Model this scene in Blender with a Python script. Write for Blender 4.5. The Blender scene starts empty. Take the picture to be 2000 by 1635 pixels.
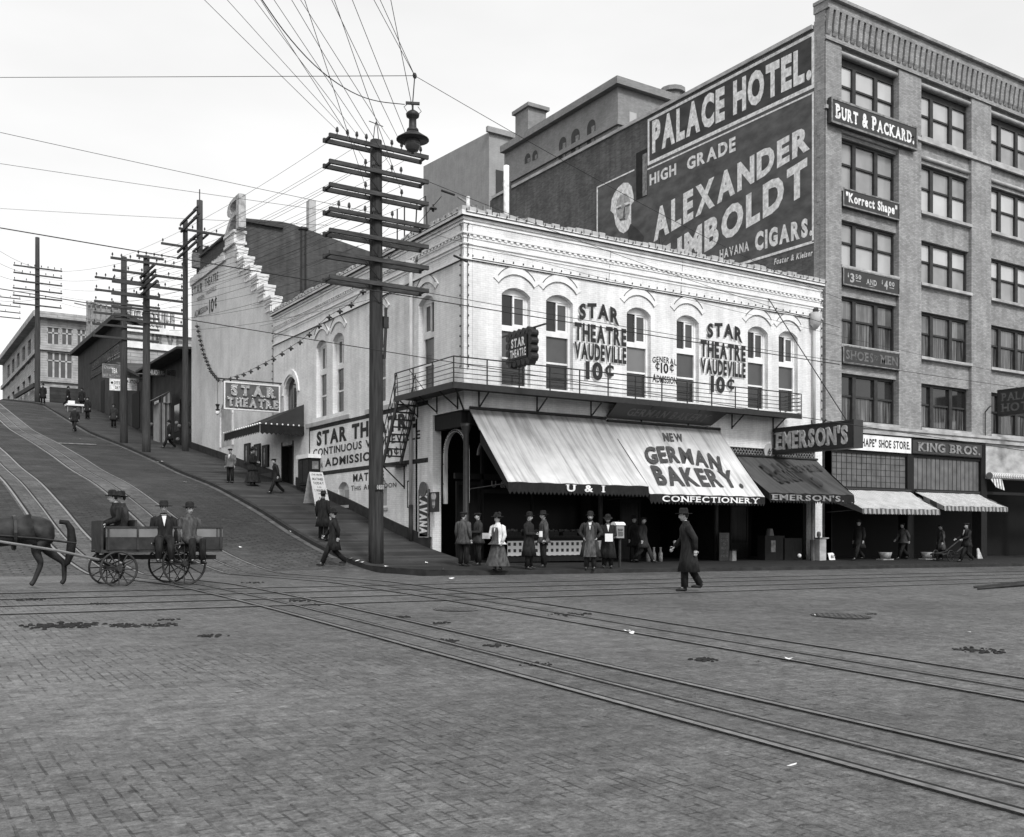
import bpy, bmesh, math, random
from mathutils import Vector, Matrix
random.seed(7)
R = math.radians
SC = bpy.context.scene
COL = SC.collection

# ---------------------------------------------------------------- camera, sky, sun, exposure
F_PX, CX, HY = 1942.0, 992.0, 1038.0            # measured focal length, principal column and horizon row (2000 px frame)
YAW = math.atan2(3018.0, 1942.0)
DV = Vector((math.cos(YAW), math.sin(YAW)))      # level view direction
RV = Vector((math.sin(YAW), -math.cos(YAW)))
CAM = Vector((-17.2823, -29.6669, 1.2))
cd = bpy.data.cameras.new('camera')
cam = bpy.data.objects.new('camera', cd)
COL.objects.link(cam)
cam.location = CAM
cam.rotation_euler = (R(90), 0, YAW - R(90))
cd.sensor_width = 36.0
cd.lens = 36.0 * F_PX / 2000.0
cd.shift_x = 8.0 / 2000.0
cd.shift_y = (HY - 817.5) / 2000.0
cd.clip_start = 0.1
cd.clip_end = 3000
SC.camera = cam

SUN_EL, SUN_AZ = R(44), R(-100)                   # azimuth measured from +X towards +Y
sun_dir = Vector((math.cos(SUN_EL) * math.cos(SUN_AZ), math.cos(SUN_EL) * math.sin(SUN_AZ), math.sin(SUN_EL)))
W = bpy.data.worlds.new('World')
SC.world = W
W.use_nodes = True
wn, wl = W.node_tree.nodes, W.node_tree.links
wn.clear()
sky = wn.new('ShaderNodeTexSky')
sky.sky_type = 'NISHITA'
sky.sun_disc = False
sky.sun_elevation = SUN_EL
sky.sun_rotation = math.atan2(sun_dir.x, sun_dir.y)
sky.air_density = 1.0
sky.dust_density = 3.0
sky.ozone_density = 1.0
bw = wn.new('ShaderNodeRGBToBW')                 # the photograph is monochrome
bg = wn.new('ShaderNodeBackground')
bg.inputs['Strength'].default_value = 0.15
wo = wn.new('ShaderNodeOutputWorld')
wl.new(sky.outputs[0], bw.inputs[0])
veil = wn.new('ShaderNodeMath')                  # even overcast veil over the clear-sky gradient
veil.operation = 'MULTIPLY_ADD'
wl.new(bw.outputs[0], veil.inputs[0])
veil.inputs[1].default_value = 0.45
tc = wn.new('ShaderNodeTexCoord')
cm = wn.new('ShaderNodeMapping'); cm.inputs['Scale'].default_value = (1.0, 1.0, 3.0)
cn = wn.new('ShaderNodeTexNoise'); cn.inputs['Scale'].default_value = 1.6; cn.inputs['Detail'].default_value = 5
cr = wn.new('ShaderNodeMapRange'); cr.inputs[1].default_value = .3; cr.inputs[2].default_value = .7; cr.inputs[3].default_value = 4.6; cr.inputs[4].default_value = 6.0
wl.new(tc.outputs['Generated'], cm.inputs[0]); wl.new(cm.outputs[0], cn.inputs['Vector']); wl.new(cn.outputs[0], cr.inputs[0]); wl.new(cr.outputs[0], veil.inputs[2])
wl.new(veil.outputs[0], bg.inputs[0])
wl.new(bg.outputs[0], wo.inputs[0])
sl = bpy.data.lights.new('sun', 'SUN')
sl.energy = 2.4
sl.angle = R(10)
sl.color = (1, 1, 1)
so = bpy.data.objects.new('sun', sl)
COL.objects.link(so)
so.rotation_euler = sun_dir.to_track_quat('Z', 'Y').to_euler()
so.location = (0, -40, 60)
vs = SC.view_settings
vs.view_transform = 'Standard'
vs.look = 'None'
vs.gamma = 1.0
vs.use_curve_mapping = False
vs.exposure = 0.0
SC.cycles.max_bounces = 6
SC.cycles.diffuse_bounces = 3
SC.cycles.caustics_reflective = False
SC.cycles.caustics_refractive = False

# ---------------------------------------------------------------- pixel to place helpers (used to read real positions off the measured frame)
def ray(px):
    return DV + RV * ((px - CX) / F_PX)
def onX(px, py, X):
    v = ray(px); D = (X - CAM.x) / v.x
    return Vector((X, CAM.y + D * v.y, CAM.z + (HY - py) / F_PX * D))
def onY(px, py, Y):
    v = ray(px); D = (Y - CAM.y) / v.y
    return Vector((CAM.x + D * v.x, Y, CAM.z + (HY - py) / F_PX * D))
def atD(px, py, D):
    v = ray(px)
    return Vector((CAM.x + D * v.x, CAM.y + D * v.y, CAM.z + (HY - py) / F_PX * D))

# ---------------------------------------------------------------- materials
M = {}
def _nt(name):
    m = bpy.data.materials.new(name); m.use_nodes = True
    M[name] = m
    nt = m.node_tree; nt.nodes.clear()
    out = nt.nodes.new('ShaderNodeOutputMaterial'); b = nt.nodes.new('ShaderNodeBsdfPrincipled')
    nt.links.new(b.outputs[0], out.inputs[0])
    return m, nt, b
def N(nt, t, **kw):
    n = nt.nodes.new(t)
    for k, v in kw.items(): setattr(n, k, v)
    return n
def vin(nt, node, key, src):
    if isinstance(src, (int, float)): node.inputs[key].default_value = src
    elif isinstance(src, tuple): node.inputs[key].default_value = src
    else: nt.links.new(src, node.inputs[key])
def math_(nt, op, a, b=0.0, c=0.0):
    n = N(nt, 'ShaderNodeMath', operation=op)
    vin(nt, n, 0, a); vin(nt, n, 1, b)
    if op in ('MULTIPLY_ADD',): vin(nt, n, 2, c)
    return n.outputs[0]
def pos(nt):
    return N(nt, 'ShaderNodeNewGeometry').outputs['Position']
def sep(nt, v):
    s = N(nt, 'ShaderNodeSeparateXYZ'); nt.links.new(v, s.inputs[0]); return s.outputs
def comb(nt, x, y, z=0.0):
    c = N(nt, 'ShaderNodeCombineXYZ')
    vin(nt, c, 0, x); vin(nt, c, 1, y); vin(nt, c, 2, z); return c.outputs[0]
def noise(nt, vec, scale, detail=4.0, rough=0.55):
    n = N(nt, 'ShaderNodeTexNoise')
    nt.links.new(vec, n.inputs['Vector'])
    n.inputs['Scale'].default_value = scale; n.inputs['Detail'].default_value = detail; n.inputs['Roughness'].default_value = rough
    return n.outputs[0]
def ramp(nt, fac, lo, hi, a=0.3, b=0.7):
    n = N(nt, 'ShaderNodeMapRange')
    vin(nt, n, 0, fac); n.inputs[1].default_value = a; n.inputs[2].default_value = b
    n.inputs[3].default_value = lo; n.inputs[4].default_value = hi
    return n.outputs[0]
def scaled(nt, v, sx, sy, sz):
    n = N(nt, 'ShaderNodeVectorMath', operation='MULTIPLY'); nt.links.new(v, n.inputs[0]); n.inputs[1].default_value = (sx, sy, sz)
    return n.outputs[0]
def bump(nt, b, h, strength=0.4, dist=0.02):
    n = N(nt, 'ShaderNodeBump'); n.inputs['Strength'].default_value = strength; n.inputs['Distance'].default_value = dist
    nt.links.new(h, n.inputs['Height']); nt.links.new(n.outputs[0], b.inputs['Normal'])
def fin(b, rough, spec=0.3, metal=0.0):
    b.inputs['Roughness'].default_value = rough; b.inputs['Specular IOR Level'].default_value = spec; b.inputs['Metallic'].default_value = metal

def m_plain(name, base, var=0.12, scale=3.0, rough=0.8, stretch=(1, 1, 1), bmp=0.0, spec=0.3):
    m, nt, b = _nt(name)
    p = scaled(nt, pos(nt), *stretch)
    n = noise(nt, p, scale)
    nt.links.new(ramp(nt, n, base * (1 - var * 1.6), base * (1 + var * 1.6)), b.inputs['Base Color'])
    if bmp: bump(nt, b, n, bmp)
    fin(b, rough, spec)
    return m
def m_brick(name, c1, c2, mortar, bw_=0.22, rh=0.075, ms=0.007, dirt=0.2, streak=0.15, rough=0.9, bmp=0.5, tint=0.0):
    m, nt, b = _nt(name)
    P = pos(nt); s = sep(nt, P)
    u = math_(nt, 'ADD', s[0], s[1])
    v = comb(nt, u, s[2], 0.0)
    t = N(nt, 'ShaderNodeTexBrick')
    nt.links.new(v, t.inputs['Vector'])
    t.inputs['Color1'].default_value = (c1, c1, c1, 1); t.inputs['Color2'].default_value = (c2, c2, c2, 1); t.inputs['Mortar'].default_value = (mortar, mortar, mortar, 1)
    t.inputs['Scale'].default_value = 1.0; t.inputs['Mortar Size'].default_value = ms; t.inputs['Mortar Smooth'].default_value = 0.3
    t.inputs['Brick Width'].default_value = bw_; t.inputs['Row Height'].default_value = rh; t.inputs['Bias'].default_value = 0.0
    bwn = N(nt, 'ShaderNodeRGBToBW'); nt.links.new(t.outputs[0], bwn.inputs[0])
    d = ramp(nt, noise(nt, P, 0.8, 6), 1 - dirt, 1 + dirt * 0.6)
    d3 = ramp(nt, noise(nt, scaled(nt, P, 4, 4, 10), 1.0, 3), 1 - dirt * 0.5, 1 + dirt * 0.4)
    st = ramp(nt, noise(nt, scaled(nt, comb(nt, u, 0.0, s[2]), 3.0, 1, 0.22), 1.0, 5), 1 - streak, 1.0, 0.3, 0.6)
    c = math_(nt, 'MULTIPLY', math_(nt, 'MULTIPLY', bwn.outputs[0], d), math_(nt, 'MULTIPLY', st, d3))
    nt.links.new(c, b.inputs['Base Color'])
    h = math_(nt, 'SUBTRACT', math_(nt, 'MULTIPLY', noise(nt, P, 25, 3), 0.4), t.outputs[1])
    bump(nt, b, h, bmp, 0.012)
    fin(b, rough, 0.25)
    return m
def m_cobble(name, c1, c2, mortar, bw_, rh, ms, swap=True, dirt=0.35, rough=0.6, bmp=0.9, brk=(.42, .60), ymix=None):
    m, nt, b = _nt(name)
    P = pos(nt); s = sep(nt, P)
    wx = math_(nt, 'MULTIPLY_ADD', noise(nt, P, 1.3, 2), 0.03, s[1] if swap else s[0])
    wy = math_(nt, 'MULTIPLY_ADD', noise(nt, P, 2.1, 2), 0.035, s[0] if swap else s[1])
    t = N(nt, 'ShaderNodeTexBrick')
    nt.links.new(comb(nt, wx, wy, 0.0), t.inputs['Vector'])
    t.inputs['Color1'].default_value = (c1, c1, c1, 1); t.inputs['Color2'].default_value = (c2, c2, c2, 1); t.inputs['Mortar'].default_value = ((c1 + c2) / 2,) * 3 + (1,)
    t.inputs['Scale'].default_value = 1.0; t.inputs['Mortar Size'].default_value = ms; t.inputs['Mortar Smooth'].default_value = 0.15
    t.inputs['Brick Width'].default_value = bw_; t.inputs['Row Height'].default_value = rh
    bwn = N(nt, 'ShaderNodeRGBToBW'); nt.links.new(t.outputs[0], bwn.inputs[0])
    # dust fills most joints: only broken dashes and dimples of them stay open
    dash = ramp(nt, noise(nt, P, 4.5, 3, .6), 0.0, 1.0, *brk)
    zone = ramp(nt, noise(nt, P, 0.35, 3), 0.25, 1.0, .38, .58)
    J = math_(nt, 'MULTIPLY', math_(nt, 'MULTIPLY', t.outputs[1], dash), zone)
    big = ramp(nt, noise(nt, P, 0.16, 5), 1 - dirt * 1.1, 1 + dirt * .7)
    med = ramp(nt, noise(nt, scaled(nt, P, 2.2, 3.4, 2.2), 1.0, 6, .7), 1 - dirt, 1 + dirt * .8)
    fine = math_(nt, 'MULTIPLY', ramp(nt, noise(nt, P, 30, 4, .8), .5, 1.5), ramp(nt, noise(nt, scaled(nt, P, 7, 11, 7), 1.0, 3, .7), .62, 1.38))
    spots = ramp(nt, noise(nt, P, 8.0, 2, .6), .35, 1.0, .27, .36)
    c = math_(nt, 'MULTIPLY', math_(nt, 'MULTIPLY', bwn.outputs[0], big), math_(nt, 'MULTIPLY', math_(nt, 'MULTIPLY', med, fine), spots))
    c = math_(nt, 'MULTIPLY', c, math_(nt, 'SUBTRACT', 1.0, math_(nt, 'MULTIPLY', J, .75)))
    if ymix:                                       # pale grit washed down on the foot of the hill
        c = math_(nt, 'MULTIPLY', c, ramp(nt, math_(nt, 'MULTIPLY_ADD', noise(nt, P, .5, 4), 6.0, s[1]), ymix, 1.0, 1.5, 7.5))
    nt.links.new(c, b.inputs['Base Color'])
    h = math_(nt, 'SUBTRACT', math_(nt, 'ADD', math_(nt, 'MULTIPLY', noise(nt, P, 6, 4), .5), math_(nt, 'MULTIPLY', noise(nt, P, 30, 3), .35)), math_(nt, 'MULTIPLY', J, 1.0))
    bump(nt, b, h, bmp, 0.05)
    r_ = ramp(nt, noise(nt, P, .8, 5), rough - .16, rough + .25)
    fin(b, rough, 0.4)
    nt.links.new(r_, b.inputs['Roughness'])
    return m
def m_planks(name, base, along='x', w=0.2, rough=0.85, con=.18):
    m, nt, b = _nt(name)
    P = pos(nt); s = sep(nt, P)
    a, c_ = (s[0], s[1]) if along == 'x' else (s[1], s[0])
    if along == 'z': a, c_ = s[2], math_(nt, 'ADD', s[0], s[1])
    if along == 'h': a, c_ = math_(nt, 'ADD', s[0], s[1]), s[2]
    t = N(nt, 'ShaderNodeTexBrick')
    nt.links.new(comb(nt, a, c_, 0.0), t.inputs['Vector'])
    for k, q in (('Color1', base * (1 + con)), ('Color2', base * (1 - con)), ('Mortar', base * 0.25)): t.inputs[k].default_value = (q, q, q, 1)
    t.inputs['Scale'].default_value = 1.0; t.inputs['Mortar Size'].default_value = 0.014
    t.inputs['Brick Width'].default_value = 4.2; t.inputs['Row Height'].default_value = w
    bwn = N(nt, 'ShaderNodeRGBToBW'); nt.links.new(t.outputs[0], bwn.inputs[0])
    d = ramp(nt, noise(nt, P, 1.2, 5), 0.7, 1.3)
    g = ramp(nt, noise(nt, comb(nt, math_(nt, 'MULTIPLY', a, 1.5), math_(nt, 'MULTIPLY', c_, 30.0), 0.0), 1.0, 4), 0.8, 1.2)
    nt.links.new(math_(nt, 'MULTIPLY', bwn.outputs[0], math_(nt, 'MULTIPLY', d, g)), b.inputs['Base Color'])
    bump(nt, b, math_(nt, 'SUBTRACT', 1.0, t.outputs[1]), 0.5, 0.01)
    fin(b, rough, 0.3)
    return m
def m_canvas(name, base, stain=0.35, ax=0, rough=0.9, top=None):
    m, nt, b = _nt(name)
    P = pos(nt); s = sep(nt, P)
    k = s[ax]
    st = ramp(nt, noise(nt, comb(nt, math_(nt, 'MULTIPLY', k, 5.0), math_(nt, 'MULTIPLY', s[2], 0.5), 0.0), 1.0, 5), 1 - stain, 1.0, 0.32, 0.55)
    cl = ramp(nt, noise(nt, P, 1.1, 5), 1 - stain * 0.6, 1.05)
    c = math_(nt, 'MULTIPLY', base, math_(nt, 'MULTIPLY', st, cl))
    seam = math_(nt, 'LESS_THAN', math_(nt, 'FRACT', math_(nt, 'DIVIDE', math_(nt, 'MULTIPLY_ADD', noise(nt, P, .8, 1), .05, k), 0.78)), 0.022)
    c = math_(nt, 'MULTIPLY', c, math_(nt, 'MULTIPLY_ADD', seam, -.22, 1.0))
    if top:                                        # canvas darkens towards the upper edge
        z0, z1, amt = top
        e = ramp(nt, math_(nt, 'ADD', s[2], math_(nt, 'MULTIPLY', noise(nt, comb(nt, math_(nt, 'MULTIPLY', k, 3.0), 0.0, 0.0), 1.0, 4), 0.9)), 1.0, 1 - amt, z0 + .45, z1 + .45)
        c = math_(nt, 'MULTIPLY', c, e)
    nt.links.new(c, b.inputs['Base Color'])
    bump(nt, b, noise(nt, scaled(nt, P, 2, 2, 1), 1.5, 3), 0.25, 0.08)
    fin(b, rough, 0.2)
    return m
def m_stripes(name, c1, c2, ax=0, period=0.22, rough=0.9):
    m, nt, b = _nt(name)
    P = pos(nt); s = sep(nt, P)
    w = math_(nt, 'GREATER_THAN', math_(nt, 'FRACT', math_(nt, 'DIVIDE', s[ax], period)), 0.5)
    d = ramp(nt, noise(nt, P, 2.0, 4), 0.8, 1.1)
    nt.links.new(math_(nt, 'MULTIPLY', math_(nt, 'MULTIPLY_ADD', w, c2 - c1, c1), d), b.inputs['Base Color'])
    fin(b, rough, 0.2)
    return m
def m_check(name, c1, c2, sz=0.16):
    m, nt, b = _nt(name)
    s = sep(nt, pos(nt))
    a = math_(nt, 'GREATER_THAN', math_(nt, 'FRACT', math_(nt, 'DIVIDE', s[0], sz * 2)), 0.5)
    e = math_(nt, 'GREATER_THAN', math_(nt, 'FRACT', math_(nt, 'DIVIDE', s[2], sz * 2)), 0.5)
    w = math_(nt, 'MAXIMUM', a, e)
    nt.links.new(math_(nt, 'MULTIPLY_ADD', w, c2 - c1, c1), b.inputs['Base Color'])
    fin(b, 0.7)
    return m
def m_glass(name, base, rough=0.08, spec=0.6, var=0.3, curtain=0.0):
    m, nt, b = _nt(name)
    P = pos(nt); s = sep(nt, P)
    c = ramp(nt, noise(nt, P, 0.7, 3), base * (1 - var), base * (1 + var))
    if curtain:
        f = ramp(nt, noise(nt, comb(nt, math_(nt, 'MULTIPLY', s[0], 9.0), math_(nt, 'MULTIPLY', s[2], 0.4), 0.0), 1.0, 3), 0.0, curtain, 0.45, 0.7)
        c = math_(nt, 'ADD', c, f)
    nt.links.new(c, b.inputs['Base Color'])
    bump(nt, b, noise(nt, P, 0.9, 1), 0.03, 0.05)
    fin(b, rough, spec)
    return m

m_brick('painted_brick', .86, .81, .70, dirt=.16, streak=.18, bmp=.4)
m_brick('painted_brick_theatre', .76, .72, .64, dirt=.14, streak=.1, bmp=.35)
m_brick('tan_brick', .40, .28, .23, dirt=.22, streak=.2)
m_brick('red_brick', .155, .10, .135, dirt=.28, streak=.3)
m_brick('dark_brick', .10, .075, .09, dirt=.25, streak=.25)
m_brick('hazy_render', .34, .31, .33, bw_=.3, rh=.1, dirt=.12, streak=.1)  # paler base: distance haze put into the wall colour
m_brick('hazy_brick', .29, .24, .26, bw_=.3, rh=.1, dirt=.15, streak=.1)  # haze of the far block is mixed into this brick colour
m_plain('white_trim', .78, .1, 2.0, .7)
m_plain('grey_trim', .42, .12, 2.0, .7)
m_plain('stone_band', .40, .2, 1.5, .85, (1, 1, 2), .2)
m_plain('dark_line', .05, .1, 3.0, .8)
m_plain('black_paint', .018, .15, 3.0, .6)
m_plain('painted_black', .03, .35, 6.0, .85)
m_plain('painted_white', .74, .2, 5.0, .85)
m_plain('painted_pale', .40, .25, 5.0, .85)
m_plain('faded_paint', .13, .3, 5.0, .85)
m_plain('dim_paint', .22, .3, 5.0, .85)
m_plain('shadow_paint', .36, .3, 5.0, .85)
m_plain('ad_dark', .06, .22, 1.2, .85, (1, 1, 2))
m_plain('ad_mid', .10, .22, 1.2, .85, (1, 1, 2))
m_plain('iron', .02, .2, 6.0, .55, spec=.4)
m_plain('iron_grey', .10, .2, 6.0, .5, spec=.4)
m_plain('steel_rail', .16, .25, 2.0, .32, (4, 4, 4), 0.0, .7)
m_plain('groove', .012, .2, 3.0, .9)
m_plain('pole_wood', .034, .35, 2.2, .9, (9, 9, .5), .5)
m_plain('pole_wood_far', .05, .25, 2.2, .9, (9, 9, .5), .3)
m_plain('arm_wood', .055, .3, 3.0, .9, (1, 6, 6), .3)
m_plain('porcelain', .05, .1, 3.0, .4)
m_plain('wire', .03, .05, 1.0, .7)
m_plain('bulb_glass', .09, .3, 30.0, .3)
m_plain('bulb_pale', .75, .1, 30.0, .3)
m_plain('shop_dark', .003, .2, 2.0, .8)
m_plain('shop_wood', .009, .3, 3.0, .7, (6, 6, 1))
m_plain('concrete_kerb', .09, .3, 2.5, .9, bmp=.2)
m_plain('kerb_wood', .025, .3, 2.5, .9)
m_planks('boardwalk', .044, 'x', .26, con=.42)
m_planks('pavement_planks', .030, 'x', .16)
m_plain('pavement_dark', .017, .25, 1.6, .85, bmp=.15)
m_cobble('cobbles', .128, .098, .085, .24, .105, .009, brk=(.45, .62), rough=.5)
m_cobble('hill_cobbles', .044, .030, .024, .5, .17, .03, swap=False, rough=.75, dirt=.4, brk=(.3, .5), ymix=2.7)
m_cobble('track_setts', .105, .07, .06, .3, .16, .02, swap=False, dirt=.5)
m_plain('earth', .07, .3, .3, .95)
m_plain('dung', .018, .4, 8.0, .95, bmp=.5)
m_plain('paper', .8, .05, 4.0, .9)
m_plain('paper_grey', .45, .2, 4.0, .9)
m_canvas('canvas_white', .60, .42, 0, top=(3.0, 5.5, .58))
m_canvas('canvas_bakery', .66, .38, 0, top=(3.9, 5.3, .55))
m_canvas('canvas_grey', .085, .4, 0)
m_canvas('canvas_dark', .045, .45, 1)
m_plain('valance_dark', .012, .2, 6.0, .9)
m_stripes('striped_canvas', .20, .72, 0, .16)
m_stripes('striped_grey', .10, .34, 0, .3)
m_stripes('striped_booth', .10, .30, 1, .22)
m_check('chequer', .03, .62, .115)
m_glass('window_dark', .02)
m_glass('window_black', .008)
m_glass('window_blind', .075, .2, .4, .2)
m_glass('window_lit', .42, .12, .6, .12)  # pale base colour paints the reflected sky into the pane
m_glass('window_curtain', .03, .08, .6, .3, .16)
m_glass('door_glass', .006, .3, .12, .3, .01)
m_glass('shop_glass', .004, .3, .10)
m_glass('window_sky_tone_b', .52, .12, .6, .10)  # brighter variant of the sky reflection held in the colour
m_glass('window_sky_tone_c', .30, .12, .6, .2)  # dimmer variant, reflected sky again in the base colour
m_glass('window_blind_b', .16, .2, .4, .2)
m_glass('window_reflect', .10, .06, .8, .5, .1)
m_plain('window_dark_frame', .035, .2, 4.0, .6)
m_plain('window_black_recess', .02, .2, 4.0, .9)
m_plain('skin', .42, .1, 20.0, .6)
m_plain('hair_dark', .02, .3, 40.0, .6)
m_plain('hair_grey', .3, .3, 40.0, .6)
m_plain('cloth_black', .013, .5, 5.0, .9, (3, 3, 1), .6)
m_plain('cloth_dark', .028, .4, 5.0, .9, (3, 3, 1), .6)
m_plain('cloth_grey', .06, .4, 5.0, .9, (3, 3, 1), .6)
m_plain('cloth_mid', .11, .3, 9.0, .9, bmp=.3)
m_plain('cloth_white', .62, .12, 9.0, .9, bmp=.3)
m_plain('leather', .02, .3, 9.0, .45)
m_plain('horse_coat', .022, .4, 5.0, .6)
m_plain('mane', .01, .3, 20.0, .8)
m_planks('wagon_side', .16, 'x', .14)
m_plain('wagon_dark', .03, .3, 5.0, .7)
m_plain('slat_wall', .30, .2, 1.0, .9)
m_planks('clapboard', .36, 'h', .3, con=.08)
m_planks('clapboard_dark', .042, 'z', .35)  # dark boards, base colour lifted to suggest haze up the hill
m_planks('fence_dark', .03, 'h', .4)
m_plain('enamel_dark', .022, .15, 2.0, .4, spec=.5)
m_plain('enamel_grey', .12, .2, 2.0, .5)
m_plain('tar_roof', .06, .2, 1.0, .95)
m_plain('box_grey', .26, .25, 4.0, .6)

# ---------------------------------------------------------------- object helpers
FRAME = {}
def link(o):
    COL.objects.link(o); return o
def tag(o, label=None, cat=None, group=None, kind=None):
    if label: o['label'] = label
    if cat: o['category'] = cat
    if group: o['group'] = group
    if kind: o['kind'] = kind
    return o
def thing(name, label, cat, loc=(0, 0, 0), group=None):
    o = bpy.data.objects.new(name, None); link(o)
    o.location = loc; o.empty_display_size = .2
    FRAME[o.name] = Vector(loc)
    return tag(o, label, cat, group)

class MB:
    def __init__(s):
        s.v = []; s.f = []; s.mi = []; s.m = 0; s.sm = False
    def add(s, vs, fs):
        k = len(s.v); s.v.extend([tuple(q) for q in vs]); s.f.extend([tuple(k + i for i in f) for f in fs]); s.mi.extend([s.m] * len(fs)); return s
    def box(s, x0, x1, y0, y1, z0, z1):
        x0, x1 = sorted((x0, x1)); y0, y1 = sorted((y0, y1)); z0, z1 = sorted((z0, z1))
        v = [(x0, y0, z0), (x1, y0, z0), (x1, y1, z0), (x0, y1, z0), (x0, y0, z1), (x1, y0, z1), (x1, y1, z1), (x0, y1, z1)]
        return s.add(v, [(0, 3, 2, 1), (4, 5, 6, 7), (0, 1, 5, 4), (1, 2, 6, 5), (2, 3, 7, 6), (3, 0, 4, 7)])
    def bar(s, a, b, w, h=None, up=(0, 0, 1)):
        a, b = Vector(a), Vector(b); h = h or w
        d = (b - a).normalized(); u = Vector(up)
        if abs(d.dot(u)) > .98: u = Vector((1, 0, 0))
        x = d.cross(u).normalized() * (w / 2); y = d.cross(x).normalized() * (h / 2)
        v = [a - x - y, a + x - y, a + x + y, a - x + y, b - x - y, b + x - y, b + x + y, b - x + y]
        return s.add(v, [(0, 3, 2, 1), (4, 5, 6, 7), (0, 1, 5, 4), (1, 2, 6, 5), (2, 3, 7, 6), (3, 0, 4, 7)])
    def quad(s, a, b, c, d):
        return s.add([a, b, c, d], [(0, 1, 2, 3)])
    def tube(s, pts, r, n=6, cap=True):
        pts = [Vector(p) for p in pts]; m = len(pts)
        rs = r if isinstance(r, (list, tuple)) else [r] * m
        vs_, fs = [], []
        prev = None
        for i, p in enumerate(pts):
            d = (pts[min(i + 1, m - 1)] - pts[max(i - 1, 0)])
            d = d.normalized() if d.length > 1e-9 else Vector((0, 0, 1))
            if prev is None:
                u = Vector((0, 0, 1)) if abs(d.z) < .9 else Vector((1, 0, 0))
                x = d.cross(u).normalized()
            else:
                x = (prev - d * prev.dot(d))
                x = x.normalized() if x.length > 1e-6 else d.orthogonal().normalized()
            prev = x; y = d.cross(x)
            rr = rs[i]; rx, ry = rr if isinstance(rr, tuple) else (rr, rr)
            for k in range(n):
                t = 2 * math.pi * k / n
                vs_.append(p + x * (math.cos(t) * rx) + y * (math.sin(t) * ry))
        for i in range(m - 1):
            for k in range(n):
                a = i * n + k; b = i * n + (k + 1) % n
                fs.append((a, b, b + n, a + n))
        if cap:
            fs.append(tuple(range(n - 1, -1, -1))); fs.append(tuple((m - 1) * n + k for k in range(n)))
        return s.add(vs_, fs)
    def lathe(s, prof, c=(0, 0, 0), n=16, axis='z'):
        c = Vector(c); vs_, fs = [], []
        for r, h in prof:
            for k in range(n):
                t = 2 * math.pi * k / n
                q = (r * math.cos(t), r * math.sin(t), h)
                if axis == 'y': q = (q[0], q[2], q[1])
                if axis == 'x': q = (q[2], q[0], q[1])
                vs_.append(c + Vector(q))
        m = len(prof)
        for i in range(m - 1):
            for k in range(n):
                a = i * n + k; b = i * n + (k + 1) % n
                fs.append((a, b, b + n, a + n))
        fs.append(tuple(range(n - 1, -1, -1))); fs.append(tuple((m - 1) * n + k for k in range(n)))
        return s.add(vs_, fs)
    def loft(s, rings, n=14, wob=0.0):
        # rings: (cx, cy, z, rx, ry)
        vs_, fs = [], []
        for i, (cx, cy, z, rx, ry) in enumerate(rings):
            for k in range(n):
                t = 2 * math.pi * k / n
                w = 1 + wob * math.sin(k * 2.4 * 1.7) * (i / max(1, len(rings) - 1))
                vs_.append((cx + rx * w * math.cos(t), cy + ry * w * math.sin(t), z))
        m = len(rings)
        for i in range(m - 1):
            for k in range(n):
                a = i * n + k; b = i * n + (k + 1) % n
                fs.append((a, b, b + n, a + n))
        fs.append(tuple(range(n - 1, -1, -1))); fs.append(tuple((m - 1) * n + k for k in range(n)))
        return s.add(vs_, fs)
    def prism(s, poly, ext):
        poly = [Vector(p) for p in poly]; e = Vector(ext); n = len(poly)
        v = poly + [p + e for p in poly]
        f = [tuple(range(n - 1, -1, -1)), tuple(range(n, 2 * n))]
        for i in range(n):
            j = (i + 1) % n; f.append((i, j, j + n, i + n))
        return s.add(v, f)
    def ball(s, c, r, n=8, m=6, sc=(1, 1, 1)):
        c = Vector(c); prof = []
        vs_, fs = [], []
        for i in range(m + 1):
            ph = math.pi * i / m
            for k in range(n):
                t = 2 * math.pi * k / n
                vs_.append(c + Vector((r * sc[0] * math.sin(ph) * math.cos(t), r * sc[1] * math.sin(ph) * math.sin(t), r * sc[2] * math.cos(ph))))
        for i in range(m):
            for k in range(n):
                a = i * n + k; b = i * n + (k + 1) % n
                fs.append((a, b, b + n, a + n))
        return s.add(vs_, fs)
    def build(s, name, mat, parent=None, smooth=False, label=None, kind=None, bevel=0.0, local=False, tri=False):
        off = Vector((0, 0, 0))
        if parent is not None:
            off = FRAME[parent.name]
        if local: off = Vector((0, 0, 0))
        me = bpy.data.meshes.new(name)
        me.from_pydata([(v[0] - off.x, v[1] - off.y, v[2] - off.z) for v in s.v], [], s.f)
        mats = mat if isinstance(mat, (list, tuple)) else [mat]
        for q in mats: me.materials.append(M[q] if isinstance(q, str) else q)
        if len(mats) > 1: me.polygons.foreach_set('material_index', s.mi)
        bm = bmesh.new(); bm.from_mesh(me)
        bmesh.ops.remove_doubles(bm, verts=bm.verts, dist=1e-5)
        bmesh.ops.recalc_face_normals(bm, faces=bm.faces)
        if bevel:
            bmesh.ops.bevel(bm, geom=[e for e in bm.edges], offset=bevel, segments=1, affect='EDGES')
        bm.to_mesh(me); bm.free()
        if smooth: me.polygons.foreach_set('use_smooth', [True] * len(me.polygons))
        me.update()
        o = bpy.data.objects.new(name, me); link(o)
        if parent is not None:
            o.parent = parent; FRAME[o.name] = FRAME[parent.name]
        else:
            FRAME[o.name] = Vector((0, 0, 0))
        if label: o['label'] = label
        if kind: o['kind'] = kind
        return o

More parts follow.
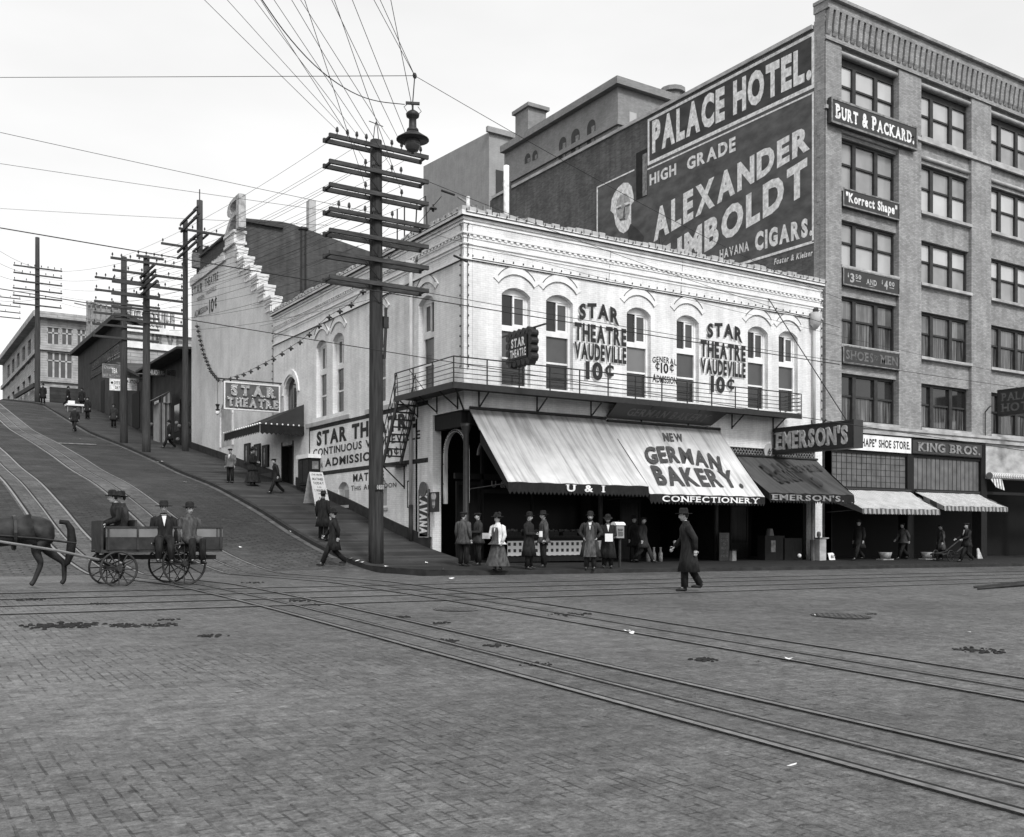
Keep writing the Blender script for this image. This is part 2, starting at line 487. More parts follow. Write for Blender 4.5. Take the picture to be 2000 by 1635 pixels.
def dup(root, loc, label=None, rotz=None):
    r = root.copy(); link(r); r.location = loc
    FRAME[r.name] = Vector(loc)
    if rotz is not None: r.rotation_euler = (0, 0, rotz)
    if label: r['label'] = label
    for ch in list(root.children):
        c = ch.copy(); link(c); c.parent = r; FRAME[c.name] = FRAME[r.name]
        for g in list(ch.children):
            d = g.copy(); link(d); d.parent = c
    return r

# ---------------------------------------------------------------- lettering
_G = {}
def glyph(ch, bold, ext):
    k = (ch, bold, ext)
    if k in _G: return _G[k]
    if ch == '\u00a2':                             # small raised c with an upright bar
        v, f, w = glyph('C', bold, ext)
        v = [(x * .62, .3 + y * .62, z) for x, y, z in v]; n = len(v); c = w * .34
        v += [(c - .04, .12, ext + .003), (c + .04, .12, ext + .003), (c + .04, 1.08, ext + .003), (c - .04, 1.08, ext + .003)]
        _G[k] = (v, f + [(n, n + 1, n + 2, n + 3)], w * .62); return _G[k]
    cu = bpy.data.curves.new('g', 'FONT'); cu.body = ch; cu.size = 1.0; cu.offset = bold; cu.resolution_u = 3; cu.extrude = ext
    ob = bpy.data.objects.new('g', cu); COL.objects.link(ob)
    dg = bpy.context.evaluated_depsgraph_get()
    me = bpy.data.meshes.new_from_object(ob.evaluated_get(dg))
    vs_ = [tuple(v.co) for v in me.vertices]; fs = [tuple(p.vertices) for p in me.polygons]
    bpy.data.objects.remove(ob); bpy.data.curves.remove(cu); bpy.data.meshes.remove(me)
    if vs_:
        x0 = min(v[0] for v in vs_); x1 = max(v[0] for v in vs_)
    else: x0 = x1 = 0
    vs_ = [(v[0] - x0, v[1] / .70, v[2]) for v in vs_]
    _G[k] = (vs_, fs, x1 - x0)
    return _G[k]
# slab feet for the roman capitals: (x fraction of the stem centre, 't' or 'b')
SERIF = {'B': [(.1, 't'), (.1, 'b')], 'C': [], 'D': [(.1, 't'), (.1, 'b')], 'E': [(.1, 't'), (.1, 'b')], 'F': [(.1, 't'), (.12, 'b')], 'H': [(.1, 't'), (.1, 'b'), (.9, 't'), (.9, 'b')],
         'I': [(.5, 't'), (.5, 'b')], 'K': [(.1, 't'), (.1, 'b'), (.88, 't'), (.88, 'b')], 'M': [(.06, 't'), (.06, 'b'), (.94, 't'), (.94, 'b')], 'N': [(.08, 't'), (.08, 'b'), (.92, 't')],
         'P': [(.1, 't'), (.14, 'b')], 'R': [(.1, 't'), (.1, 'b'), (.9, 'b')], 'T': [(.5, 'b')], 'U': [(.1, 't'), (.9, 't')], 'Y': [(.1, 't'), (.9, 't'), (.5, 'b')], 'A': [(.08, 'b'), (.92, 'b')], 'X': [(.1, 'b'), (.9, 'b')],
         'V': [(.08, 't'), (.92, 't')], 'L': [(.1, 't'), (.1, 'b')]}
def letter_mesh(body, bold=.03, track=.12, serif=False, ext=0.0, space=.38, small=None):
    """verts (s, t, w) with s in 0..1 along the line and t = 1 at cap height; small = scale for all but initials"""
    vs_, fs = [], []; x = 0.0; first = True
    for ch in body:
        if ch == ' ': x += space; first = True; continue
        g, f, w = glyph(ch, bold, ext)
        sc = 1.0
        if small and not first and ch.isalpha(): sc = small
        k = len(vs_)
        vs_ += [(x + v[0] * sc, v[1] * sc, v[2]) for v in g]
        fs += [tuple(k + i for i in q) for q in f]
        if serif and ch in SERIF:
            for sx, tb in SERIF[ch]:
                cx = x + w * sc * sx; hw = .15 * sc; y0, y1 = ((0, .085) if tb == 'b' else (.915, 1.0))
                y0 *= sc; y1 *= sc
                k = len(vs_); e = ext + .002
                vs_ += [(cx - hw, y0, e), (cx + hw, y0, e), (cx + hw, y1, e), (cx - hw, y1, e)]
                fs.append((k, k + 1, k + 2, k + 3))
        x += w * sc + track; first = False
    W_ = max(x - track, .01)
    return [(v[0] / W_, v[1], v[2]) for v in vs_], fs
def lettering(parent, name, body, mat, p00, p10, p11, p01, off=None, arch=0.0, skew=0.0, bold=.03, track=.12, serif=False, ext=0.0, depth=0.0, small=None, space=.38, label=None, mb=None, taper=0.0):
    p00, p10, p11, p01 = map(Vector, (p00, p10, p11, p01))
    n = (p10 - p00).cross(p01 - p00).normalized()
    off = Vector(off) if off is not None else n * .006
    vs_, fs = letter_mesh(body, bold, track, serif, ext, space, small)
    h = (p01 - p00).length
    mb_ = mb or MB(); out = []
    for s, t, w in vs_:
        a = arch * (1 - (2 * s - 1) ** 2)
        tt = t * (1 + taper * (2 * s - 1) ** 2) + a
        s2 = s + skew * t
        q = (p00 * (1 - s2) + p10 * s2) * (1 - tt) + (p01 * (1 - s2) + p11 * s2) * tt
        out.append(q + off + off.normalized() * ((w) * (depth / max(ext, 1e-6) if ext else 0) + (w if not ext else 0)))
    mb_.add(out, fs)
    if mb is None:
        return mb_.build(name, mat, parent, label=label)
def rectX(X, ya, yb, z0, z1):      # on a wall facing -X, read from larger Y (ya) to smaller (yb)
    return (X, ya, z0), (X, yb, z0), (X, yb, z1), (X, ya, z1)
def rectY(Y, xa, xb, z0, z1):
    return (xa, Y, z0), (xb, Y, z0), (xb, Y, z1), (xa, Y, z1)

# ---------------------------------------------------------------- walls with openings and windows
def mapF(Y):
    return lambda u, z, d=0.0: (u, Y + d, z)       # d goes into the wall
def mapL(X):
    return lambda u, z, d=0.0: (X + d, u, z)
def arch_pts(ua, ub, zs, rise, n=8):
    if rise <= 0: return [(ua, zs), (ub, zs)]
    w = (ub - ua) / 2; c = (ua + ub) / 2; r = (w * w + rise * rise) / (2 * rise); zc = zs + rise - r
    a0 = math.asin(min(1, w / r))
    if rise > w: a0 = math.pi - a0
    return [(c + r * math.sin(-a0 + 2 * a0 * k / n), zc + r * math.cos(-a0 + 2 * a0 * k / n)) for k in range(n + 1)]
def ubox(mb, mp, ua, ub, za, zb, d0, d1):
    a, b = mp(ua, za, d0), mp(ub, zb, d1)
    return mb.box(a[0], b[0], a[1], b[1], a[2], b[2])
def wall(mb, mp, u0, u1, z0, z1, ops, th=.35):
    us = sorted({u0, u1, *[o[0] for o in ops], *[o[1] for o in ops]})
    for a, b in zip(us, us[1:]):
        here = sorted([o for o in ops if o[0] <= a + 1e-6 and o[1] >= b - 1e-6], key=lambda o: o[2])
        z = z0
        for (ua, ub, zs, zt, rise) in here:
            if zs > z + 1e-6: ubox(mb, mp, a, b, z, zs, 0, th)
            if rise > 0:
                ap = arch_pts(ua, ub, zt, rise); top = zt + rise + .02
                for (p, q), (p2, q2) in zip(ap, ap[1:]):
                    f = [mp(p, q, 0), mp(p2, q2, 0), mp(p2, top, 0), mp(p, top, 0)]
                    e = Vector(mp(p, q, th)) - Vector(mp(p, q, 0))
                    mb.prism(f, e)
                z = top
            else: z = zt
        if z1 > z + 1e-6: ubox(mb, mp, a, b, z, z1, 0, th)
    return mb
def arc_band(mb, mp, ua, ub, zs, rise, h, d0, d1, n=10):
    ap = arch_pts(ua, ub, zs, rise, n); c = (ua + ub) / 2
    w = (ub - ua) / 2; r = (w * w + rise * rise) / (2 * rise); zc = zs + rise - r
    e = Vector(mp(0, 0, d1)) - Vector(mp(0, 0, d0))
    def outp(p): 
        k = (r + h) / r; return (c + (p[0] - c) * k, zc + (p[1] - zc) * k)
    for p, q in zip(ap, ap[1:]):
        po, qo = outp(p), outp(q)
        mb.prism([mp(p[0], p[1], d0), mp(q[0], q[1], d0), mp(qo[0], qo[1], d0), mp(po[0], po[1], d0)], e)
    return mb
# ================================================================ GROUND
HP = [(-8, -.10), (-3, -.02), (-1, .08), (0, .2), (1.5, .43), (2.85, .65), (6.3, 1.36), (8.8, 1.98), (13.3, 2.9), (15.9, 3.4), (21.85, 4.3), (27.2, 5.27), (34.35, 6.47), (46, 8.3), (68, 12.63), (75, 13.6), (100, 16.7), (140, 20), (400, 26), (2000, 30)]
def interp(y, pts):
    if y <= pts[0][0]: return pts[0][1]
    for (a, b), (c, d) in zip(pts, pts[1:]):
        if y <= c: return b + (d - b) * (y - a) / (c - a)
    return pts[-1][1]
def hill(y):
    # smoothed profile of the steep street
    return sum(interp(y + k, HP) for k in (-1.2, -.6, 0, .6, 1.2)) / 5
def road_z(x, y):
    base = -.1 - .0095 * (min(max(x, -60), 120) + 2) + .028 * min(0, max(y, -60) + 7)
    if y > -6 and x < -2.5:
        return max(base, hill(y) - .14)
    return base
def front_walk(x, y):
    return .01 - .0095 * (x + 1) + .025 * (y + 4.5)
def walk_z(x, y):
    if x < .2: return max(front_walk(x, y), hill(y))
    return front_walk(x, y)
def onG(px, py, fn=road_z):
    D = 3.0; v = ray(px); last = 1
    while D < 200:
        p = CAM.xy + v * D; z = CAM.z + (HY - py) / F_PX * D
        g = fn(p.x, p.y)
        if z <= g and last > 0: return Vector((p.x, p.y, g))
        last = z - g if py > HY or D > 20 else 1
        D += .03
    return Vector((p.x, p.y, g))
def sheet(name, mat, xs, ys, zf, kind='structure', parent=None, skip=None):
    mb = MB(); nx = len(xs)
    vs_ = [(x, y, zf(x, y)) for y in ys for x in xs]; fs = []
    for j in range(len(ys) - 1):
        for i in range(nx - 1):
            if skip and skip((xs[i] + xs[i + 1]) / 2, (ys[j] + ys[j + 1]) / 2): continue
            a = j * nx + i; fs.append((a, a + 1, a + 1 + nx, a + nx))
    mb.add(vs_, fs)
    return mb.build(name, mat, parent, smooth=True, kind=kind)
def frange(a, b, n): return [a + (b - a) * i / n for i in range(n + 1)]
# wide base of earth to the horizon, kept below every paved sheet
def base_z(x, y):
    if y > -4: return hill(y) - .9 if x < 40 else hill(y) - 1.2
    return -1.2 + .028 * min(0, max(y, -60) + 7)
sheet('ground', 'earth', [-1500, -400, -120, -60, -30, -16, -4, 10, 40, 80, 160, 400, 1500], [-1500, -300, -120, -60, -30, -12, -4] + frange(0, 140, 28) + [200, 400, 1500], base_z)
# cobbled intersection and cross street
xs = frange(-120, -22, 14) + frange(-20, 10, 30) + frange(14, 120, 20)
sheet('street', 'cobbles', xs, frange(-60, -32, 7) + frange(-30, -4.4, 32), road_z)
# steep street up the hill
sheet('street_apron', 'cobbles', frange(-17.5, -3.9, 14), frange(-4.4, -.6, 10), road_z)
hys = frange(-.6, 10, 30) + frange(10.5, 60, 60) + frange(62, 140, 30)
sheet('hill_road', 'hill_cobbles', frange(-17.5, -3.9, 14), hys, road_z)
# pavements
def kerb_line(y0=140):
    pts = [(-4.0, y) for y in (y0, 120, 100, 75, 68, 60, 52, 46, 40, 34.35, 30, 27.2, 24, 21.85, 18, 15.9, 13.3, 11, 8.8, 7.5, 6.3, 5, 4, 2.85, 1.5, .6, 0, -.8, -1.5)]
    for k in range(1, 9):
        t = R(180) + R(90) * k / 9
        pts.append((-1.0 + 3.0 * math.cos(t), -1.5 + 3.0 * math.sin(t)))
    pts += [(x, -4.5) for x in (-1, 0, 2, 4, 6, 9, 12, 15, 18, 22, 26, 32, 40, 60, 120)]
    return pts
KL = kerb_line()
mb = MB()                                         # kerb: a timber edge with a real step
for (a, b), (c, d) in zip(KL, KL[1:]):
    L_ = math.hypot(c - a, d - b); nx_, ny_ = (d - b) / L_ * .16, -(c - a) / L_ * .16
    za, zb = walk_z(a, b) + .006, walk_z(c, d) + .006
    ra, rb = road_z(a - .1, b) - .3, road_z(c - .1, d) - .3
    mb.add([(a, b, ra), (c, d, rb), (c, d, zb), (a, b, za), (a - nx_, b - ny_, za), (c - nx_, d - ny_, zb)], [(0, 1, 2, 3), (3, 2, 5, 4)])
mb.build('kerb', 'kerb_wood', kind='structure')
mb = MB()                                         # pale gutter stones along the hill kerb
gy = frange(1.5, 68, 60)
for a, b in zip(gy, gy[1:]):
    mb.quad((-4.22, a, road_z(-4.2, a) + .012), (-4.005, a, road_z(-4.2, a) + .012), (-4.005, b, road_z(-4.2, b) + .012), (-4.22, b, road_z(-4.2, b) + .012))
mb.build('gutter', 'concrete_kerb', kind='structure')
def in_corner(x, y):
    return x < -1 and y < -1.5 and math.hypot(x + 1, y + 1.5) > 3.02
# hill boardwalk (planks run across) and front pavement
ys_ = frange(-1.5, 10, 40) + frange(10.5, 60, 60) + frange(62, 140, 30)
sheet('boardwalk', 'boardwalk', [-3.99, -2.7, -1.3, .0, .6], ys_, walk_z)
sheet('pavement', 'pavement_dark', frange(-1, 30, 31) + [40, 60, 120], frange(-4.49, .0, 6) + [1.5, 4.0], front_walk, skip=lambda x, y: x < -1)
mb = MB()                                         # rounded corner of the pavement
fan = [(-1 + 3.0 * math.cos(R(180) + R(90) * k / 12), -1.5 + 3.0 * math.sin(R(180) + R(90) * k / 12)) for k in range(13)]
rings = []
for q in (0, .25, .5, .75, 1.0):
    rings.append([(-1 + (x + 1) * q, -1.5 + (y + 1.5) * q, walk_z(-1 + (x + 1) * q, -1.5 + (y + 1.5) * q) + .001) for x, y in fan])
vs_ = [p for r_ in rings for p in r_]; fs = []
for j in range(4):
    for i in range(12): a = j * 13 + i; fs.append((a, a + 1, a + 14, a + 13))
mb.add(vs_, fs); mb.build('pavement_corner', 'pavement_dark', kind='structure', smooth=True)
# left pavement of the hill street, mostly outside the frame
sheet('boardwalk_left', 'boardwalk', [-21.5, -19.5, -17.5], frange(0, 10, 10) + frange(12, 140, 64), lambda x, y: hill(y) + .0)

# ---------------------------------------------------------------- tram tracks
def strip(mb, pts, w, dz, z_of=road_z, step=1.0):
    """ribbon along a polyline of (x, y), laid dz above the road"""
    P = [Vector((a, b)) for a, b in pts]; Q = [P[0]]
    for a, b in zip(P, P[1:]):
        n = max(1, int((b - a).length / step))
        for k in range(1, n + 1): Q.append(a + (b - a) * (k / n))
    vs_, fs = [], []
    for i, p in enumerate(Q):
        d = (Q[min(i + 1, len(Q) - 1)] - Q[max(i - 1, 0)]).normalized(); nn = Vector((-d.y, d.x)) * (w / 2)
        for q in (p - nn, p + nn): vs_.append((q.x, q.y, z_of(q.x, q.y) + dz))
    for i in range(len(Q) - 1): fs.append((2 * i, 2 * i + 1, 2 * i + 3, 2 * i + 2))
    mb.add(vs_, fs)
def smooth_pts(pts, n=3):
    P = [Vector(p) for p in pts]
    for _ in range(n):
        Q = [P[0]]
        for a, b in zip(P, P[1:]): Q += [a * .75 + b * .25, a * .25 + b * .75]
        Q.append(P[-1]); P = Q
    return [tuple(p) for p in P]
RUN = [(140, 0), (60, 0), (14, 0), (6, 0), (1.5, .25), (-2.5, .75), (-6.5, 1.25), (-11, 1.55), (-16, 1.6), (-60, 1.6)]
def hill_track(x0, x1, shift, label, slot=True):
    t = thing('tram_track', label, 'tram track', (x0, -6, road_z(x0, -6)))
    for nm, x in (('rail', x0), ('rail', x1)):
        mb = MB(); strip(mb, smooth_pts([(x + s * shift, y) for y, s in RUN]), .075, .022)
        mb.build('rail', 'steel_rail', t)
        mb = MB(); strip(mb, smooth_pts([(x + s * shift + .075, y) for y, s in RUN]), .07, .014)
        mb.build('flange_groove', 'groove', t)
    if slot:
        mb = MB(); strip(mb, smooth_pts([((x0 + x1) / 2 + s * shift, y) for y, s in RUN]), .05, .016); mb.build('cable_slot', 'groove', t)
        mb = MB(); strip(mb, smooth_pts([((x0 + x1) / 2 - .06 + s * shift, y) for y, s in RUN]), .05, .02); mb.build('slot_rail', 'steel_rail', t)
    return t
hill_track(-7.65, -9.12, 1.04, 'tram track climbing the hill, the one nearer the theatre kerb')
hill_track(-11.25, -12.6, .82, 'tram track climbing the hill, the one farther from the theatre kerb')
for xa, xb in ((-9.2, -7.5), (-12.7, -11.15)):    # lighter setts between the hill rails
    mb = MB(); strip(mb, smooth_pts([((xa + xb) / 2 + s * .95, y) for y, s in RUN if y > -4]), xb - xa, .006); mb.build('track_paving', 'track_setts', kind='structure')
for y0, y1, lab in ((-8.1, -9.4, 'tram track along the level street, nearest the bakery kerb'), (-10.75, -12.1, 'tram track along the level street, farther from the bakery kerb')):
    t = thing('tram_track', lab, 'tram track', (0, y0, road_z(0, y0)))
    for y in (y0, y1):
        mb = MB(); strip(mb, [(-120, y), (-40, y), (120, y)], .07, .018, step=3); mb.build('rail', 'steel_rail', t)
        mb = MB(); strip(mb, [(-120, y - .085), (-40, y - .085), (120, y - .085)], .085, .011, step=3); mb.build('flange_groove', 'groove', t)

# ================================================================ THE CORNER THEATRE BUILDING (white painted brick)
star = thing('corner_building', 'white painted two storey brick corner building with theatre lettering and balcony', 'building', (0, 0, 0))
F0, L0 = mapF(0.0), mapL(0.0)
XR, YB = 18.45, 19.2
FW = [(1.55, 2.77), (3.46, 4.67), (7.24, 8.45), (9.80, 11.0), (13.79, 15.0), (15.66, 16.86)]
LW = [(2.15, 3.35), (6.15, 7.35), (10.3, 11.5), (12.22, 13.42)]
ZS, ZT, RISE, ZTOP = 6.3, 9.62, .26, 12.05
mb = MB()
wall(mb, F0, 0.36, XR, 5.42, ZTOP, [(a, b, ZS, ZT, RISE) for a, b in FW])
wall(mb, L0, 0.0, YB, 5.42, ZTOP, [(a, b, ZS, ZT, RISE) for a, b in LW] + [(15.9, 17.6, 7.0, 7.9, .82)])
# ground storey of the hill side, from behind the corner bay to the theatre door
wall(mb, L0, 2.25, YB, -.5, 5.42, [(9.72, 10.9, 2.33, 3.06, .28), (6.05, 7.1, 2.15, 3.06, .28), (16.35, 17.9, 3.2, 5.6, 0)])
ubox(mb, F0, 18.0, XR, -.6, 5.42, 0, .5)           # white end pier
ubox(mb, F0, 12.25, 18.0, 4.72, 5.42, .02, .3)     # white fascia over the cigar shop
mb.box(.36, XR, YB - .35, YB, -.5, ZTOP); mb.box(XR - .35, XR, .36, YB - .36, -.5, ZTOP)
mb.build('wall', 'painted_brick', star)
mb = MB(); mb.box(.36, XR - .36, .36, YB - .36, 11.5, 11.6); mb.build('roof', 'tar_roof', star)
# string courses and cornice wrap both street fronts
def course(mb, z, h, p, x1=XR, y1=YB):
    mb.box(-p, x1, -p, .003, z, z + h); mb.box(-p, .003, .003, y1, z, z + h)
mb = MB()
for z, h, p in ((11.98, .09, .07), (11.86, .06, .04), (11.50, .06, .07), (11.36, .05, .03), (11.13, .06, .05), (11.02, .05, .025), (10.6, .07, .06)): course(mb, z, h, p)
mb.build('string_course', 'white_trim', star)
mb = MB()                                         # dentil blocks, one pattern
for k in range(72):
    x = .1 + k * .255
    if x < XR - .15: mb.box(x, x + .12, -.06, 0, 11.42, 11.495)
for k in range(75):
    y = .1 + k * .255
    if y < YB - .15: mb.box(-.06, 0, y, y + .12, 11.42, 11.495)
mb.build('dentil_course', 'white_trim', star)
mb = MB(); course(mb, 12.09, .16, .16); mb.build('coping', 'white_trim', star)
mb = MB(); rr = random.Random(3)                   # rough coping bricks standing on the parapet
x = -.14
while x < XR - .3:
    w = rr.uniform(.26, .42); mb.box(x, x + w - .05, -.13, .2, 12.25, 12.25 + rr.uniform(.10, .2)); x += w
y = .25
while y < YB - .3:
    w = rr.uniform(.26, .42); mb.box(-.13, .2, y, y + w - .05, 12.25, 12.25 + rr.uniform(.10, .2)); y += w
mb.build('coping_bricks', 'grey_trim', star)
mb = MB(); course(mb, 12.075, .018, .165); course(mb, 10.588, .014, .062); mb.build('shadow_joint', 'dark_line', star)  # dark strips painted as the shadow lines under coping and string course

def star_window(parent, mp, ua, ub, zs, zt, rise, seed=0, side=False):
    d = .26; fr = .09
    mb = MB()
    ubox(mb, mp, ua, ua + fr, zs + .1, zt + rise, d - .06, d + .05); ubox(mb, mp, ub - fr, ub, zs + .1, zt + rise, d - .06, d + .05)
    ubox(mb, mp, ua, ub, zs, zs + .1, .0, d + .05)
    tr = zs + 2.05
    ubox(mb, mp, ua + fr, ub - fr, tr, tr + .2, d - .07, d + .05)          # transom
    ubox(mb, mp, ua + fr, ub - fr, zs + 1.05, zs + 1.12, d - .03, d + .04)  # meeting rail
    top = zt + .02
    ubox(mb, mp, ua + fr, ub - fr, top, zt + rise, d - .06, d + .05)       # arched head board
    c = (ua + ub) / 2
    ubox(mb, mp, c - .02, c + .05, tr + .2, top, d - .05, d + .04)
    ubox(mb, mp, ub - fr - .08, ub - fr, tr + .2, top, d - .03, d + .03)
    ubox(mb, mp, c + .05, ub - fr - .08, tr + .2, tr + .28, d - .03, d + .03)
    ubox(mb, mp, c + .05, ub - fr - .08, top - .08, top, d - .03, d + .03)
    w = mb.build('window', 'white_trim', parent)
    mb = MB(); ubox(mb, mp, ua + fr, ub - fr, zs + .1, zs + 1.05, d + .012, d + .02); mb.build('lower_pane', 'window_dark', w)
    bl = {0: zs + 1.12, 1: zs + 1.12, 2: zs + .7, 3: zs + 1.45, 4: zs + 1.12, 5: zs + .9}[int(ua * 7.3) % 6]
    mb = MB(); ubox(mb, mp, ua + fr, ub - fr, max(bl, zs + 1.12), tr, d + .006, d + .011); mb.build('blind', 'window_blind_b' if int(ua * 5.1) % 3 == 0 else 'window_blind', w)
    mb = MB(); ubox(mb, mp, ua + fr, ub - fr, zs + 1.12, tr, d + .013, d + .02); mb.build('middle_pane', 'window_dark', w)
    if bl < zs + 1.0:
        mb = MB(); ubox(mb, mp, ua + fr, ub - fr, bl, zs + 1.05, d + .004, d + .010); mb.build('blind', 'window_blind', w)
    mb = MB(); ubox(mb, mp, ua + fr, c - .02, tr + .2, top, d + .012, d + .02); mb.build('open_light', 'window_black', w)
    mb = MB(); ubox(mb, mp, c + .05, ub - fr - .08, tr + .28, top - .08, d - .005, d + .003); mb.build('upper_pane', 'window_blind', w)
    mb = MB(); arc_band(mb, mp, ua - .14, ub + .14, zt + .36, rise + .12, .26, -.035, .02)
    a, b = mp(ua - .2, zt + .34, -.09), mp(ua + .0, zt + .55, .02)
    mb.build('hood_mould', 'white_trim', w)
    mb = MB(); arc_band(mb, mp, ua - .15, ub + .15, zt + .335, rise + .12, .02, -.046, -.0355); arc_band(mb, mp, ua - .16, ub + .16, zt + .60, rise + .14, .026, -.052, -.0355); mb.build('hood_shadow_joint', 'faded_paint', w)  # thin grey arcs paint shadow lines along the hood edges
    return w
for a, b in FW: star_window(star, F0, a, b, ZS, ZT, RISE)
for a, b in LW: star_window(star, L0, a, b, ZS, ZT, RISE, side=True)
# arched blind window above the canopy and two low basement windows on the hill side
mb = MB(); ubox(mb, L0, 15.9, 17.6, 7.0, 8.75, .22, .27); w = mb.build('window', 'window_dark_frame', star)
mb = MB(); ubox(mb, L0, 16.05, 17.45, 7.1, 8.6, .19, .215); mb.build('pane', 'window_dark', w)
mb = MB(); arc_band(mb, L0, 15.78, 17.72, 7.9, .93, .25, -.06, .01); mb.build('arch_surround', 'white_trim', w)
for ua, ub, zs, zt, rise in ((9.72, 10.9, 2.33, 3.06, .28), (6.05, 7.1, 2.15, 3.06, .28)):
    mb = MB(); ubox(mb, L0, ua, ub, zs, zt + rise, .26, .33); w = mb.build('window', 'white_trim', star)
    mb = MB(); ubox(mb, L0, ua + .12, ub - .12, zs + .1, zt - .05, .245, .258); mb.build('pane', 'grey_trim', w)
    mb = MB(); ubox(mb, L0, ua - .08, ub + .08, zs - .12, zs - .002, -.08, .1); mb.build('sill', 'grey_trim', w)
# brick sill band under the hill windows, downpipes
mb = MB(); ubox(mb, L0, 9.6, 14.6, 6.02, 6.2, -.07, .003); ubox(mb, L0, 2.3, 8.0, 6.02, 6.2, -.07, .003); mb.build('sill_band', 'grey_trim', star)
mb = MB(); mb.tube([(-.12, 3.75, 11.0), (-.12, 3.75, 2.2)], .07, 8); mb.lathe([(.09, 0), (.2, .22), (.2, .4)], (-.14, 3.75, 10.95), 10)
dp = mb.build('downpipe', 'grey_trim', star, smooth=True)
mb = MB(); mb.tube([(-.12, 3.75, 2.2), (-.12, 3.75, .5)], .085, 8); mb.build('iron_boot', 'iron', dp, smooth=True)
mb = MB(); mb.tube([(17.75, -.14, 10.2), (17.75, -.14, 5.6)], .07, 8); mb.lathe([(.08, 0), (.22, .2), (.24, .45), (.24, .7), (.2, .72)], (17.75, -.22, 10.1), 12)
dp = mb.build('downpipe', 'grey_trim', star, smooth=True)
mb = MB(); mb.ball((17.75, -.22, 10.9), .14, 7, 5); mb.ball((17.85, -.2, 11.0), .08, 6, 5); mb.build('bird_nest', 'dark_line', dp)
# tall crack-like conduit lines on the front parapet
mb = MB()
for x in (6.35, 10.0): mb.bar((x, -.012, 10.6), (x + .12, -.012, 12.1), .014)
mb.build('wire_conduit', 'dim_paint', star)

# ---- lettering painted on the white walls (laid 6 mm proud)
def painted(body, mp, ua, ub, z0, z1, mat='painted_black', shadow=None, **kw):
    if shadow:
        lettering(star, 'painted_shadow', body, shadow, mp(ua - .07 * (1 if ua < ub else -1), z0 - .07, -.005), mp(ub - .07 * (1 if ua < ub else -1), z0 - .07, -.005), mp(ub - .07 * (1 if ua < ub else -1), z1 - .07, -.005), mp(ua - .07 * (1 if ua < ub else -1), z1 - .07, -.005), off=(0, -.001, 0) if mp is F0 else (-.001, 0, 0), **kw)
    lettering(star, 'painted_lettering', body, mat, mp(ua, z0, -.008), mp(ub, z0, -.008), mp(ub, z1, -.008), mp(ua, z1, -.008), off=(0, -.003, 0) if mp is F0 else (-.003, 0, 0), **kw)
def fx(px, py): return onY(px, py, 0)
b = .045
for (xa, xb, xc, xd) in ((1131, 1209, 1122, 1223), (1381, 1450, 1368, 1456)):
    A, B_ = fx(xa, 640), fx(xb, 640); C_, D_ = fx(xc, 640), fx(xd, 640)
    painted('STAR', F0, A.x, B_.x, 9.1, 9.62, shadow='shadow_paint', bold=.05, arch=.28, track=.1)
    painted('THEATRE', F0, C_.x, D_.x, 8.34, 8.94, shadow='shadow_paint', bold=.05, track=.08)
    painted('VAUDEVILLE', F0, C_.x, D_.x, 7.66, 8.22, shadow='shadow_paint', bold=.045, track=.07)
    m0 = (C_.x + D_.x) / 2
    painted('10\u00a2', F0, m0 - .72, m0 + .62, 6.94, 7.54, shadow='shadow_paint', bold=.05, serif=False, track=.12)
A, B_ = fx(1274, 715), fx(1321, 715)
painted('GENERAL', F0, A.x, B_.x, 7.8, 8.02, bold=.02, arch=.32, track=.16)
painted('\u00a210\u00a2', F0, A.x + .15, B_.x - .15, 7.46, 7.84, bold=.03)
painted('ADMISSION', F0, A.x, B_.x + .02, 7.06, 7.38, bold=.02, small=.85, track=.07)
# big painted panel on the hill wall
y0, y1 = onX(604, 860, 0).y, onX(752, 860, 0).y
zt_, zb_ = 6.015, 3.74
mb = MB()
for (ua, ub, za, zb) in ((2.6, y0, zt_ - .16, zt_), (2.6, y0, zb_, zb_ + .17), (y0 - .1, y0, zb_ + .17, zt_ - .16)):
    mb.box(-.012, -.004, ua, ub, za, zb)
mb.build('painted_border', 'painted_black', star)
def hx_(px, py): return onX(px, py, 0)
def hp(body, pts, **kw):     # lettering on the hill wall from four measured corners, squared to the wall
    a, b_, c, d = [hx_(*p) for p in pts]
    z0, z1 = (a.z + b_.z) / 2, (c.z + d.z) / 2
    painted(body, L0, (a.y + d.y) / 2, (b_.y + c.y) / 2, z0, z1, **kw)
painted('STAR THEATRE', L0, hx_(619, 850).y, 3.6, 5.14, 5.72, bold=.05, track=.08)
painted('CONTINUOUS VAUDEVILLE', L0, hx_(612, 880).y, 3.2, 4.66, 4.97, bold=.025)
painted('ADMISSION 10\u00a2', L0, hx_(635, 900).y, 5.0, 4.12, 4.46, bold=.035)
painted('GENERAL', L0, hx_(615, 900).y, hx_(631, 900).y, 4.1, 4.32, bold=.01)
painted('MATINEE', L0, hx_(690, 935).y, 6.3, 3.3, 3.62, bold=.025)
painted('THIS AFTERNOON', L0, hx_(686, 955).y, 5.2, 2.93, 3.14, bold=.01, small=.85)

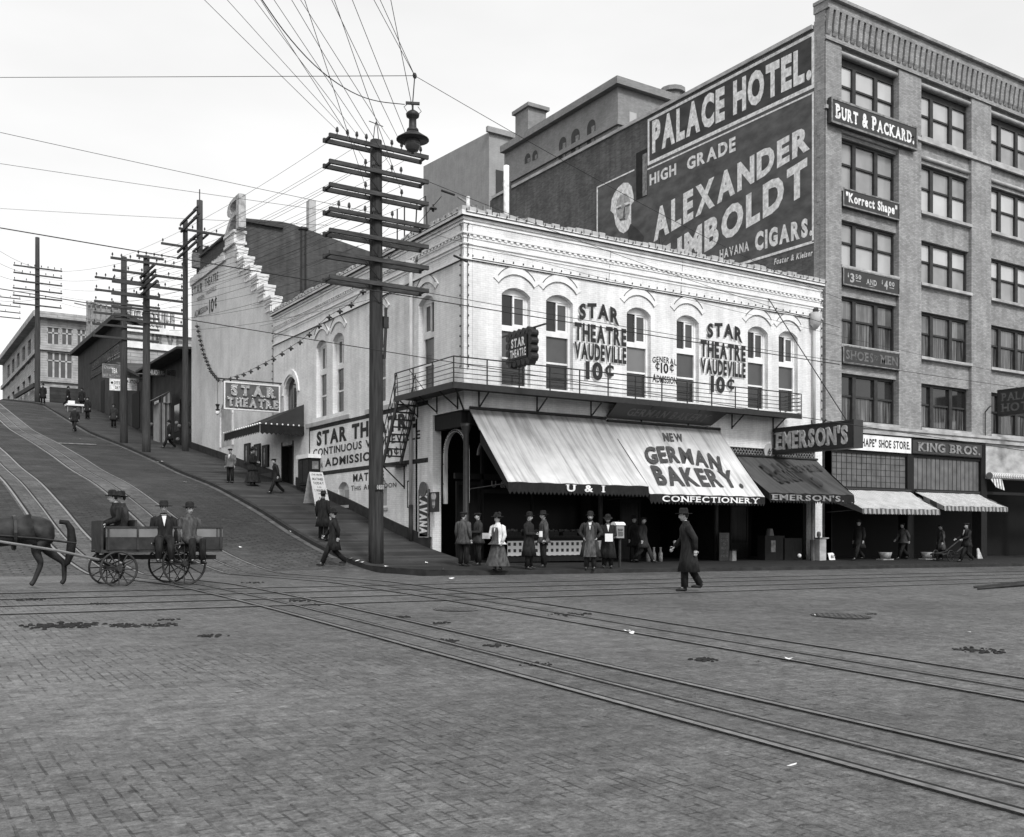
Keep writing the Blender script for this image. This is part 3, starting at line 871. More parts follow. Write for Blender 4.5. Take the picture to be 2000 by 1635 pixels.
# ---- open shop fronts under the first floor
sf = MB()
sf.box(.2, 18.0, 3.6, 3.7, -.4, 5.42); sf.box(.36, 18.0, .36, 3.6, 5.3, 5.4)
sf.box(12.1, 12.25, .3, 3.6, -.4, 5.42); sf.box(17.8, 17.99, .52, 3.6, -.5, 5.42)  # dark end panel added so the pale party wall reads as shade
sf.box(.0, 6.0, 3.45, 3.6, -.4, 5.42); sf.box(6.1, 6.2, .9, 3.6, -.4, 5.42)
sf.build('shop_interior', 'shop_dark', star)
mb = MB()
mb.box(.3, 12.2, .1, .34, 4.9, 5.41); mb.box(.08, .34, .3, 2.24, 4.86, 5.41); mb.box(12.25, 18.0, .3, .5, 4.35, 4.72)
mb.build('shop_beam', 'shop_wood', star)
mb = MB(); mb.lathe([(.16, -.1), (.16, .25), (.11, .3), (.10, 4.5), (.18, 4.72), (.2, 4.86)], (.22, .22, .1), 12); mb.build('iron_column', 'iron', star, smooth=True)
mb = MB(); mb.lathe([(.10, -.3), (.09, 4.7)], (6.15, .25, .0), 10); mb.build('iron_column', 'iron', star, smooth=True)
mb = MB(); mb.lathe([(.10, -.3), (.09, 4.7)], (12.2, .25, -.1), 10); mb.build('iron_column', 'iron', star, smooth=True)
# arched frame of the corner bay, studded with bulbs
mb = MB()
yc, rz = 1.15, .78
aw = [(.35, yc - rz * math.cos(math.pi * k / 14), 4.0 + .8 * math.sin(math.pi * k / 14)) for k in range(15)]
aw = [(.35, yc - rz, 2.2)] + aw + [(.35, yc + rz, 2.2)]
for p, q in zip(aw, aw[1:]): mb.bar(p, q, .10, .14, up=(1, 0, 0))
ar = mb.build('arch_frame', 'grey_trim', star)
mb = MB()
for k in range(0, len(aw) - 1):
    p, q = Vector(aw[k]), Vector(aw[k + 1])
    for t in (.2, .6): mb.ball(p.lerp(q, t) + Vector((-.09, 0, 0)), .025, 5, 4)
mb.build('arch_bulbs', 'dark_line', ar)
mb = MB()
yc2 = [(1.75 + .85 * math.cos(math.pi * k / 12), .55, 3.9 + .8 * math.sin(math.pi * k / 12)) for k in range(13)]
for p, q in zip(yc2, yc2[1:]): mb.bar(p, q, .06, .1, up=(0, 1, 0))
mb.build('arch_bracket', 'iron_grey', star)
# shop doors and glazing bars behind the awnings
def shop_door(x0, x1, y, z0, z1):
    mb = MB(); mb.box(x0, x0 + .1, y, y + .06, z0, z1); mb.box(x1 - .1, x1, y, y + .06, z0, z1); mb.box(x0 + .1, x1 - .1, y, y + .06, z1 - .12, z1); mb.box(x0 + .1, x1 - .1, y, y + .06, z0, z0 + .8)
    d = mb.build('door', 'shop_wood', star)
    mb = MB(); mb.box(x0 + .1, x1 - .1, y + .02, y + .035, z0 + .8, z1 - .12); mb.build('pane', 'door_glass', d)
shop_door(.45, 1.45, 1.3, .12, 3.0); shop_door(8.2, 9.3, 1.6, -.05, 2.5); shop_door(14.4, 15.5, 1.6, -.1, 2.4)
mb = MB()
mb.box(1.5, 6.0, 1.32, 1.4, 2.6, 2.75); mb.box(1.5, 1.6, 1.3, 1.4, .1, 4.8); mb.box(3.7, 3.8, 1.3, 1.4, .1, 2.6); mb.box(.4, 6.0, 1.3, 1.42, 3.1, 3.3)
gz = mb.build('shop_frame', 'shop_wood', star)
mb = MB(); mb.box(1.6, 3.7, 1.34, 1.36, .9, 2.6); mb.box(3.8, 6.0, 1.34, 1.36, .9, 2.6); mb.build('pane', 'shop_glass', gz)
lettering(star, 'window_lettering', 'U & I', 'dim_paint', (1.9, 1.28, 2.82), (2.75, 1.28, 2.82), (2.75, 1.28, 3.05), (1.9, 1.28, 3.05), off=(0, -.004, 0), bold=.03)
mb = MB()
for k in range(3): mb.box(.4, 1.5, .3 + k * .3, 1.29, -.02 + k * .05, .04 + k * .05)
mb.build('door_step', 'concrete_kerb', star)
# lattice transom with a round number medallion over the cigar shop
mb = MB()
for k in range(33): mb.bar((12.4 + k * .17, .1, 4.38), (12.4 + k * .17 + .25, .1, 4.70), .03)
for k in range(33): mb.bar((12.4 + k * .17 + .25, .085, 4.38), (12.4 + k * .17, .085, 4.70), .03)
mb.box(12.3, 18.0, .06, .14, 4.33, 4.38); mb.box(12.3, 18.0, .06, .14, 4.70, 4.718)
lt = mb.build('lattice_transom', 'dim_paint', star)
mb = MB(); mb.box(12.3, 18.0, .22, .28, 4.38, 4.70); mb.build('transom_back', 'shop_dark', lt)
mb = MB(); mb.lathe([(.34, 0), (.34, .05), (.27, .06), (.27, .03)], (15.1, -.02, 4.62), 18, axis='y'); md = mb.build('medallion', 'grey_trim', lt)
lettering(lt, 'medallion_number', '62', 'painted_black', (14.93, -.09, 4.5), (15.27, -.09, 4.5), (15.27, -.09, 4.74), (14.93, -.09, 4.74), off=(0, -.004, 0), bold=.04)

# ================================================================ THE STEPPED GABLE THEATRE UP THE HILL
th = thing('theatre_building', 'white theatre with stepped gable parapet and faded painted lettering up the hill', 'building', (0, 19.2, 3.8))
steps = [(34.35, 27.0, 17.15)]
gx = [466, 478, 491, 505, 518, 531]; gyv = [482, 499, 517, 534, 555, 576.6]
pz = [(onX(px, py, 0).y, onX(px, py, 0).z) for px, py in zip(gx, gyv)]
prof = [(34.35, 17.15), (27.05, 17.15), (27.05, 18.05), (25.3, 18.05)]
yprev = 25.3
ends = [p[0] for p in pz]; zs_ = [p[1] for p in pz]
mb = MB(); cop = MB(); lump = MB(); rr = random.Random(5)
TH = .5
mb.box(.003, TH, 27.05, 34.35, -.2 + 4, 16.75)
cop.box(-.12, TH + .05, 27.05, 34.35, 16.75, 17.15)
for k in range(28): lump.box(-.1 - rr.uniform(0, .03), TH, 27.1 + k * .26, 27.1 + k * .26 + .2, 17.15, 17.15 + rr.uniform(.03, .12))
mb.box(.003, TH, 25.3, 27.05, 3, 17.3); cop.box(-.15, TH + .1, 25.2, 27.1, 17.3, 17.45); cop.box(-.1, TH + .05, 25.3, 27.0, 17.45, 17.9); cop.box(-.16, TH + .1, 25.2, 27.1, 17.9, 18.05)
ya = 25.3
for e, z in zip(ends, zs_):
    e = min(e, ya - .2); lo = e
    mb.box(.003, TH, lo, ya, 3, z - .5)
    cop.box(-.1, TH + .06, lo - .06, ya, z - .14, z)                       # cap
    cop.box(-.07, TH + .03, lo - .03, ya, z - .30, z - .14)
    mb.box(.003, TH, lo, ya, z - .5, z - .30)
    for k in range(5):
        q = lo + .06 + k * (ya - lo - .1) / 5
        cop.box(-.07, 0, q, q + .1, z - .78, z - .5)                       # corbel teeth
    cop.box(-.09, 0, lo, ya, z - .5, z - .42)
    ya = lo
mb.box(.003, TH, YB, ya, 3, 12.1)
mb.build('wall', 'painted_brick_theatre', th)
cop.build('coping', 'painted_brick_theatre', th); lump.build('coping_bricks', 'grey_trim', th)
mb = MB(); mb.box(TH, 1.0, YB + .02, 34.3, 3, 11.8); mb.box(1.0, 16, YB + .02, 24.8, 3, 11.7); mb.build('lower_roof', 'tar_roof', th)
mb = MB()                                          # tall dark brick auditorium behind the gable
x1 = onY(880, 470, 25.5).x
mb.prism([(.55, 25.5, 4), (x1, 25.5, 4), (x1, 25.5, 17.2), (onY(570, 421, 25.5).x, 25.5, 19.0), (onY(550, 433, 25.5).x, 25.5, onY(550, 433, 25.5).z), (.55, 25.5, onY(478, 433, 25.5).z + .2)], (0, 8.6, 0))
mb.build('auditorium_wall', 'dark_brick', th)
mb = MB(); mb.box(.4, onY(552, 433, 25.5).x, 25.3, 34.2, 18.62, 18.75); mb.build('auditorium_eaves', 'dark_line', th)
mb = MB(); p = onY(608, 415, 27); mb.box(p.x - .22, p.x + .22, 26.8, 27.25, 17, onY(608, 393, 27).z); mb.build('vent_stack', 'grey_trim', th)
mb = MB(); mb.box(-.07, .003, 19.25, 22.0, 3.4, 4.2); mb.build('wall_base', 'dark_line', th)
# blind arched niche and its surround
ua, ub = onX(453, 830, 0).y, onX(433, 830, 0).y
mb = MB(); zb = onX(443, 872, 0).z; zt2 = onX(443, 812, 0).z
ap = arch_pts(ua, ub, zt2, .75, 10)
poly = [(-.006, ua, zb), (-.006, ub, zb)] + [(-.006, p, q) for p, q in reversed(ap)]
mb.prism(poly, (.004, 0, 0)); nb = mb.build('niche', 'grey_trim', th)
mb = MB(); arc_band(mb, L0, ua - .1, ub + .1, zt2, .85, .22, -.08, -.002); ubox(mb, L0, ua - .32, ua - .1, zb, zt2, -.08, -.002); ubox(mb, L0, ub + .1, ub + .32, zb, zt2, -.08, -.002)
mb.build('niche_surround', 'painted_brick_theatre', nb)
def tpaint(body, pts, mat='faded_paint', **kw):
    a, b_, c, d = [onX(px, py, 0) for px, py in pts]
    lettering(th, 'painted_lettering', body, mat, a, b_, c, d, off=(-.01, 0, 0), **kw)
tpaint('STAR', [(374.5, 578), (395.5, 570), (395.5, 551), (374.5, 565)], bold=.02)
tpaint('THEATRE', [(400, 562), (426.5, 546.5), (426.5, 530), (400, 546)], bold=.02)
tpaint('MODERN', [(385, 590), (399, 582), (399, 574), (385, 582)], bold=.0)
tpaint('VAUDEVILLE', [(402, 577), (423, 566), (423, 557), (402, 569)], bold=.0)
tpaint('ADMISSION', [(380, 621), (406.5, 606), (406.5, 595), (380, 608)], bold=.02)
tpaint('10\u00a2', [(409, 612), (424, 604), (424, 579), (409, 586)], 'painted_black', bold=.02)
# dark entrance recess with posters
mb = MB(); ubox(mb, L0, 16.35, 17.9, 3.2, 5.6, .3, .36); d = mb.build('entrance_door', 'shop_dark', star)
mb = MB(); ubox(mb, L0, 16.3, 16.42, 3.2, 5.6, -.03, .3); ubox(mb, L0, 17.84, 17.97, 3.2, 5.6, -.03, .3); mb.build('door_frame', 'shop_wood', d)
for px0, px1, py0, py1 in ((479, 490, 865, 906), (498, 510, 866, 910), (514, 526, 868, 912)):
    a, b_ = onX(px1, py0, 0), onX(px0, py0, 0); z0 = onX(px1, py1, 0).z
    t = thing('poster_board', {479: 'dark framed theatre poster with a pale figure, farthest up the hill beside the door', 498: 'dark framed theatre poster, the middle of three beside the theatre door', 514: 'dark framed theatre poster closest to the theatre door'}[px0], 'poster', (0, (a.y + b_.y) / 2, z0), 'posters beside the theatre door')
    mb = MB(); mb.box(-.08, -.004, a.y, b_.y, z0, a.z); mb.build('frame', 'shop_wood', t)
    mb = MB(); mb.box(-.09, -.082, a.y + .07, b_.y - .07, z0 + .08, a.z - .08); mb.build('sheet', 'black_paint', t)
    m0, zz = (a.y + b_.y) / 2, (z0 + a.z) / 2
    mb = MB(); mb.loft([(-.1, m0, z0 + .15, .004, .05), (-.1, m0, zz - .1, .004, .11), (-.1, m0, zz + .15, .004, .13), (-.1, m0, zz + .22, .004, .05)], 8); mb.ball((-.1, m0, zz + .32), .09, 8, 6, (.05, 1, 1.2))
    mb.build('figure_print', 'dim_paint', t)
# ================================================================ THE TALL BRICK BUILDING ON THE RIGHT
pal = thing('brick_block', 'tall tan brick block with six storeys and a dark wall advertisement', 'building', (18.6, 0, 0))
PX0, PX1, PTOP = 18.62, 42.7, 24.2
COLS = [(19.76 + k * 5.86, 23.9 + k * 5.86) for k in range(4)]
ROWS = [(20.39, 22.62), (16.75, 19.12), (13.28, 15.4), (9.7, 11.92), (6.24, 8.42)]
mb = MB()
for (ua, ub), nxt in zip([(PX0, COLS[0][0])] + [(COLS[k][1], COLS[k + 1][0]) for k in range(3)] + [(COLS[3][1], PX1)], range(5)):
    ubox(mb, F0, ua, ub, 5.95, PTOP - .9, 0, .6)     # piers
ubox(mb, F0, PX0, PX1, PTOP - .9, PTOP, 0, .6)
mb.build('pier_wall', 'tan_brick', pal)
mb = MB(); zz = 5.95
for k, (z0, z1) in enumerate(reversed(ROWS)):
    for ua, ub in COLS:
        mb = MB(); ubox(mb, F0, ua, ub, zz, z0 - .14, .16, .55); mb.build('spandrel', 'tan_brick', pal)
    zz = z1
for ua, ub in COLS:
    mb = MB(); ubox(mb, F0, ua, ub, zz + .22, PTOP - .9, .16, .55); mb.build('spandrel', 'tan_brick', pal)
mb = MB()
mb.box(PX0, PX0 + .45, .6, 28, -.5, PTOP - .3)
mb.box(PX0, PX1, 28, 28.4, -.5, PTOP - .3); mb.box(PX1 - .4, PX1, .6, 28, -.5, PTOP - .3); mb.box(PX0, PX0 + .45, 0, .6, -.5, 5.95)
mb.build('side_wall', 'red_brick', pal)
mb = MB(); z = 5.5; k = 0
while z < PTOP - .5:                                # toothed quoins where the tan brick returns
    w = .42 if k % 2 else .24
    mb.box(PX0 - .012, PX0 + .05, .0, .004 + w, z, z + .5); z += .5; k += 1
mb.build('quoins', 'tan_brick', pal)
mb = MB(); mb.box(PX0 + .45, PX1 - .4, .6, 28, PTOP - 1.2, PTOP - 1.1); mb.build('roof', 'tar_roof', pal)
mb = MB()
for x in range(0): pass
mb.box(PX0 - .1, PX0 + .5, .65, 28.1, PTOP - .3, PTOP - .12); mb.build('side_coping', 'stone_band', pal)
def palace_window(ua, ub, z0, z1, row):
    mb = MB(); d = .38; fr = .12; w = (ub - ua)
    ubox(mb, F0, ua, ub, z0, z0 + .1, d - .06, d + .12); ubox(mb, F0, ua, ub, z1 - .12, z1 + .2, d - .06, d + .12)
    cuts = [ua, ua + w * .30, ua + w * .68, ub]
    for k, u in enumerate(cuts):
        ww = fr if k in (1, 2) else fr * .6
        ubox(mb, F0, max(ua, u - ww), min(ub, u + ww), z0 + .1, z1 - .12, d - .09, d + .12)
    mid = (z0 + z1) / 2 + .1
    for a, b_ in zip(cuts, cuts[1:]): ubox(mb, F0, a, b_, mid - .045, mid + .045, d - .03, d + .09)
    fo = mb.build('window', 'window_dark_frame', pal)
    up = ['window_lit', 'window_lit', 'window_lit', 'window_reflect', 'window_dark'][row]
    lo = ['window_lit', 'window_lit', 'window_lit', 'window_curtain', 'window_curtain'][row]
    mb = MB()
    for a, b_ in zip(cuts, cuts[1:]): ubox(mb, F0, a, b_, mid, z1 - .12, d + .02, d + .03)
    alt = ['window_lit', 'window_sky_tone_b', 'window_sky_tone_c'][int(ua * 3 + z0 * 7) % 3]
    if row < 3: lo = ['window_lit', 'window_sky_tone_b', 'window_sky_tone_c'][int(ua * 5 + z0 * 3) % 3]
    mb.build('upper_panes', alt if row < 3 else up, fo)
    mb = MB()
    for a, b_ in zip(cuts, cuts[1:]): ubox(mb, F0, a, b_, z0 + .1, mid, d + .05, d + .06)
    mb.build('lower_panes', lo, fo)
    mb = MB(); ubox(mb, F0, ua - .02, ub + .02, z0 - .14, z0 - .002, -.05, .5); mb.build('sill', 'stone_band', fo)
    return fo
for r_, (z0, z1) in enumerate(ROWS):
    for ua, ub in COLS: palace_window(ua, ub, z0, z1, r_)
for z0, z1 in ROWS[:2]:                             # lintel roll over the two upper rows
    for ua, ub in COLS:
        mb = MB(); mb.tube([(ua + .05, .1, z1 + .28), (ub - .05, .1, z1 + .28)], .1, 8); mb.build('lintel_roll', 'stone_band', pal, smooth=True)
mb = MB(); ubox(mb, F0, PX0 - .02, PX1, 20.08, 20.24, -.1, .02); mb.build('stone_belt', 'stone_band', pal); mb = MB(); ubox(mb, F0, PX0, PX1, 5.72, 6.02, -.16, .02); ubox(mb, F0, PX0, PX1, 5.95, 6.08, -.24, -.0)
mb.build('stone_belt', 'stone_band', pal)
# cornice with long corbels
mb = MB(); ubox(mb, F0, PX0 - .04, PX1, 24.5, 24.86, -.24, .6); ubox(mb, F0, PX0 - .08, PX1, 24.86, 25.0, -.42, .6); ubox(mb, F0, PX0, PX1, PTOP, 24.5, -.03, .55); ubox(mb, F0, PX0, PX1, 23.18, 23.28, -.08, .02)
mb.build('cornice', 'tan_brick', pal)
mb = MB(); x = PX0 + .06
while x < PX1 - .3: mb.prism([(x, -.031, 23.45), (x, -.12, 23.62), (x, -.16, 24.1), (x, -.235, 24.495), (x, -.031, 24.495)], (.27, 0, 0)); x += .42
mb.build('corbels', 'tan_brick', pal)
# side wall: painted advertisement
def side(px, py): return onX(px, py, PX0)
def spaint(body, pts, mat='painted_white', off=-.012, **kw):
    a, b_, c, d = [side(px, py) for px, py in pts]
    lettering(pal, 'painted_lettering', body, mat, a, b_, c, d, off=(off, 0, 0), **kw)
mb = MB(); mb.box(PX0 - .006, PX0 - .001, .58, 11.97, 21.25, 23.7); mb.build('advertisement_ground', 'ad_dark', pal)
mb = MB(); mb.box(PX0 - .006, PX0 - .001, .58, 16.6, 14.2, 21.24); mb.build('advertisement_ground', 'ad_mid', pal)
mb = MB()
for (ya, yb_, za, zb_) in ((.58, 11.97, 23.6, 23.75), (.58, 11.97, 21.22, 21.4), (.58, .72, 21.4, 23.6), (11.83, 11.97, 21.4, 23.6), (.6, 12.0, 20.98, 21.06), (.6, .7, 14.28, 20.98), (.6, 16.5, 14.22, 14.34), (16.4, 16.5, 14.34, 21.3), (13.1, 16.5, 21.3, 21.38)):
    mb.box(PX0 - .014, PX0 - .007, ya, yb_, za, zb_)
mb.build('painted_border', 'painted_white', pal)
spaint('PALACE HOTEL.', [(1274, 296), (1585, 149), (1585, 88), (1274, 240)], bold=.055, track=.08)
spaint('HIGH', [(1269, 362), (1321, 340), (1321, 319), (1269, 342)], bold=.04)
spaint('GRADE', [(1342, 332), (1437, 293), (1437, 267), (1342, 310)], bold=.04)
spaint('ALEXANDER', [(1277, 469), (1582, 288), (1582, 243), (1277, 413)], bold=.05, track=.1)
spaint('HUMBOLDT', [(1268, 552), (1577, 373), (1577, 310), (1268, 503)], bold=.05, track=.1)
spaint('HAVANA', [(1406, 506), (1463, 489), (1463, 471), (1406, 489)], bold=.03)
spaint('CIGARS.', [(1475, 489), (1587, 457), (1587, 425), (1475, 456)], bold=.055)
spaint('Foster & Kleiser', [(1512, 517), (1587, 499), (1587, 488), (1512, 506)], bold=.03, skew=.02)
# painted head of a white-haired man
def face(poly, mat, dx, name):
    P = [side(px, py) for px, py in poly]
    mb = MB(); mb.prism([(PX0 - dx, p.y, p.z) for p in P], (-.003, 0, 0)); return mb.build(name, mat, pal)
face([(1206, 475), (1198, 462), (1190, 470), (1183, 480), (1256, 480), (1258, 462), (1248, 450), (1232, 437), (1226, 452), (1230, 478)], 'ad_dark', .010, 'painted_coat')
face([(1193, 412), (1195, 390), (1200, 378), (1208, 366), (1218, 357), (1227, 357), (1234, 364), (1238, 384), (1238, 394), (1233, 400), (1233, 440), (1226, 450), (1218, 456), (1210, 452), (1203, 440), (1199, 418)], 'painted_white', .010, 'painted_head')
face([(1203, 405), (1206, 391), (1213, 380), (1224, 378), (1231, 390), (1230, 416), (1224, 430), (1212, 432), (1205, 422)], 'painted_pale', .014, 'painted_face')
for pl in ([(1206, 407), (1213, 404), (1214, 407), (1208, 410)], [(1221, 402), (1230, 398), (1231, 401), (1222, 405)], [(1219, 404), (1221, 404), (1222, 424), (1217, 427)], [(1210, 428), (1222, 426), (1222, 429), (1212, 431)]):
    face(pl, 'faded_paint', .018, 'painted_feature')
face([(1203, 405), (1212, 400), (1214, 402), (1206, 407)], 'painted_white', .018, 'painted_brow'); face([(1219, 397), (1228, 394), (1232, 397), (1222, 401)], 'painted_white', .018, 'painted_brow')
# arched window with pale shutter in the side wall
ya, yb_ = side(1272, 300).y, side(1243, 300).y
mb = MB(); mb.box(PX0 - .02, PX0 - .016, max(ya, 12.0), yb_, 19.6, 22.2); w = mb.build('side_window', 'window_black_recess', pal)
mb = MB(); mb.box(PX0 - .03, PX0 - .0205, max(ya, 12.0) + .02, yb_ - .55, 19.65, 21.95); mb.build('shutter', 'dim_paint', w)
# ground storey: dark shop fronts, transom lights
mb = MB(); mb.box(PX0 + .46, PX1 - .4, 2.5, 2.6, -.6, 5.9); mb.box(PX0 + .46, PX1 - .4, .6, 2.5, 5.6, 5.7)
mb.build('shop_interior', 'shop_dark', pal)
mb = MB()
for x in (PX0, 24.55, 30.6, 36.3): ubox(mb, F0, x + .002, x + .5, -.6, 5.7, .0, .5)
ubox(mb, F0, PX0 + .5, PX1, 4.78, 4.9, .04, .4); ubox(mb, F0, PX0 + .5, PX1, 3.1, 3.25, .02, .4)
mb.build('shop_frame', 'shop_wood', pal)
mb = MB(); mb.box(PX0 + .5, 24.5, .1, .16, 3.25, 4.78); mb.box(25.1, 30.5, .1, .16, 3.25, 4.78); tg = mb.build('transom_light', 'enamel_grey', pal)
mb = MB()
for k in range(34): 
    x = PX0 + .55 + k * .35
    if not 24.4 < x < 25.2: mb.box(x, x + .02, .085, .1, 3.25, 4.78)
for k in range(5): mb.box(PX0 + .5, 24.5, .088, .099, 3.5 + k * .28, 3.515 + k * .28)
mb.build('glazing_bar', 'shop_wood', tg)
mb = MB(); mb.box(30.95, 36.2, -.02, .3, 3.9, 5.7); mb.build('rendered_panel', 'stone_band', pal)

# ================================================================ SIGNS
def board(name, label, cat, p00, p10, p11, p01, face_m, rim_m, thick=.12, rim=.07, group=None, n=None):
    p00, p10, p11, p01 = map(Vector, (p00, p10, p11, p01))
    nn = Vector(n) if n else (p10 - p00).cross(p01 - p00).normalized()
    t = thing(name, label, cat, tuple((p00 + p10) / 2), group)
    mb = MB(); mb.prism([p00 - nn * thick, p10 - nn * thick, p11 - nn * thick, p01 - nn * thick], nn * thick); bo = mb.build('panel', face_m, t)
    if rim_m:
        mb = MB(); u = (p10 - p00).normalized() * rim; v = (p01 - p00).normalized() * rim; f = nn * .003; e = nn * .02
        for a, b_, c, d in ((p00, p10, p10 + v, p00 + v), (p01 - v, p11 - v, p11, p01), (p00 + v, p00 + v + u, p01 - v + u, p01 - v), (p10 + v - u, p10 + v, p11 - v, p11 - v - u)):
            mb.prism([a + f, b_ + f, c + f, d + f], e)
        mb.build('rim', rim_m, t)
    return t, nn
def sub(p00, p10, p11, p01, s0, s1, t0, t1):
    p00, p10, p11, p01 = map(Vector, (p00, p10, p11, p01))
    def q(s, t): return (p00 * (1 - s) + p10 * s) * (1 - t) + (p01 * (1 - s) + p11 * s) * t
    return q(s0, t0), q(s1, t0), q(s1, t1), q(s0, t1)
c = rectY(-.25, 18.75, 24.95, 19.42, 20.55)
t, n = board('shop_sign', 'black board lettered BURT & PACKARD below the topmost windows', 'sign', *c, 'enamel_dark', 'dim_paint', .2, .09)
lettering(t, 'sign_lettering', 'BURT & PACKARD.', 'painted_white', *sub(*c, .05, .96, .25, .78), bold=.045, serif=True, small=.86)
mb = MB(); mb.bar((19.2, -.4, 19.95), (19.2, .02, 19.95), .06); mb.bar((24.5, -.4, 19.95), (24.5, .02, 19.95), .06); mb.build('bracket', 'iron', t)
a, b_ = onY(1644, 385, .0), onY(1755, 412, .0)
def psign(py0, py1, lab, txt, mat, **kw):
    z1, z0 = onY(1643, py0, 0).z, onY(1643, py1, 0).z
    c = rectY(-.06, 19.78, 23.88, z0, z1)
    t, n = board('shop_sign', lab, 'sign', *c, 'enamel_dark', 'dim_paint', .18, .06)
    return t, c
t, c = psign(366, 402, 'black board lettered "Korrect Shape" under the third row of windows from the roof', '', 0)
lettering(t, 'sign_lettering', '"Korrect Shape"', 'painted_white', *sub(*c, .05, .95, .30, .78), bold=.04, track=.07)
t, c = psign(521, 556, 'black board with gilt prices $3.50 and $4.00', '', 0)
for body, s0, s1, t0, t1 in (('$', .08, .10, .5, .72), ('3', .12, .19, .24, .72), ('50', .21, .31, .48, .72), ('AND', .40, .58, .3, .6), ('$', .67, .69, .5, .72), ('4', .71, .78, .24, .72), ('00', .80, .90, .48, .72)):
    lettering(t, 'sign_lettering', body, 'painted_pale', *sub(*c, s0, s1, t0, t1), bold=.03, serif=len(body) == 3)
mb = MB()
for s0, s1 in ((.22, .30), (.81, .89), (.44, .54)): mb.quad(*[p + Vector((0, -.006, 0)) for p in sub(*c, s0, s1, .34 if s0 != .44 else .2, .38 if s0 != .44 else .23)])
mb.build('underline', 'painted_pale', t)
t, c = psign(673, 709, 'dark board with dull letters SHOES FOR MEN', '', 0)
lettering(t, 'sign_lettering', 'SHOES', 'faded_paint', *sub(*c, .05, .52, .26, .74), bold=.03, serif=True)
lettering(t, 'sign_lettering', 'FOR', 'faded_paint', *sub(*c, .54, .63, .4, .66), bold=.02, serif=True)
lettering(t, 'sign_lettering', 'MEN', 'faded_paint', *sub(*c, .65, .96, .26, .74), bold=.03, serif=True)
c = rectY(-.08, 18.66, 24.72, 4.93, 5.66)
t, n = board('shop_sign', 'long white board lettered SHAPE" SHOE STORE above the transom', 'sign', *c, 'white_trim', None, .1)
lettering(t, 'sign_lettering', '"KORRECT SHAPE" SHOE STORE.', 'painted_black', *sub(*c, .02, .985, .26, .74), bold=.03, track=.08)
c = rectY(-.06, 24.8, 30.65, 4.93, 5.66)
t, n = board('shop_sign', 'dark board with raised letters KING BROS.', 'sign', *c, 'enamel_dark', 'shop_wood', .1, .05)
lettering(t, 'sign_lettering', 'KING BROS.', 'dim_paint', *sub(*c, .08, .95, .22, .78), bold=.03, serif=True, ext=.02, depth=.03)

# perpendicular electric sign over the cigar shop
XE = onY(1507, 860, 0).x
ye = onX(1668, 850, XE).y
z0, z1 = onX(1668, 874, XE).z, onX(1668, 819, XE).z
c = ((XE, -.12, z0), (XE, ye, z0), (XE, ye, z1), (XE, -.12, z1))
t, n = board('electric_sign', "black box sign lettered EMERSON'S jutting over the pavement beside the balcony end", 'sign', *c, 'enamel_dark', 'iron', .55, .07, n=(-1, 0, 0))
lettering(t, 'sign_lettering', "EMERSON'S", 'shadow_paint', *sub(*c, .04, .93, .18, .80), off=(-.012, 0, 0), bold=.04, serif=True, ext=.02, depth=.05)
mb = MB(); p = onY(1500, 582, 0); mb.bar((p.x, 0, p.z), (XE + .2, ye + .5, z1), .03); mb.bar((XE + .3, -.12, z1 - .05), (XE + .3, .02, z1 - .05), .08); mb.build('stay_rod', 'iron', t)
# small scalloped sign over the balcony
XS = onY(972, 655, 0).x
yn = onX(1036, 690, XS).y; yf = onX(992, 690, XS).y
z0, z1 = onX(1036, 703, XS).z, onX(1036, 642, XS).z
c = ((XS, yf, z0), (XS, yn, z0), (XS, yn, z1), (XS, yf, z1))
t, n = board('electric_sign', 'small black scalloped box sign lettered STAR THEATRE hanging over the balcony', 'sign', *c, 'enamel_dark', None, .3, n=(-1, 0, 0))
mb = MB()
for k in range(5):
    y = yf + (yn - yf) * (k + .5) / 5
    for z in (z0, z1): mb.lathe([(.11, 0), (.11, .28)], (XS - .02, y, z), 12, axis='x')
for k in range(4):
    z = z0 + (z1 - z0) * (k + .5) / 4
    for y in (yf, yn): mb.lathe([(.12, 0), (.12, .28)], (XS - .02, y, z), 12, axis='x')
mb.build('scalloped_rim', 'iron', t)
mb = MB(); mb.quad(*[p + Vector((-.035, 0, 0)) for p in sub(*c, .12, .88, .12, .9)]); mb.build('name_plate', 'black_paint', t)
lettering(t, 'sign_lettering', 'STAR', 'painted_white', *sub(*c, .2, .8, .53, .8), off=(-.045, 0, 0), bold=.04, serif=True)
lettering(t, 'sign_lettering', 'THEATRE', 'painted_white', *sub(*c, .15, .85, .2, .45), off=(-.045, 0, 0), bold=.03)
pr = onX(1056, 630, XS)
mb = MB(); mb.bar((XS + .2, .02, z1 + .08), (XS + .2, pr.y, z1 + .08), .05); mb.build('hanging_rod', 'iron', t)
# big framed bulb sign across the hill pavement
YT = onX(552, 748, 0).y
xl, xr_ = onY(437, 775, YT).x, onY(547, 775, YT).x
z0, z1 = onY(437, 799, YT).z, onY(437, 744, YT).z
c = ((xl, YT, z0), (xr_, YT, z0), (xr_, YT, z1), (xl, YT, z1))
t, n = board('electric_sign', 'grey framed bulb sign lettered STAR THEATRE reaching across the hill pavement', 'sign', *c, 'enamel_grey', 'bulb_pale', .12, .07, n=(0, -1, 0))
lettering(t, 'sign_lettering', 'STAR', 'painted_pale', *sub(*c, .12, .90, .54, .88), off=(0, -.02, 0), bold=.06, serif=True, track=.3, ext=.02, depth=.06)
lettering(t, 'sign_lettering', 'THEATRE', 'painted_pale', *sub(*c, .06, .95, .13, .42), off=(0, -.02, 0), bold=.05, serif=True, track=.2, ext=.02, depth=.06)
mb = MB(); rr = random.Random(2)
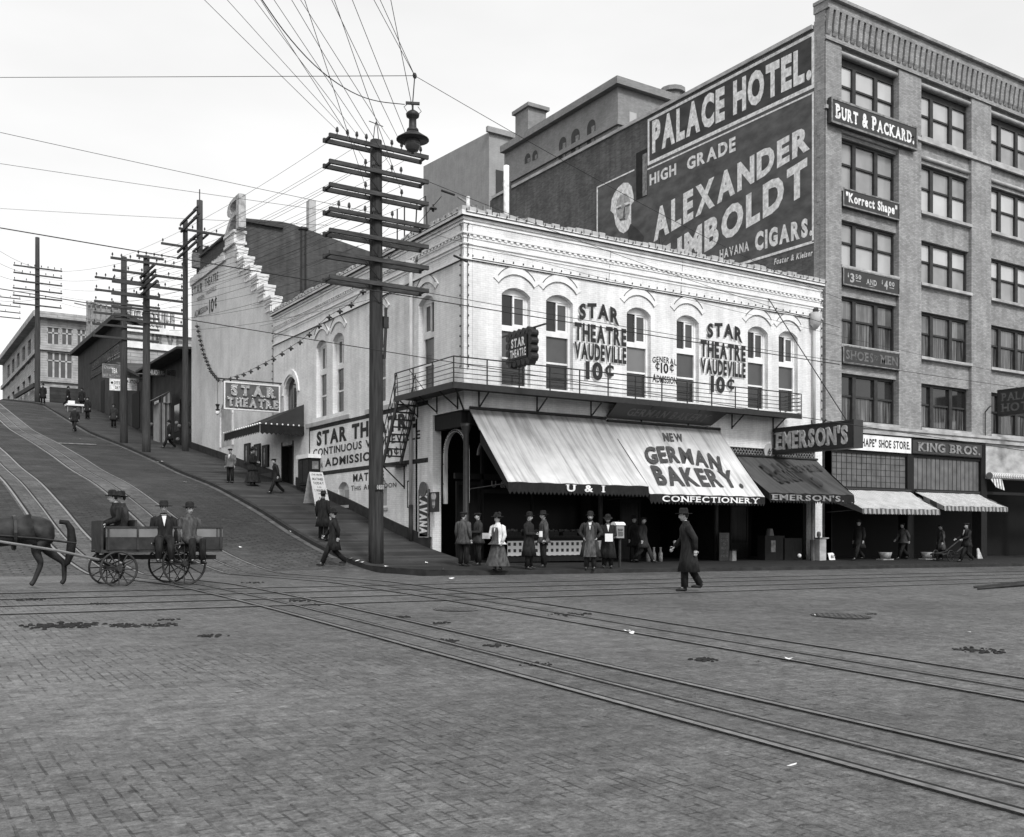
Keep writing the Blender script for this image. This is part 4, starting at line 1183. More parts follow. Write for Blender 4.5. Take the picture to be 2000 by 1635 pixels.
for word, s0, s1, ta, tb, bo, trk in (('STAR', .12, .90, .54, .88, .06, .3), ('THEATRE', .06, .95, .13, .42, .05, .2)):
    lv, _f = letter_mesh(word, bo, trk, True)
    for i, (s, t_, w_) in enumerate(lv):
        if i % 5 == 0: mb.ball(sub(*c, s0 + (s1 - s0) * s, 1, ta + (tb - ta) * t_, 1)[0] + Vector((0, -.1, 0)), .03, 5, 4)
mb.build('sign_bulbs', 'bulb_pale', t)
mb = MB(); mb.bar((onY(425, 742, YT).x, YT, z1 + .1), (.02, YT, z1 + .1), .06); mb.bar((xl, YT, z1), (xl, YT, z1 + .1), .05); mb.bar((xr_, YT, z1), (xr_, YT, z1 + .1), .05); mb.build('hanging_rod', 'iron', t)
# upright curly-lettered board on the corner pier and the portrait board beside it
ya, yb_ = onX(818, 1000, -.06).y, onX(837, 1000, -.06).y
za, zb_ = onX(837, 1050, -.06).z, onX(837, 955, -.06).z
c = ((-.06, ya, za), (-.06, yb_, za), (-.06, yb_, zb_), (-.06, ya, zb_))
t, n = board('upright_sign', 'tall narrow black board with slanting white letters on the corner pier', 'sign', *c, 'enamel_dark', 'dim_paint', .05, .035, n=(-1, 0, 0))
mb = MB()
rows = ['\\\\', 'V', 'X', 'V\\', 'X', 'W', 'V', '='] 
H_ = zb_ - za
lettering(t, 'sign_lettering', 'KAVANA', 'painted_white', (-.068, ya - .12, zb_ - .12), (-.068, ya - .12, za + .15), (-.068, yb_ + .12, za + .15), (-.068, yb_ + .12, zb_ - .12), off=(-.004, 0, 0), bold=.07, skew=.02)
mb.lathe([(.28, 0), (.28, .05)], (-.11, (ya + yb_) / 2, zb_), 20, axis='x'); mb.build('arched_top', 'iron_grey', t)
ya, yb_ = onX(838, 980, -.1).y, onX(856, 980, -.1).y
za, zb_ = onX(850, 1000, -.1).z, onX(850, 961, -.1).z
c = ((-.1, ya, za), (-.1, yb_, za), (-.1, yb_, zb_), (-.1, ya, zb_))
t, n = board('portrait_sign', 'small square black board with a pale bald head beside the upright sign', 'sign', *c, 'enamel_dark', 'iron', .05, .03, n=(-1, 0, 0))
mb = MB(); m0, zz = (ya + yb_) / 2, (za + zb_) / 2
mb.ball((-.105, m0, zz + .2), .2, 10, 7, (.06, 1, .8)); mb.ball((-.105, m0, zz - .05), .15, 10, 7, (.06, .8, 1.2)); mb.build('printed_head', 'painted_pale', t, smooth=True)
mb = MB(); mb.box(-.125, -.115, m0 - .14, m0 + .14, zz + .02, zz + .1); mb.box(-.125, -.117, m0 - .1, m0 + .1, zz - .16, zz - .12); mb.build('printed_shadow', 'faded_paint', t)
# white notice behind the downpipe
ya, yb_ = onX(796, 965, -.03).y, onX(803, 965, -.03).y
t, n = board('notice_board', 'thin white notice in a black frame beside the downpipe', 'sign', (-.03, ya, onX(800, 992, 0).z), (-.03, yb_, onX(800, 992, 0).z), (-.03, yb_, onX(800, 939, 0).z), (-.03, ya, onX(800, 939, 0).z), 'painted_white', 'iron', .025, .04, n=(-1, 0, 0))
# dark slanting board under the balcony, above the bakery awning
c0, c1 = onY(1185, 821, -.1), onY(1402, 838, -.1)
c = ((c0.x, -.12, 5.5), (c1.x - .4, -.12, 5.5), (c1.x, -.75, 6.02), (c0.x, -.75, 6.02))
t, n = board('shop_sign', 'black leaning board under the balcony with barely visible raised letters', 'sign', *c, 'enamel_dark', None, .08)
lettering(t, 'sign_lettering', 'GERMAN BAKERY', 'iron_grey', *sub(*c, .14, .88, .25, .7), bold=.03, serif=True)

# ================================================================ AWNINGS
def awning(name, label, x0, x1, zt, proj, zf, val, can_m, val_m, yw=-.02, sag=.05, scal=.11, seg=48, group=None, xf0=None, xf1=None):
    xf0 = x0 if xf0 is None else xf0; xf1 = x1 if xf1 is None else xf1
    t = thing(name, label, 'awning', ((x0 + x1) / 2, yw, zf), group)
    mb = MB(); vs_, fs = [], []; m = 7
    for i in range(m + 1):
        q = i / m
        for k in range(seg + 1):
            s = k / seg; xa = x0 + (x1 - x0) * s; xb_ = xf0 + (xf1 - xf0) * s
            x = xa + (xb_ - xa) * q
            dz = -sag * math.sin(math.pi * q) * (1 + .5 * math.sin(s * 9 + x0)) - .022 * abs(math.sin(s * (x1 - x0) / .78 * math.pi)) * math.sin(math.pi * min(1, .15 + q * .8)) + .012 * math.sin(s * 37 + q * 5)
            vs_.append((x, yw + (-proj - yw) * q, zt + (zf - zt) * q + dz))
    w = seg + 1
    for i in range(m):
        for k in range(seg): a = i * w + k; fs.append((a, a + 1, a + 1 + w, a + w))
    k0 = len(vs_); vs_ += [(v[0], v[1] + .01, v[2] - .025) for v in vs_]
    fs += [tuple(k0 + i for i in reversed(f)) for f in list(fs)]
    mb.add(vs_, fs); mb.build('canopy', can_m, t, smooth=True)
    mb = MB(); nn = int((xf1 - xf0) / .16); vs_, fs = [], []
    for k in range(nn * 2 + 1):
        x = xf0 + (xf1 - xf0) * k / (nn * 2); wob = .02 * math.sin(k * .9)
        vs_ += [(x, -proj - .003, zf - .01), (x, -proj - .02 + wob, zf - val - (scal if k % 2 else 0))]
    for k in range(nn * 2): fs.append((2 * k, 2 * k + 1, 2 * k + 3, 2 * k + 2))
    # returns along both sides
    for x, xe in ((xf0, x0), (xf1, x1)):
        k1 = len(vs_); vs_ += [(x, -proj - .003, zf - .01), (x, -proj - .02, zf - val), (xe + (x - xe) * .3, -proj * .3, zf - val * .7 + (zt - zf) * .7 - .25), (xe + (x - xe) * .3, -proj * .3, zf + (zt - zf) * .7)]
        fs.append((k1, k1 + 1, k1 + 2, k1 + 3))
    mb.add(vs_, fs); mb.build('valance', val_m, t)
    mb = MB(); mb.tube([(xf0, -proj + .04, zf - .05), (xf1, -proj + .04, zf - .05)], .025, 6)
    for x, xe in ((xf0 + .05, x0 + .05), (xf1 - .05, x1 - .05)): mb.tube([(x, -proj + .04, zf - .05), (xe, yw, zf - .15)], .02, 6)
    mb.tube([(x0, yw - .05, zt + .02), (x1, yw - .05, zt + .02)], .05, 8)
    mb.build('frame', 'iron', t)
    return t
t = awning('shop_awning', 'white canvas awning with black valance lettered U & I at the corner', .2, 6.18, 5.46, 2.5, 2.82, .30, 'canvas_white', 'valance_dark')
y = -2.53; a, b_ = onY(1107, 965, y).x, onY(1180, 968, y).x
lettering(t, 'valance_lettering', 'U & I', 'painted_white', (a, y, 2.56), (b_, y, 2.56), (b_, y, 2.78), (a, y, 2.78), off=(0, -.012, 0), bold=.03, serif=True, track=.35)
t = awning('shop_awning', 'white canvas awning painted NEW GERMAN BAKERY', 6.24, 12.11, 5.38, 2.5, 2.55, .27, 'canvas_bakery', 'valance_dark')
y = -2.53; a, b_ = onY(1293, 975, y).x, onY(1482, 980, y).x
lettering(t, 'valance_lettering', 'CONFECTIONERY', 'painted_white', (a, y, 2.285), (b_, y, 2.285), (b_, y, 2.49), (a, y, 2.49), off=(0, -.012, 0), bold=.025, serif=True)
def aw2(s, q): return Vector((6.24 + 5.87 * s, -.02 - 2.48 * q, 5.38 + (2.55 - 5.38) * q))
nrm = (aw2(1, 1) - aw2(0, 1)).cross(aw2(0, 0) - aw2(0, 1)).normalized()
def aw_inv(px, py):      # where a photo point lies on this slope
    best = None
    for i in range(0, 101):
        for j in range(0, 101):
            P = aw2(i / 100, j / 100); d = (P.xy - CAM.xy); D = d.dot(DV); qx = CX + F_PX * d.dot(RV) / D; qy = HY - (P.z - CAM.z) * F_PX / D
            e = (qx - px) ** 2 + (qy - py) ** 2
            if best is None or e < best[0]: best = (e, i / 100, j / 100)
    return best[1:]
def awtext(body, c4, **kw):
    P = [aw2(*aw_inv(*p)) for p in c4]
    lettering(t, 'awning_lettering', body, 'painted_black_grey', *P, off=nrm * .012 if nrm.z > 0 else nrm * -.012, **kw)
m_plain('painted_black_grey', .055, .2, 6.0, .9)
awtext('NEW', [(1296, 861), (1336, 862), (1331, 848), (1293, 846)], bold=.04)
awtext('GERMAN', [(1265, 905), (1412, 921), (1405, 893), (1255, 876)], bold=.04, arch=.34, track=.08)
awtext('BAKERY.', [(1285, 946), (1452, 951), (1436, 921), (1270, 910)], bold=.04, track=.07)
t = awning('shop_awning', "grey stained canvas awning over the cigar shop with valance lettered EMERSON'S", 12.35, 18.05, 4.36, 2.5, 2.72, .30, 'canvas_grey', 'valance_dark', xf1=17.43)
y = -2.53; a, b_ = onY(1508, 970, y).x, onY(1648, 975, y).x
lettering(t, 'valance_lettering', "EMERSON'S.", 'dim_paint', (a, y, 2.44), (b_, y, 2.44), (b_, y, 2.66), (a, y, 2.66), off=(0, -.012, 0), bold=.03, serif=True)
def aw3(s, q): return Vector((12.35 + 5.5 * s, -.02 - 2.48 * q, 4.36 + (2.72 - 4.36) * q))
n3 = (aw3(1, 1) - aw3(0, 1)).cross(aw3(0, 0) - aw3(0, 1)).normalized()
for body, c in (('Boldt', (.25, .55, .75, .25)), ('Havana', (.55, .95, .42, .14)), ('10', (.62, .72, .85, .6))):
    lettering(t, 'faded_lettering', body, 'enamel_dark', aw3(c[0], c[2]), aw3(c[1], c[2] - .1), aw3(c[1], c[3] - .1), aw3(c[0], c[3]), off=n3 * .03, bold=.01)
awning('shop_awning', 'pale striped awning beneath the white shoe store board', 18.7, 24.7, 3.12, 2.0, 2.2, .22, 'striped_canvas', 'striped_grey', xf0=18.6, xf1=24.1, scal=.04)
awning('shop_awning', 'pale striped awning beneath the KING BROS. board', 25.1, 30.3, 3.12, 2.0, 2.38, .2, 'striped_canvas', 'striped_grey', xf0=24.44, xf1=29.6, scal=.04)
t = thing('rolled_awning', 'rolled up striped awning at the right edge of the frame', 'awning', (33, -.3, 3.7))
mb = MB(); mb.tube([(30.9, -.25, 4.05), (36, -.25, 4.05)], .18, 10); mb.build('roll', 'striped_canvas', t)
mb = MB(); mb.bar((30.95, -.25, 4.0), (31.5, -.5, 3.4), .1); mb.quad((30.9, -.3, 3.9), (31.6, -.5, 3.9), (31.7, -.6, 3.3), (31.2, -.45, 3.45)); mb.build('hanging_fold', 'striped_canvas', t)
mb = MB(); mb.tube([(30.75, -.12, 7.3), (30.75, -.35, 7.55), (30.95, -.35, 7.6)], .03, 6); mb.tube([(30.75, -.12, 7.3), (30.75, -.12, 4.0)], .035, 6); mb.build('awning_pipe', 'iron', t)
c = rectY(-1.6, 32.6, 36.5, 7.2, 8.9)
XQ = onY(1936, 800, 0).x
c = ((XQ + .3, -.15, 7.15), (XQ + .3, -2.6, 7.15), (XQ + .3, -2.6, 8.5), (XQ + .3, -.15, 8.5))
t, n = board('electric_sign', 'black box sign jutting out at the right edge with two rows of dull letters', 'sign', *c, 'enamel_dark', 'iron', .4, .06, n=(-1, 0, 0))
lettering(t, 'sign_lettering', 'PALACE', 'iron_grey', *sub(*c, .1, .95, .56, .85), off=(-.01, 0, 0), bold=.03, serif=True)
lettering(t, 'sign_lettering', 'HOTEL', 'iron_grey', *sub(*c, .1, .95, .15, .45), off=(-.01, 0, 0), bold=.03, serif=True)
# canopy over the theatre door
pa, pb = onX(594, 790, 0), onX(466, 834, 0)
f0 = onY(508, 829, pa.y); f1x = f0.x
fl = onX(438.5, 846, f1x)
t = thing('door_canopy', 'dark sloping metal canopy over the theatre entrance on the hill', 'awning', (0, pa.y, pa.z))
yB = fl.y
mb = MB(); ztop = pa.z; zfr = f0.z
mb.add([(-.01, pa.y, ztop), (f1x, pa.y, zfr), (f1x, yB, zfr), (-.01, yB - 1.2, ztop - .1), (-.01, pa.y, zfr)], [(0, 1, 2, 3), (0, 4, 1)])
mb.build('canopy', 'canvas_dark', t)
mb = MB(); vs_, fs = [], []; nn = 44
for k in range(nn + 1):
    y = pa.y + (yB - pa.y) * k / nn; vs_ += [(f1x - .01, y, zfr + .02), (f1x - .02, y, zfr - .32 - (.09 if k % 2 else 0))]
for k in range(nn): fs.append((2 * k, 2 * k + 1, 2 * k + 3, 2 * k + 2))
b0 = len(vs_); nn2 = 20
for k in range(nn2 + 1):
    x = f1x + (0 - f1x) * k / nn2; vs_ += [(x, pa.y - .01, zfr + .02), (x, pa.y - .02, zfr - .36 - (.09 if k % 2 else 0))]
for k in range(nn2): a = b0 + 2 * k; fs.append((a, a + 1, a + 3, a + 2))
mb.add(vs_, fs); mb.build('fringe', 'valance_dark', t)
mb = MB()
for k in range(18): mb.ball((f1x - .03, pa.y + (yB - pa.y) * k / 17, zfr + .05), .05, 5, 4)
for k in range(8): mb.ball((f1x * (1 - k / 8), pa.y - .03, zfr + .05), .045, 5, 4)
mb.build('edge_bulbs', 'bulb_pale', t)

# ================================================================ FIRE ESCAPE BALCONY
fe = thing('fire_escape', 'black iron fire escape balcony wrapping the corner with a steep ladder stair', 'fire escape', (0, 0, 6.1))
BW = .95; ZF = 6.12; ZR = 7.02
XB1 = onY(1565, 800, -BW).x; YB1 = onX(772, 760, -BW).y
mb = MB()
mb.box(-BW, XB1, -BW, -.01, ZF - .06, ZF); mb.box(-BW, -.01, -.009, YB1, ZF - .06, ZF)
mb.box(-BW - .03, XB1, -BW - .04, -BW - .001, ZF - .16, ZF + .05); mb.box(-BW - .04, -BW - .001, -BW + .001, YB1, ZF - .16, ZF + .05)
mb.build('platform', 'iron', fe)
mb = MB()
for z in (ZF + .2, ZF + .36, ZF + .52, ZF + .68): 
    mb.tube([(-BW, YB1, z), (-BW, -BW, z), (XB1, -BW, z)], .014, 5)
mb.tube([(-BW, YB1, ZR), (-BW, -BW, ZR), (XB1, -BW, ZR)], .024, 6)
mb.build('railing', 'iron', fe)
for z in (ZF + .2, ZF + .36, ZF + .52, ZF + .68, ZR):
    pass
mb = MB()
for z in (ZF + .1, ZF + .26, ZF + .42, ZF + .58, ZF + .74, ZR): mb.tube([(XB1, -BW, z), (XB1 + .05, -.0, z)], .014, 5)
mb.tube([(XB1, -BW, ZF), (XB1, -BW, ZR)], .02, 5); mb.build('end_railing', 'iron', fe)
for k in range(13):
    x = -BW + (XB1 + BW) * k / 13
    mb = MB(); mb.bar((x, -BW - .012, ZF), (x, -BW - .012, ZR), .035); mb.build('railing_post', 'iron', fe)
for k in range(1, 4):
    y = -BW + (YB1 + BW) * k / 3
    mb = MB(); mb.bar((-BW - .012, y, ZF), (-BW - .012, y, ZR), .035); mb.build('railing_post', 'iron', fe)
for k in range(8):
    x = .6 + k * 2.45
    mb = MB(); mb.bar((x, -.02, 5.5), (x, -BW + .15, ZF - .06), .04); mb.bar((x, -.02, 5.45), (x, -.02, ZF), .04); mb.build('bracket', 'iron', fe)
for y in (.4, 1.9, 3.4):
    mb = MB(); mb.bar((-.02, y, 5.5), (-BW + .15, y, ZF - .06), .04); mb.bar((-.02, y, 5.45), (-.02, y, ZF), .04); mb.build('bracket', 'iron', fe)
mb = MB(); mb.bar((-.02, -.02, 5.4), (-BW + .1, -BW + .1, ZF - .06), .05); mb.bar((-BW, YB1 - 1.1, ZR), (-BW, YB1 - 2.3, ZF), .02); mb.build('bracket', 'iron', fe)
# stair down to a landing
pt0, pt1 = onX(785, 785, -.75), onX(755, 903, -.75)
Y0, Y1, Z0, Z1 = onX(795, 785, -.6).y, onX(765, 905, -.6).y, ZF, onX(765, 905, -.6).z
mb = MB()
for x in (-.95, -.22): mb.bar((x, Y0, Z0), (x, Y1, Z1), .16, .05, up=(1, 0, 0))
mb.build('stringer', 'iron', fe)
mb = MB()
for k in range(1, 9):
    q = k / 9; y, z = Y0 + (Y1 - Y0) * q, Z0 + (Z1 - Z0) * q
    mb.box(-.93, -.24, y - .12, y + .1, z - .02, z + .02)
mb.build('tread', 'iron', fe)
mb = MB()
for x in (-.97, -.2):
    mb.tube([(x, Y0 + .1, Z0 + .9), (x, Y1 + .1, Z1 + .9)], .018, 5); mb.tube([(x, Y0 + .05, Z0 + .5), (x, Y1 + .05, Z1 + .5)], .014, 5)
    for k in range(6):
        q = k / 5; y, z = Y0 + (Y1 - Y0) * q, Z0 + (Z1 - Z0) * q; mb.bar((x, y, z), (x, y + .1, z + .9), .022)
mb.build('handrail', 'iron', fe)
mb = MB(); mb.box(-1.0, -.02, Y1 - .1, Y1 + .95, Z1 - .08, Z1); mb.bar((-.02, Y1 + .1, Z1 - .9), (-.95, Y1 + .1, Z1 - .08), .04); mb.bar((-.02, Y1 + .1, Z1 - .95), (-.02, Y1 + .1, Z1), .04); mb.build('landing', 'iron', fe)

# ================================================================ BULB STRINGS
PROTO = MB(); PROTO.ball((0, 0, 0), .035, 6, 5); PROTO.ball((0, 0, .04), .022, 5, 4)
bp = bpy.data.meshes.new('bulb'); bp.from_pydata(PROTO.v, [], PROTO.f); bp.materials.append(M['bulb_glass']); 
def bulbs(label, a, b_, n, off, group='bulb strings on the white corner building', wire=True, r=1.0):
    a, b_ = Vector(a), Vector(b_)
    t = thing('bulb_string', label, 'string lights', tuple(a), group)
    if wire:
        mb = MB(); mb.bar(a, b_, .018); mb.build('cable', 'wire', t)
    for k in range(n):
        o = bpy.data.objects.new('bulb', bp); link(o); o.parent = t
        o.location = (b_ - a) * (k / (n - 1)) + Vector(off); o.scale = (r, r, r)
    return t
bulbs('string of small bulbs along the top of the bakery front', (0, -.18, 12.2), (XR, -.18, 12.2), 46, (0, -.03, .06))
bulbs('string of small bulbs along the top of the hill side wall', (-.18, .1, 12.2), (-.18, YB, 12.2), 48, (-.03, 0, .06))
bulbs('lower string of bulbs above the arched windows of the bakery front', (.3, -.075, 10.66), (17.5, -.075, 10.66), 42, (0, -.03, .06))
bulbs('upright string of bulbs on the corner edge, bakery side', (.14, -.03, 6.9), (.14, -.03, 11.8), 15, (0, -.04, 0))
bulbs('upright string of bulbs on the corner edge, hill side', (-.03, .14, 6.9), (-.03, .14, 11.8), 15, (-.04, 0, 0))
bulbs('upright string of bulbs beside the tan brick pier', (18.35, -.03, 6.2), (18.35, -.03, 11.8), 15, (0, -.04, 0))
bulbs('upright string of bulbs where the white walls meet up the hill', (-.03, 19.15, 7.0), (-.03, 19.15, 11.6), 13, (-.04, 0, 0))
# festoons of larger shaded lamps
def festoon(label, pts, n, sag=0.0):
    P = [Vector(p) for p in pts]
    t = thing('festoon', label, 'string lights', tuple(P[0]))
    dense = []
    for a, b_ in zip(P, P[1:]):
        for k in range(12): dense.append(a.lerp(b_, k / 12) + Vector((0, 0, -sag * math.sin(math.pi * k / 12))))
    dense.append(P[-1])
    mb = MB(); mb.tube(dense, .012, 5); mb.build('cable', 'wire', t)
    L_ = [0]
    for a, b_ in zip(dense, dense[1:]): L_.append(L_[-1] + (b_ - a).length)
    for k in range(n):
        d = L_[-1] * (k + .5) / n
        i = next(i for i in range(1, len(L_)) if L_[i] >= d)
        q = dense[i - 1].lerp(dense[i], (d - L_[i - 1]) / max(1e-6, L_[i] - L_[i - 1]))
        mb = MB(); mb.lathe([(.02, 0), (.13, -.07), (.14, -.1), (.05, -.11)], q, 8); mb.ball(q + Vector((0, 0, -.15)), .05, 6, 5); mb.tube([q, q + Vector((0, 0, .06))], .02, 5)
        mb.build('lamp', 'iron', t)
festoon('festoon of shaded lamps rising from the framed bulb sign past the tall pole', [onX(p[0], p[1], -.5 - k * .12) for k, p in enumerate([(432, 744), (480, 728), (530, 702), (592, 662), (640, 618), (690, 590), (770, 490), (862, 384)])], 22)
festoon('festoon of lamps swooping down the gable wall to the framed bulb sign', [onX(p[0], p[1], -.12) for p in [(384, 630), (389, 655), (398, 690), (411, 722), (428, 742)]], 16)

# ================================================================ ROOFTOP THINGS
t = thing('roof_letter', 'pale skeleton letter standing on the peak of the gable', 'roof sign', (.2, 26.2, 18.05))
pr = onX(460, 455, .2)
ya, yb_ = onX(476, 470, .2).y, onX(441, 470, .2).y
lettering(t, 'letter', 'R', 'painted_pale', (.2, yb_ - .1, 18.06), (.2, ya + .3, 18.06), (.2, ya + .3, 20.0), (.2, yb_ - .1, 20.0), off=(-.02, 0, 0), ext=.05, depth=.2, bold=-.005)
for o_ in t.children:
    for v in o_.data.vertices: v.co.y = -v.co.y
mb = MB(); mb.bar((.7, 25.9, 18.0), (.3, 25.9, 19.4), .05); mb.bar((.7, 26.8, 18.0), (.3, 26.8, 19.4), .05); mb.build('stay', 'iron_grey', t)
p = onX(592, 578, 1.6); top = onX(592, 450, 1.6).z
t = thing('stove_pipe', 'tall dark stove pipe with a capped top above the hill side parapet', 'chimney', (1.6, p.y, 11.6))
mb = MB(); mb.box(1.3, 1.9, p.y - .3, p.y + .3, 11.6, 12.9); mb.box(1.2, 2.0, p.y - .4, p.y + .4, 12.9, 13.3); mb.build('base', 'dark_brick', t)
mb = MB(); mb.tube([(1.6, p.y, 13.3), (1.6, p.y, top)], .17, 10); mb.tube([(1.6, p.y, top + .02), (1.6, p.y, top + .12)], .26, 10); mb.build('pipe', 'iron', t)
p = onY(989, 418, 2.2); top = onY(989, 324, 2.2).z
t = thing('stove_pipe', 'tall white painted stove pipe behind the bakery parapet', 'chimney', (p.x, 2.2, 11.6))
mb = MB(); mb.tube([(p.x, 2.2, 11.6), (p.x, 2.2, top)], .11, 10); mb.build('pipe', 'painted_white', t, smooth=True)
mb = MB(); mb.tube([(p.x + .25, 2.4, 11.6), (p.x + .25, 2.4, top - .5)], .09, 8); mb.build('stay_post', 'iron', t)
p = onY(914, 420, 1.0)
t = thing('vent_pipe', 'short pale vent pipe with railing at the roof corner', 'vent', (p.x, 1.0, 11.6))
mb = MB(); mb.tube([(p.x, 1, 11.6), (p.x, 1, onY(914, 384, 1).z)], .07, 8); mb.build('pipe', 'painted_white', t)
mb = MB()
for k in range(4): mb.bar((p.x + .3 + k * .3, 1.4, 11.6), (p.x + .3 + k * .3, 1.4, 13.1), .09, .04)
mb.bar((p.x - .2, 1.4, 13.25), (p.x + 1.3, 1.4, 12.7), .06); mb.build('railing', 'dim_paint', t)
# low things on the left parapet: rods and a hatch frame
t = thing('roof_rods', 'thin iron rods and a hatch frame standing on the hill side roof', 'roof ironwork', (.8, 2.5, 11.6))
mb = MB()
for px, pt in ((776, 408), (790, 405), (803, 446)):
    q = onX(px, 470, .9); mb.tube([(.9, q.y, 11.6), (.9, q.y, onX(px, pt, .9).z)], .03, 5)
mb.tube([(.9, 4.2, 11.6), (.9, 4.5, 14.2), (.9, 5.2, 14.2), (.9, 5.5, 11.6)], .03, 5); mb.build('rod', 'iron', t)
p = onY(1290, 470, 1.2)
t = thing('roof_bracket', 'small dark iron bracket above the bakery parapet', 'roof ironwork', (p.x, 1.2, 11.6))
mb = MB(); mb.tube([(p.x, 1.2, 11.6), (p.x, 1.2, p.z + .1)], .06, 6); mb.bar((p.x - .2, 1.2, p.z - .3), (p.x + .25, 1.2, p.z + .05), .06); mb.build('post', 'iron', t)
# ================================================================ BUILDINGS FARTHER OFF
def arched_windows(parent, X, Y, lst, pane='window_lit', axis='y'):
    pass
b2 = thing('hazy_block', 'tall dark brick block with arched windows and a chimney behind the wall advertisement', 'building', (33.5, 32.8, 8))
D0 = 80
pc = atD(1207, 157, D0); x0, y0, zt = pc.x, pc.y, pc.z
pl = onX(985, 268, x0)
mb = MB()
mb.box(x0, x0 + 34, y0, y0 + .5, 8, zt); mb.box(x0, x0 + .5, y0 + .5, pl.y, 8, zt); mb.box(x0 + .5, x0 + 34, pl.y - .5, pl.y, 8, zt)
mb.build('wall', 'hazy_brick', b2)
mb = MB(); mb.box(x0 + .5, x0 + 34, y0 + .5, pl.y - .5, zt - .8, zt - .7); mb.build('roof', 'tar_roof', b2)
mb = MB(); mb.box(x0 - .5, x0 + 34, y0 - .5, y0 - .01, zt - .5, zt + .1); mb.box(x0 - .5, x0 - .01, y0, pl.y, zt - .5, zt + .1); mb.box(x0 - .2, x0 + 34, y0 - .2, y0 - .01, zt - 3.6, zt - 3.2); mb.box(x0 - .2, x0 - .01, y0, pl.y, zt - 3.6, zt - 3.2)
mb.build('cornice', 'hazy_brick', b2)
def win_left(px0, px1, py0, py1):
    a, b_ = onX(px1, py1, x0), onX(px0, py1, x0); zt2 = onX((px0 + px1) / 2, py0, x0).z; zb2 = onX((px0 + px1) / 2, py1, x0).z
    mb = MB(); w = b_.y - a.y
    mb.prism([(x0 - .02, a.y, zb2), (x0 - .02, b_.y, zb2)] + [(x0 - .02, p, q) for p, q in reversed(arch_pts(a.y, b_.y, zt2 - w * .4, w * .4))], (.01, 0, 0))
    o = mb.build('window', 'window_dark_frame', b2)
    mb = MB(); mb.box(x0 - .04, x0 - .022, a.y + w * .08, a.y + w * .45, zb2, zt2 - w * .55); mb.build('pane', 'dim_paint', o)
for q in ((1092, 1106, 268, 312), (1116, 1132, 252, 302), (1147, 1163, 234, 284), (1025, 1036, 300, 318), (1040, 1050, 294, 312)): win_left(*q)
a, b_ = onY(1229, 240, y0), onY(1243, 240, y0)
mb = MB(); mb.box(a.x, b_.x, y0 - .03, y0 - .01, onY(1236, 262, y0).z, onY(1236, 220, y0).z); mb.build('window', 'window_lit', b2)
q0, q1 = onX(1028, 250, x0), onX(1003, 250, x0)
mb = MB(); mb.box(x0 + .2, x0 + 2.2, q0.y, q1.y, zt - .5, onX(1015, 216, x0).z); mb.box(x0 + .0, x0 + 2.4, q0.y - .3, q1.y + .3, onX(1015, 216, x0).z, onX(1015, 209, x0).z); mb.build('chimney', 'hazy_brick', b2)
q = onY(1314, 190, y0 + 8)
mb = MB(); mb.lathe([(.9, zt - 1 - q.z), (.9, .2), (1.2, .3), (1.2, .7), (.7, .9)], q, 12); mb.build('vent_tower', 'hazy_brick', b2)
# plain block with a blank wall behind it
b1 = thing('hazy_block', 'plain tall block with a blank paler wall farthest behind the tall pole', 'building', (40, 64, 10))
pc = atD(955, 258, 112); pl = onX(827, 325, pc.x)
mb = MB(); xx = pc.x
mb.add([(xx, pc.y, 8), (xx, pl.y, 8), (xx, pl.y, pl.z), (xx, pc.y, pc.z), (xx + 22, pc.y, 8), (xx + 22, pl.y, 8), (xx + 22, pl.y, pl.z), (xx + 22, pc.y, pc.z)], [(0, 1, 2, 3), (4, 7, 6, 5), (0, 3, 7, 4), (1, 5, 6, 2), (3, 2, 6, 7), (0, 4, 5, 1)])
mb.build('wall', 'hazy_render', b1)
mb = MB(); mb.box(xx - .4, xx + 22.2, pc.y - .4, pc.y - .01, pc.z - .1, pc.z + .5); mb.build('cornice', 'hazy_render', b1)
a = onY(968, 340, pc.y); b_ = onY(984, 340, pc.y)
mb = MB(); mb.box(a.x, b_.x, pc.y - .06, pc.y - .02, a.z - 3, a.z + .5); mb.build('window', 'window_dark', b1)

# ---- shop row up the hill beyond the theatre
h1 = thing('shop_building', 'dark single storey wooden shop beside the theatre with a long sign fascia', 'shop', (0, 40, 7))
Y0_, Y1_ = 34.42, 46.0
mb = MB(); mb.box(.3, .6, Y0_, Y1_, 5, 13.0); mb.box(.6, 9, Y0_, Y0_ + .3, 5, 12.8); mb.box(.6, 9, Y1_ - .3, Y1_, 5, 12.8); mb.build('wall', 'clapboard_dark', h1)
mb = MB(); mb.prism([(-.9, Y0_, 12.75), (-.9, Y1_, 12.75), (-.9, Y1_, 12.9), (-.9, Y0_, 12.9)], (10, 0, .6)); mb.build('roof', 'tar_roof', h1)
mb = MB()
for k in range(4):
    y = 35.2 + k * 2.8; mb.box(.24, .3, y, y + 1.6, hill(y) - .05, hill(y) + 3.0)
fr = mb.build('shop_front', 'shop_wood', h1)
mb = MB()
for k in range(4):
    y = 35.2 + k * 2.8; mb.box(.225, .238, y + .15, y + 1.45, hill(y) + .9, hill(y) + 2.7)
mb.build('pane', 'window_black', fr)
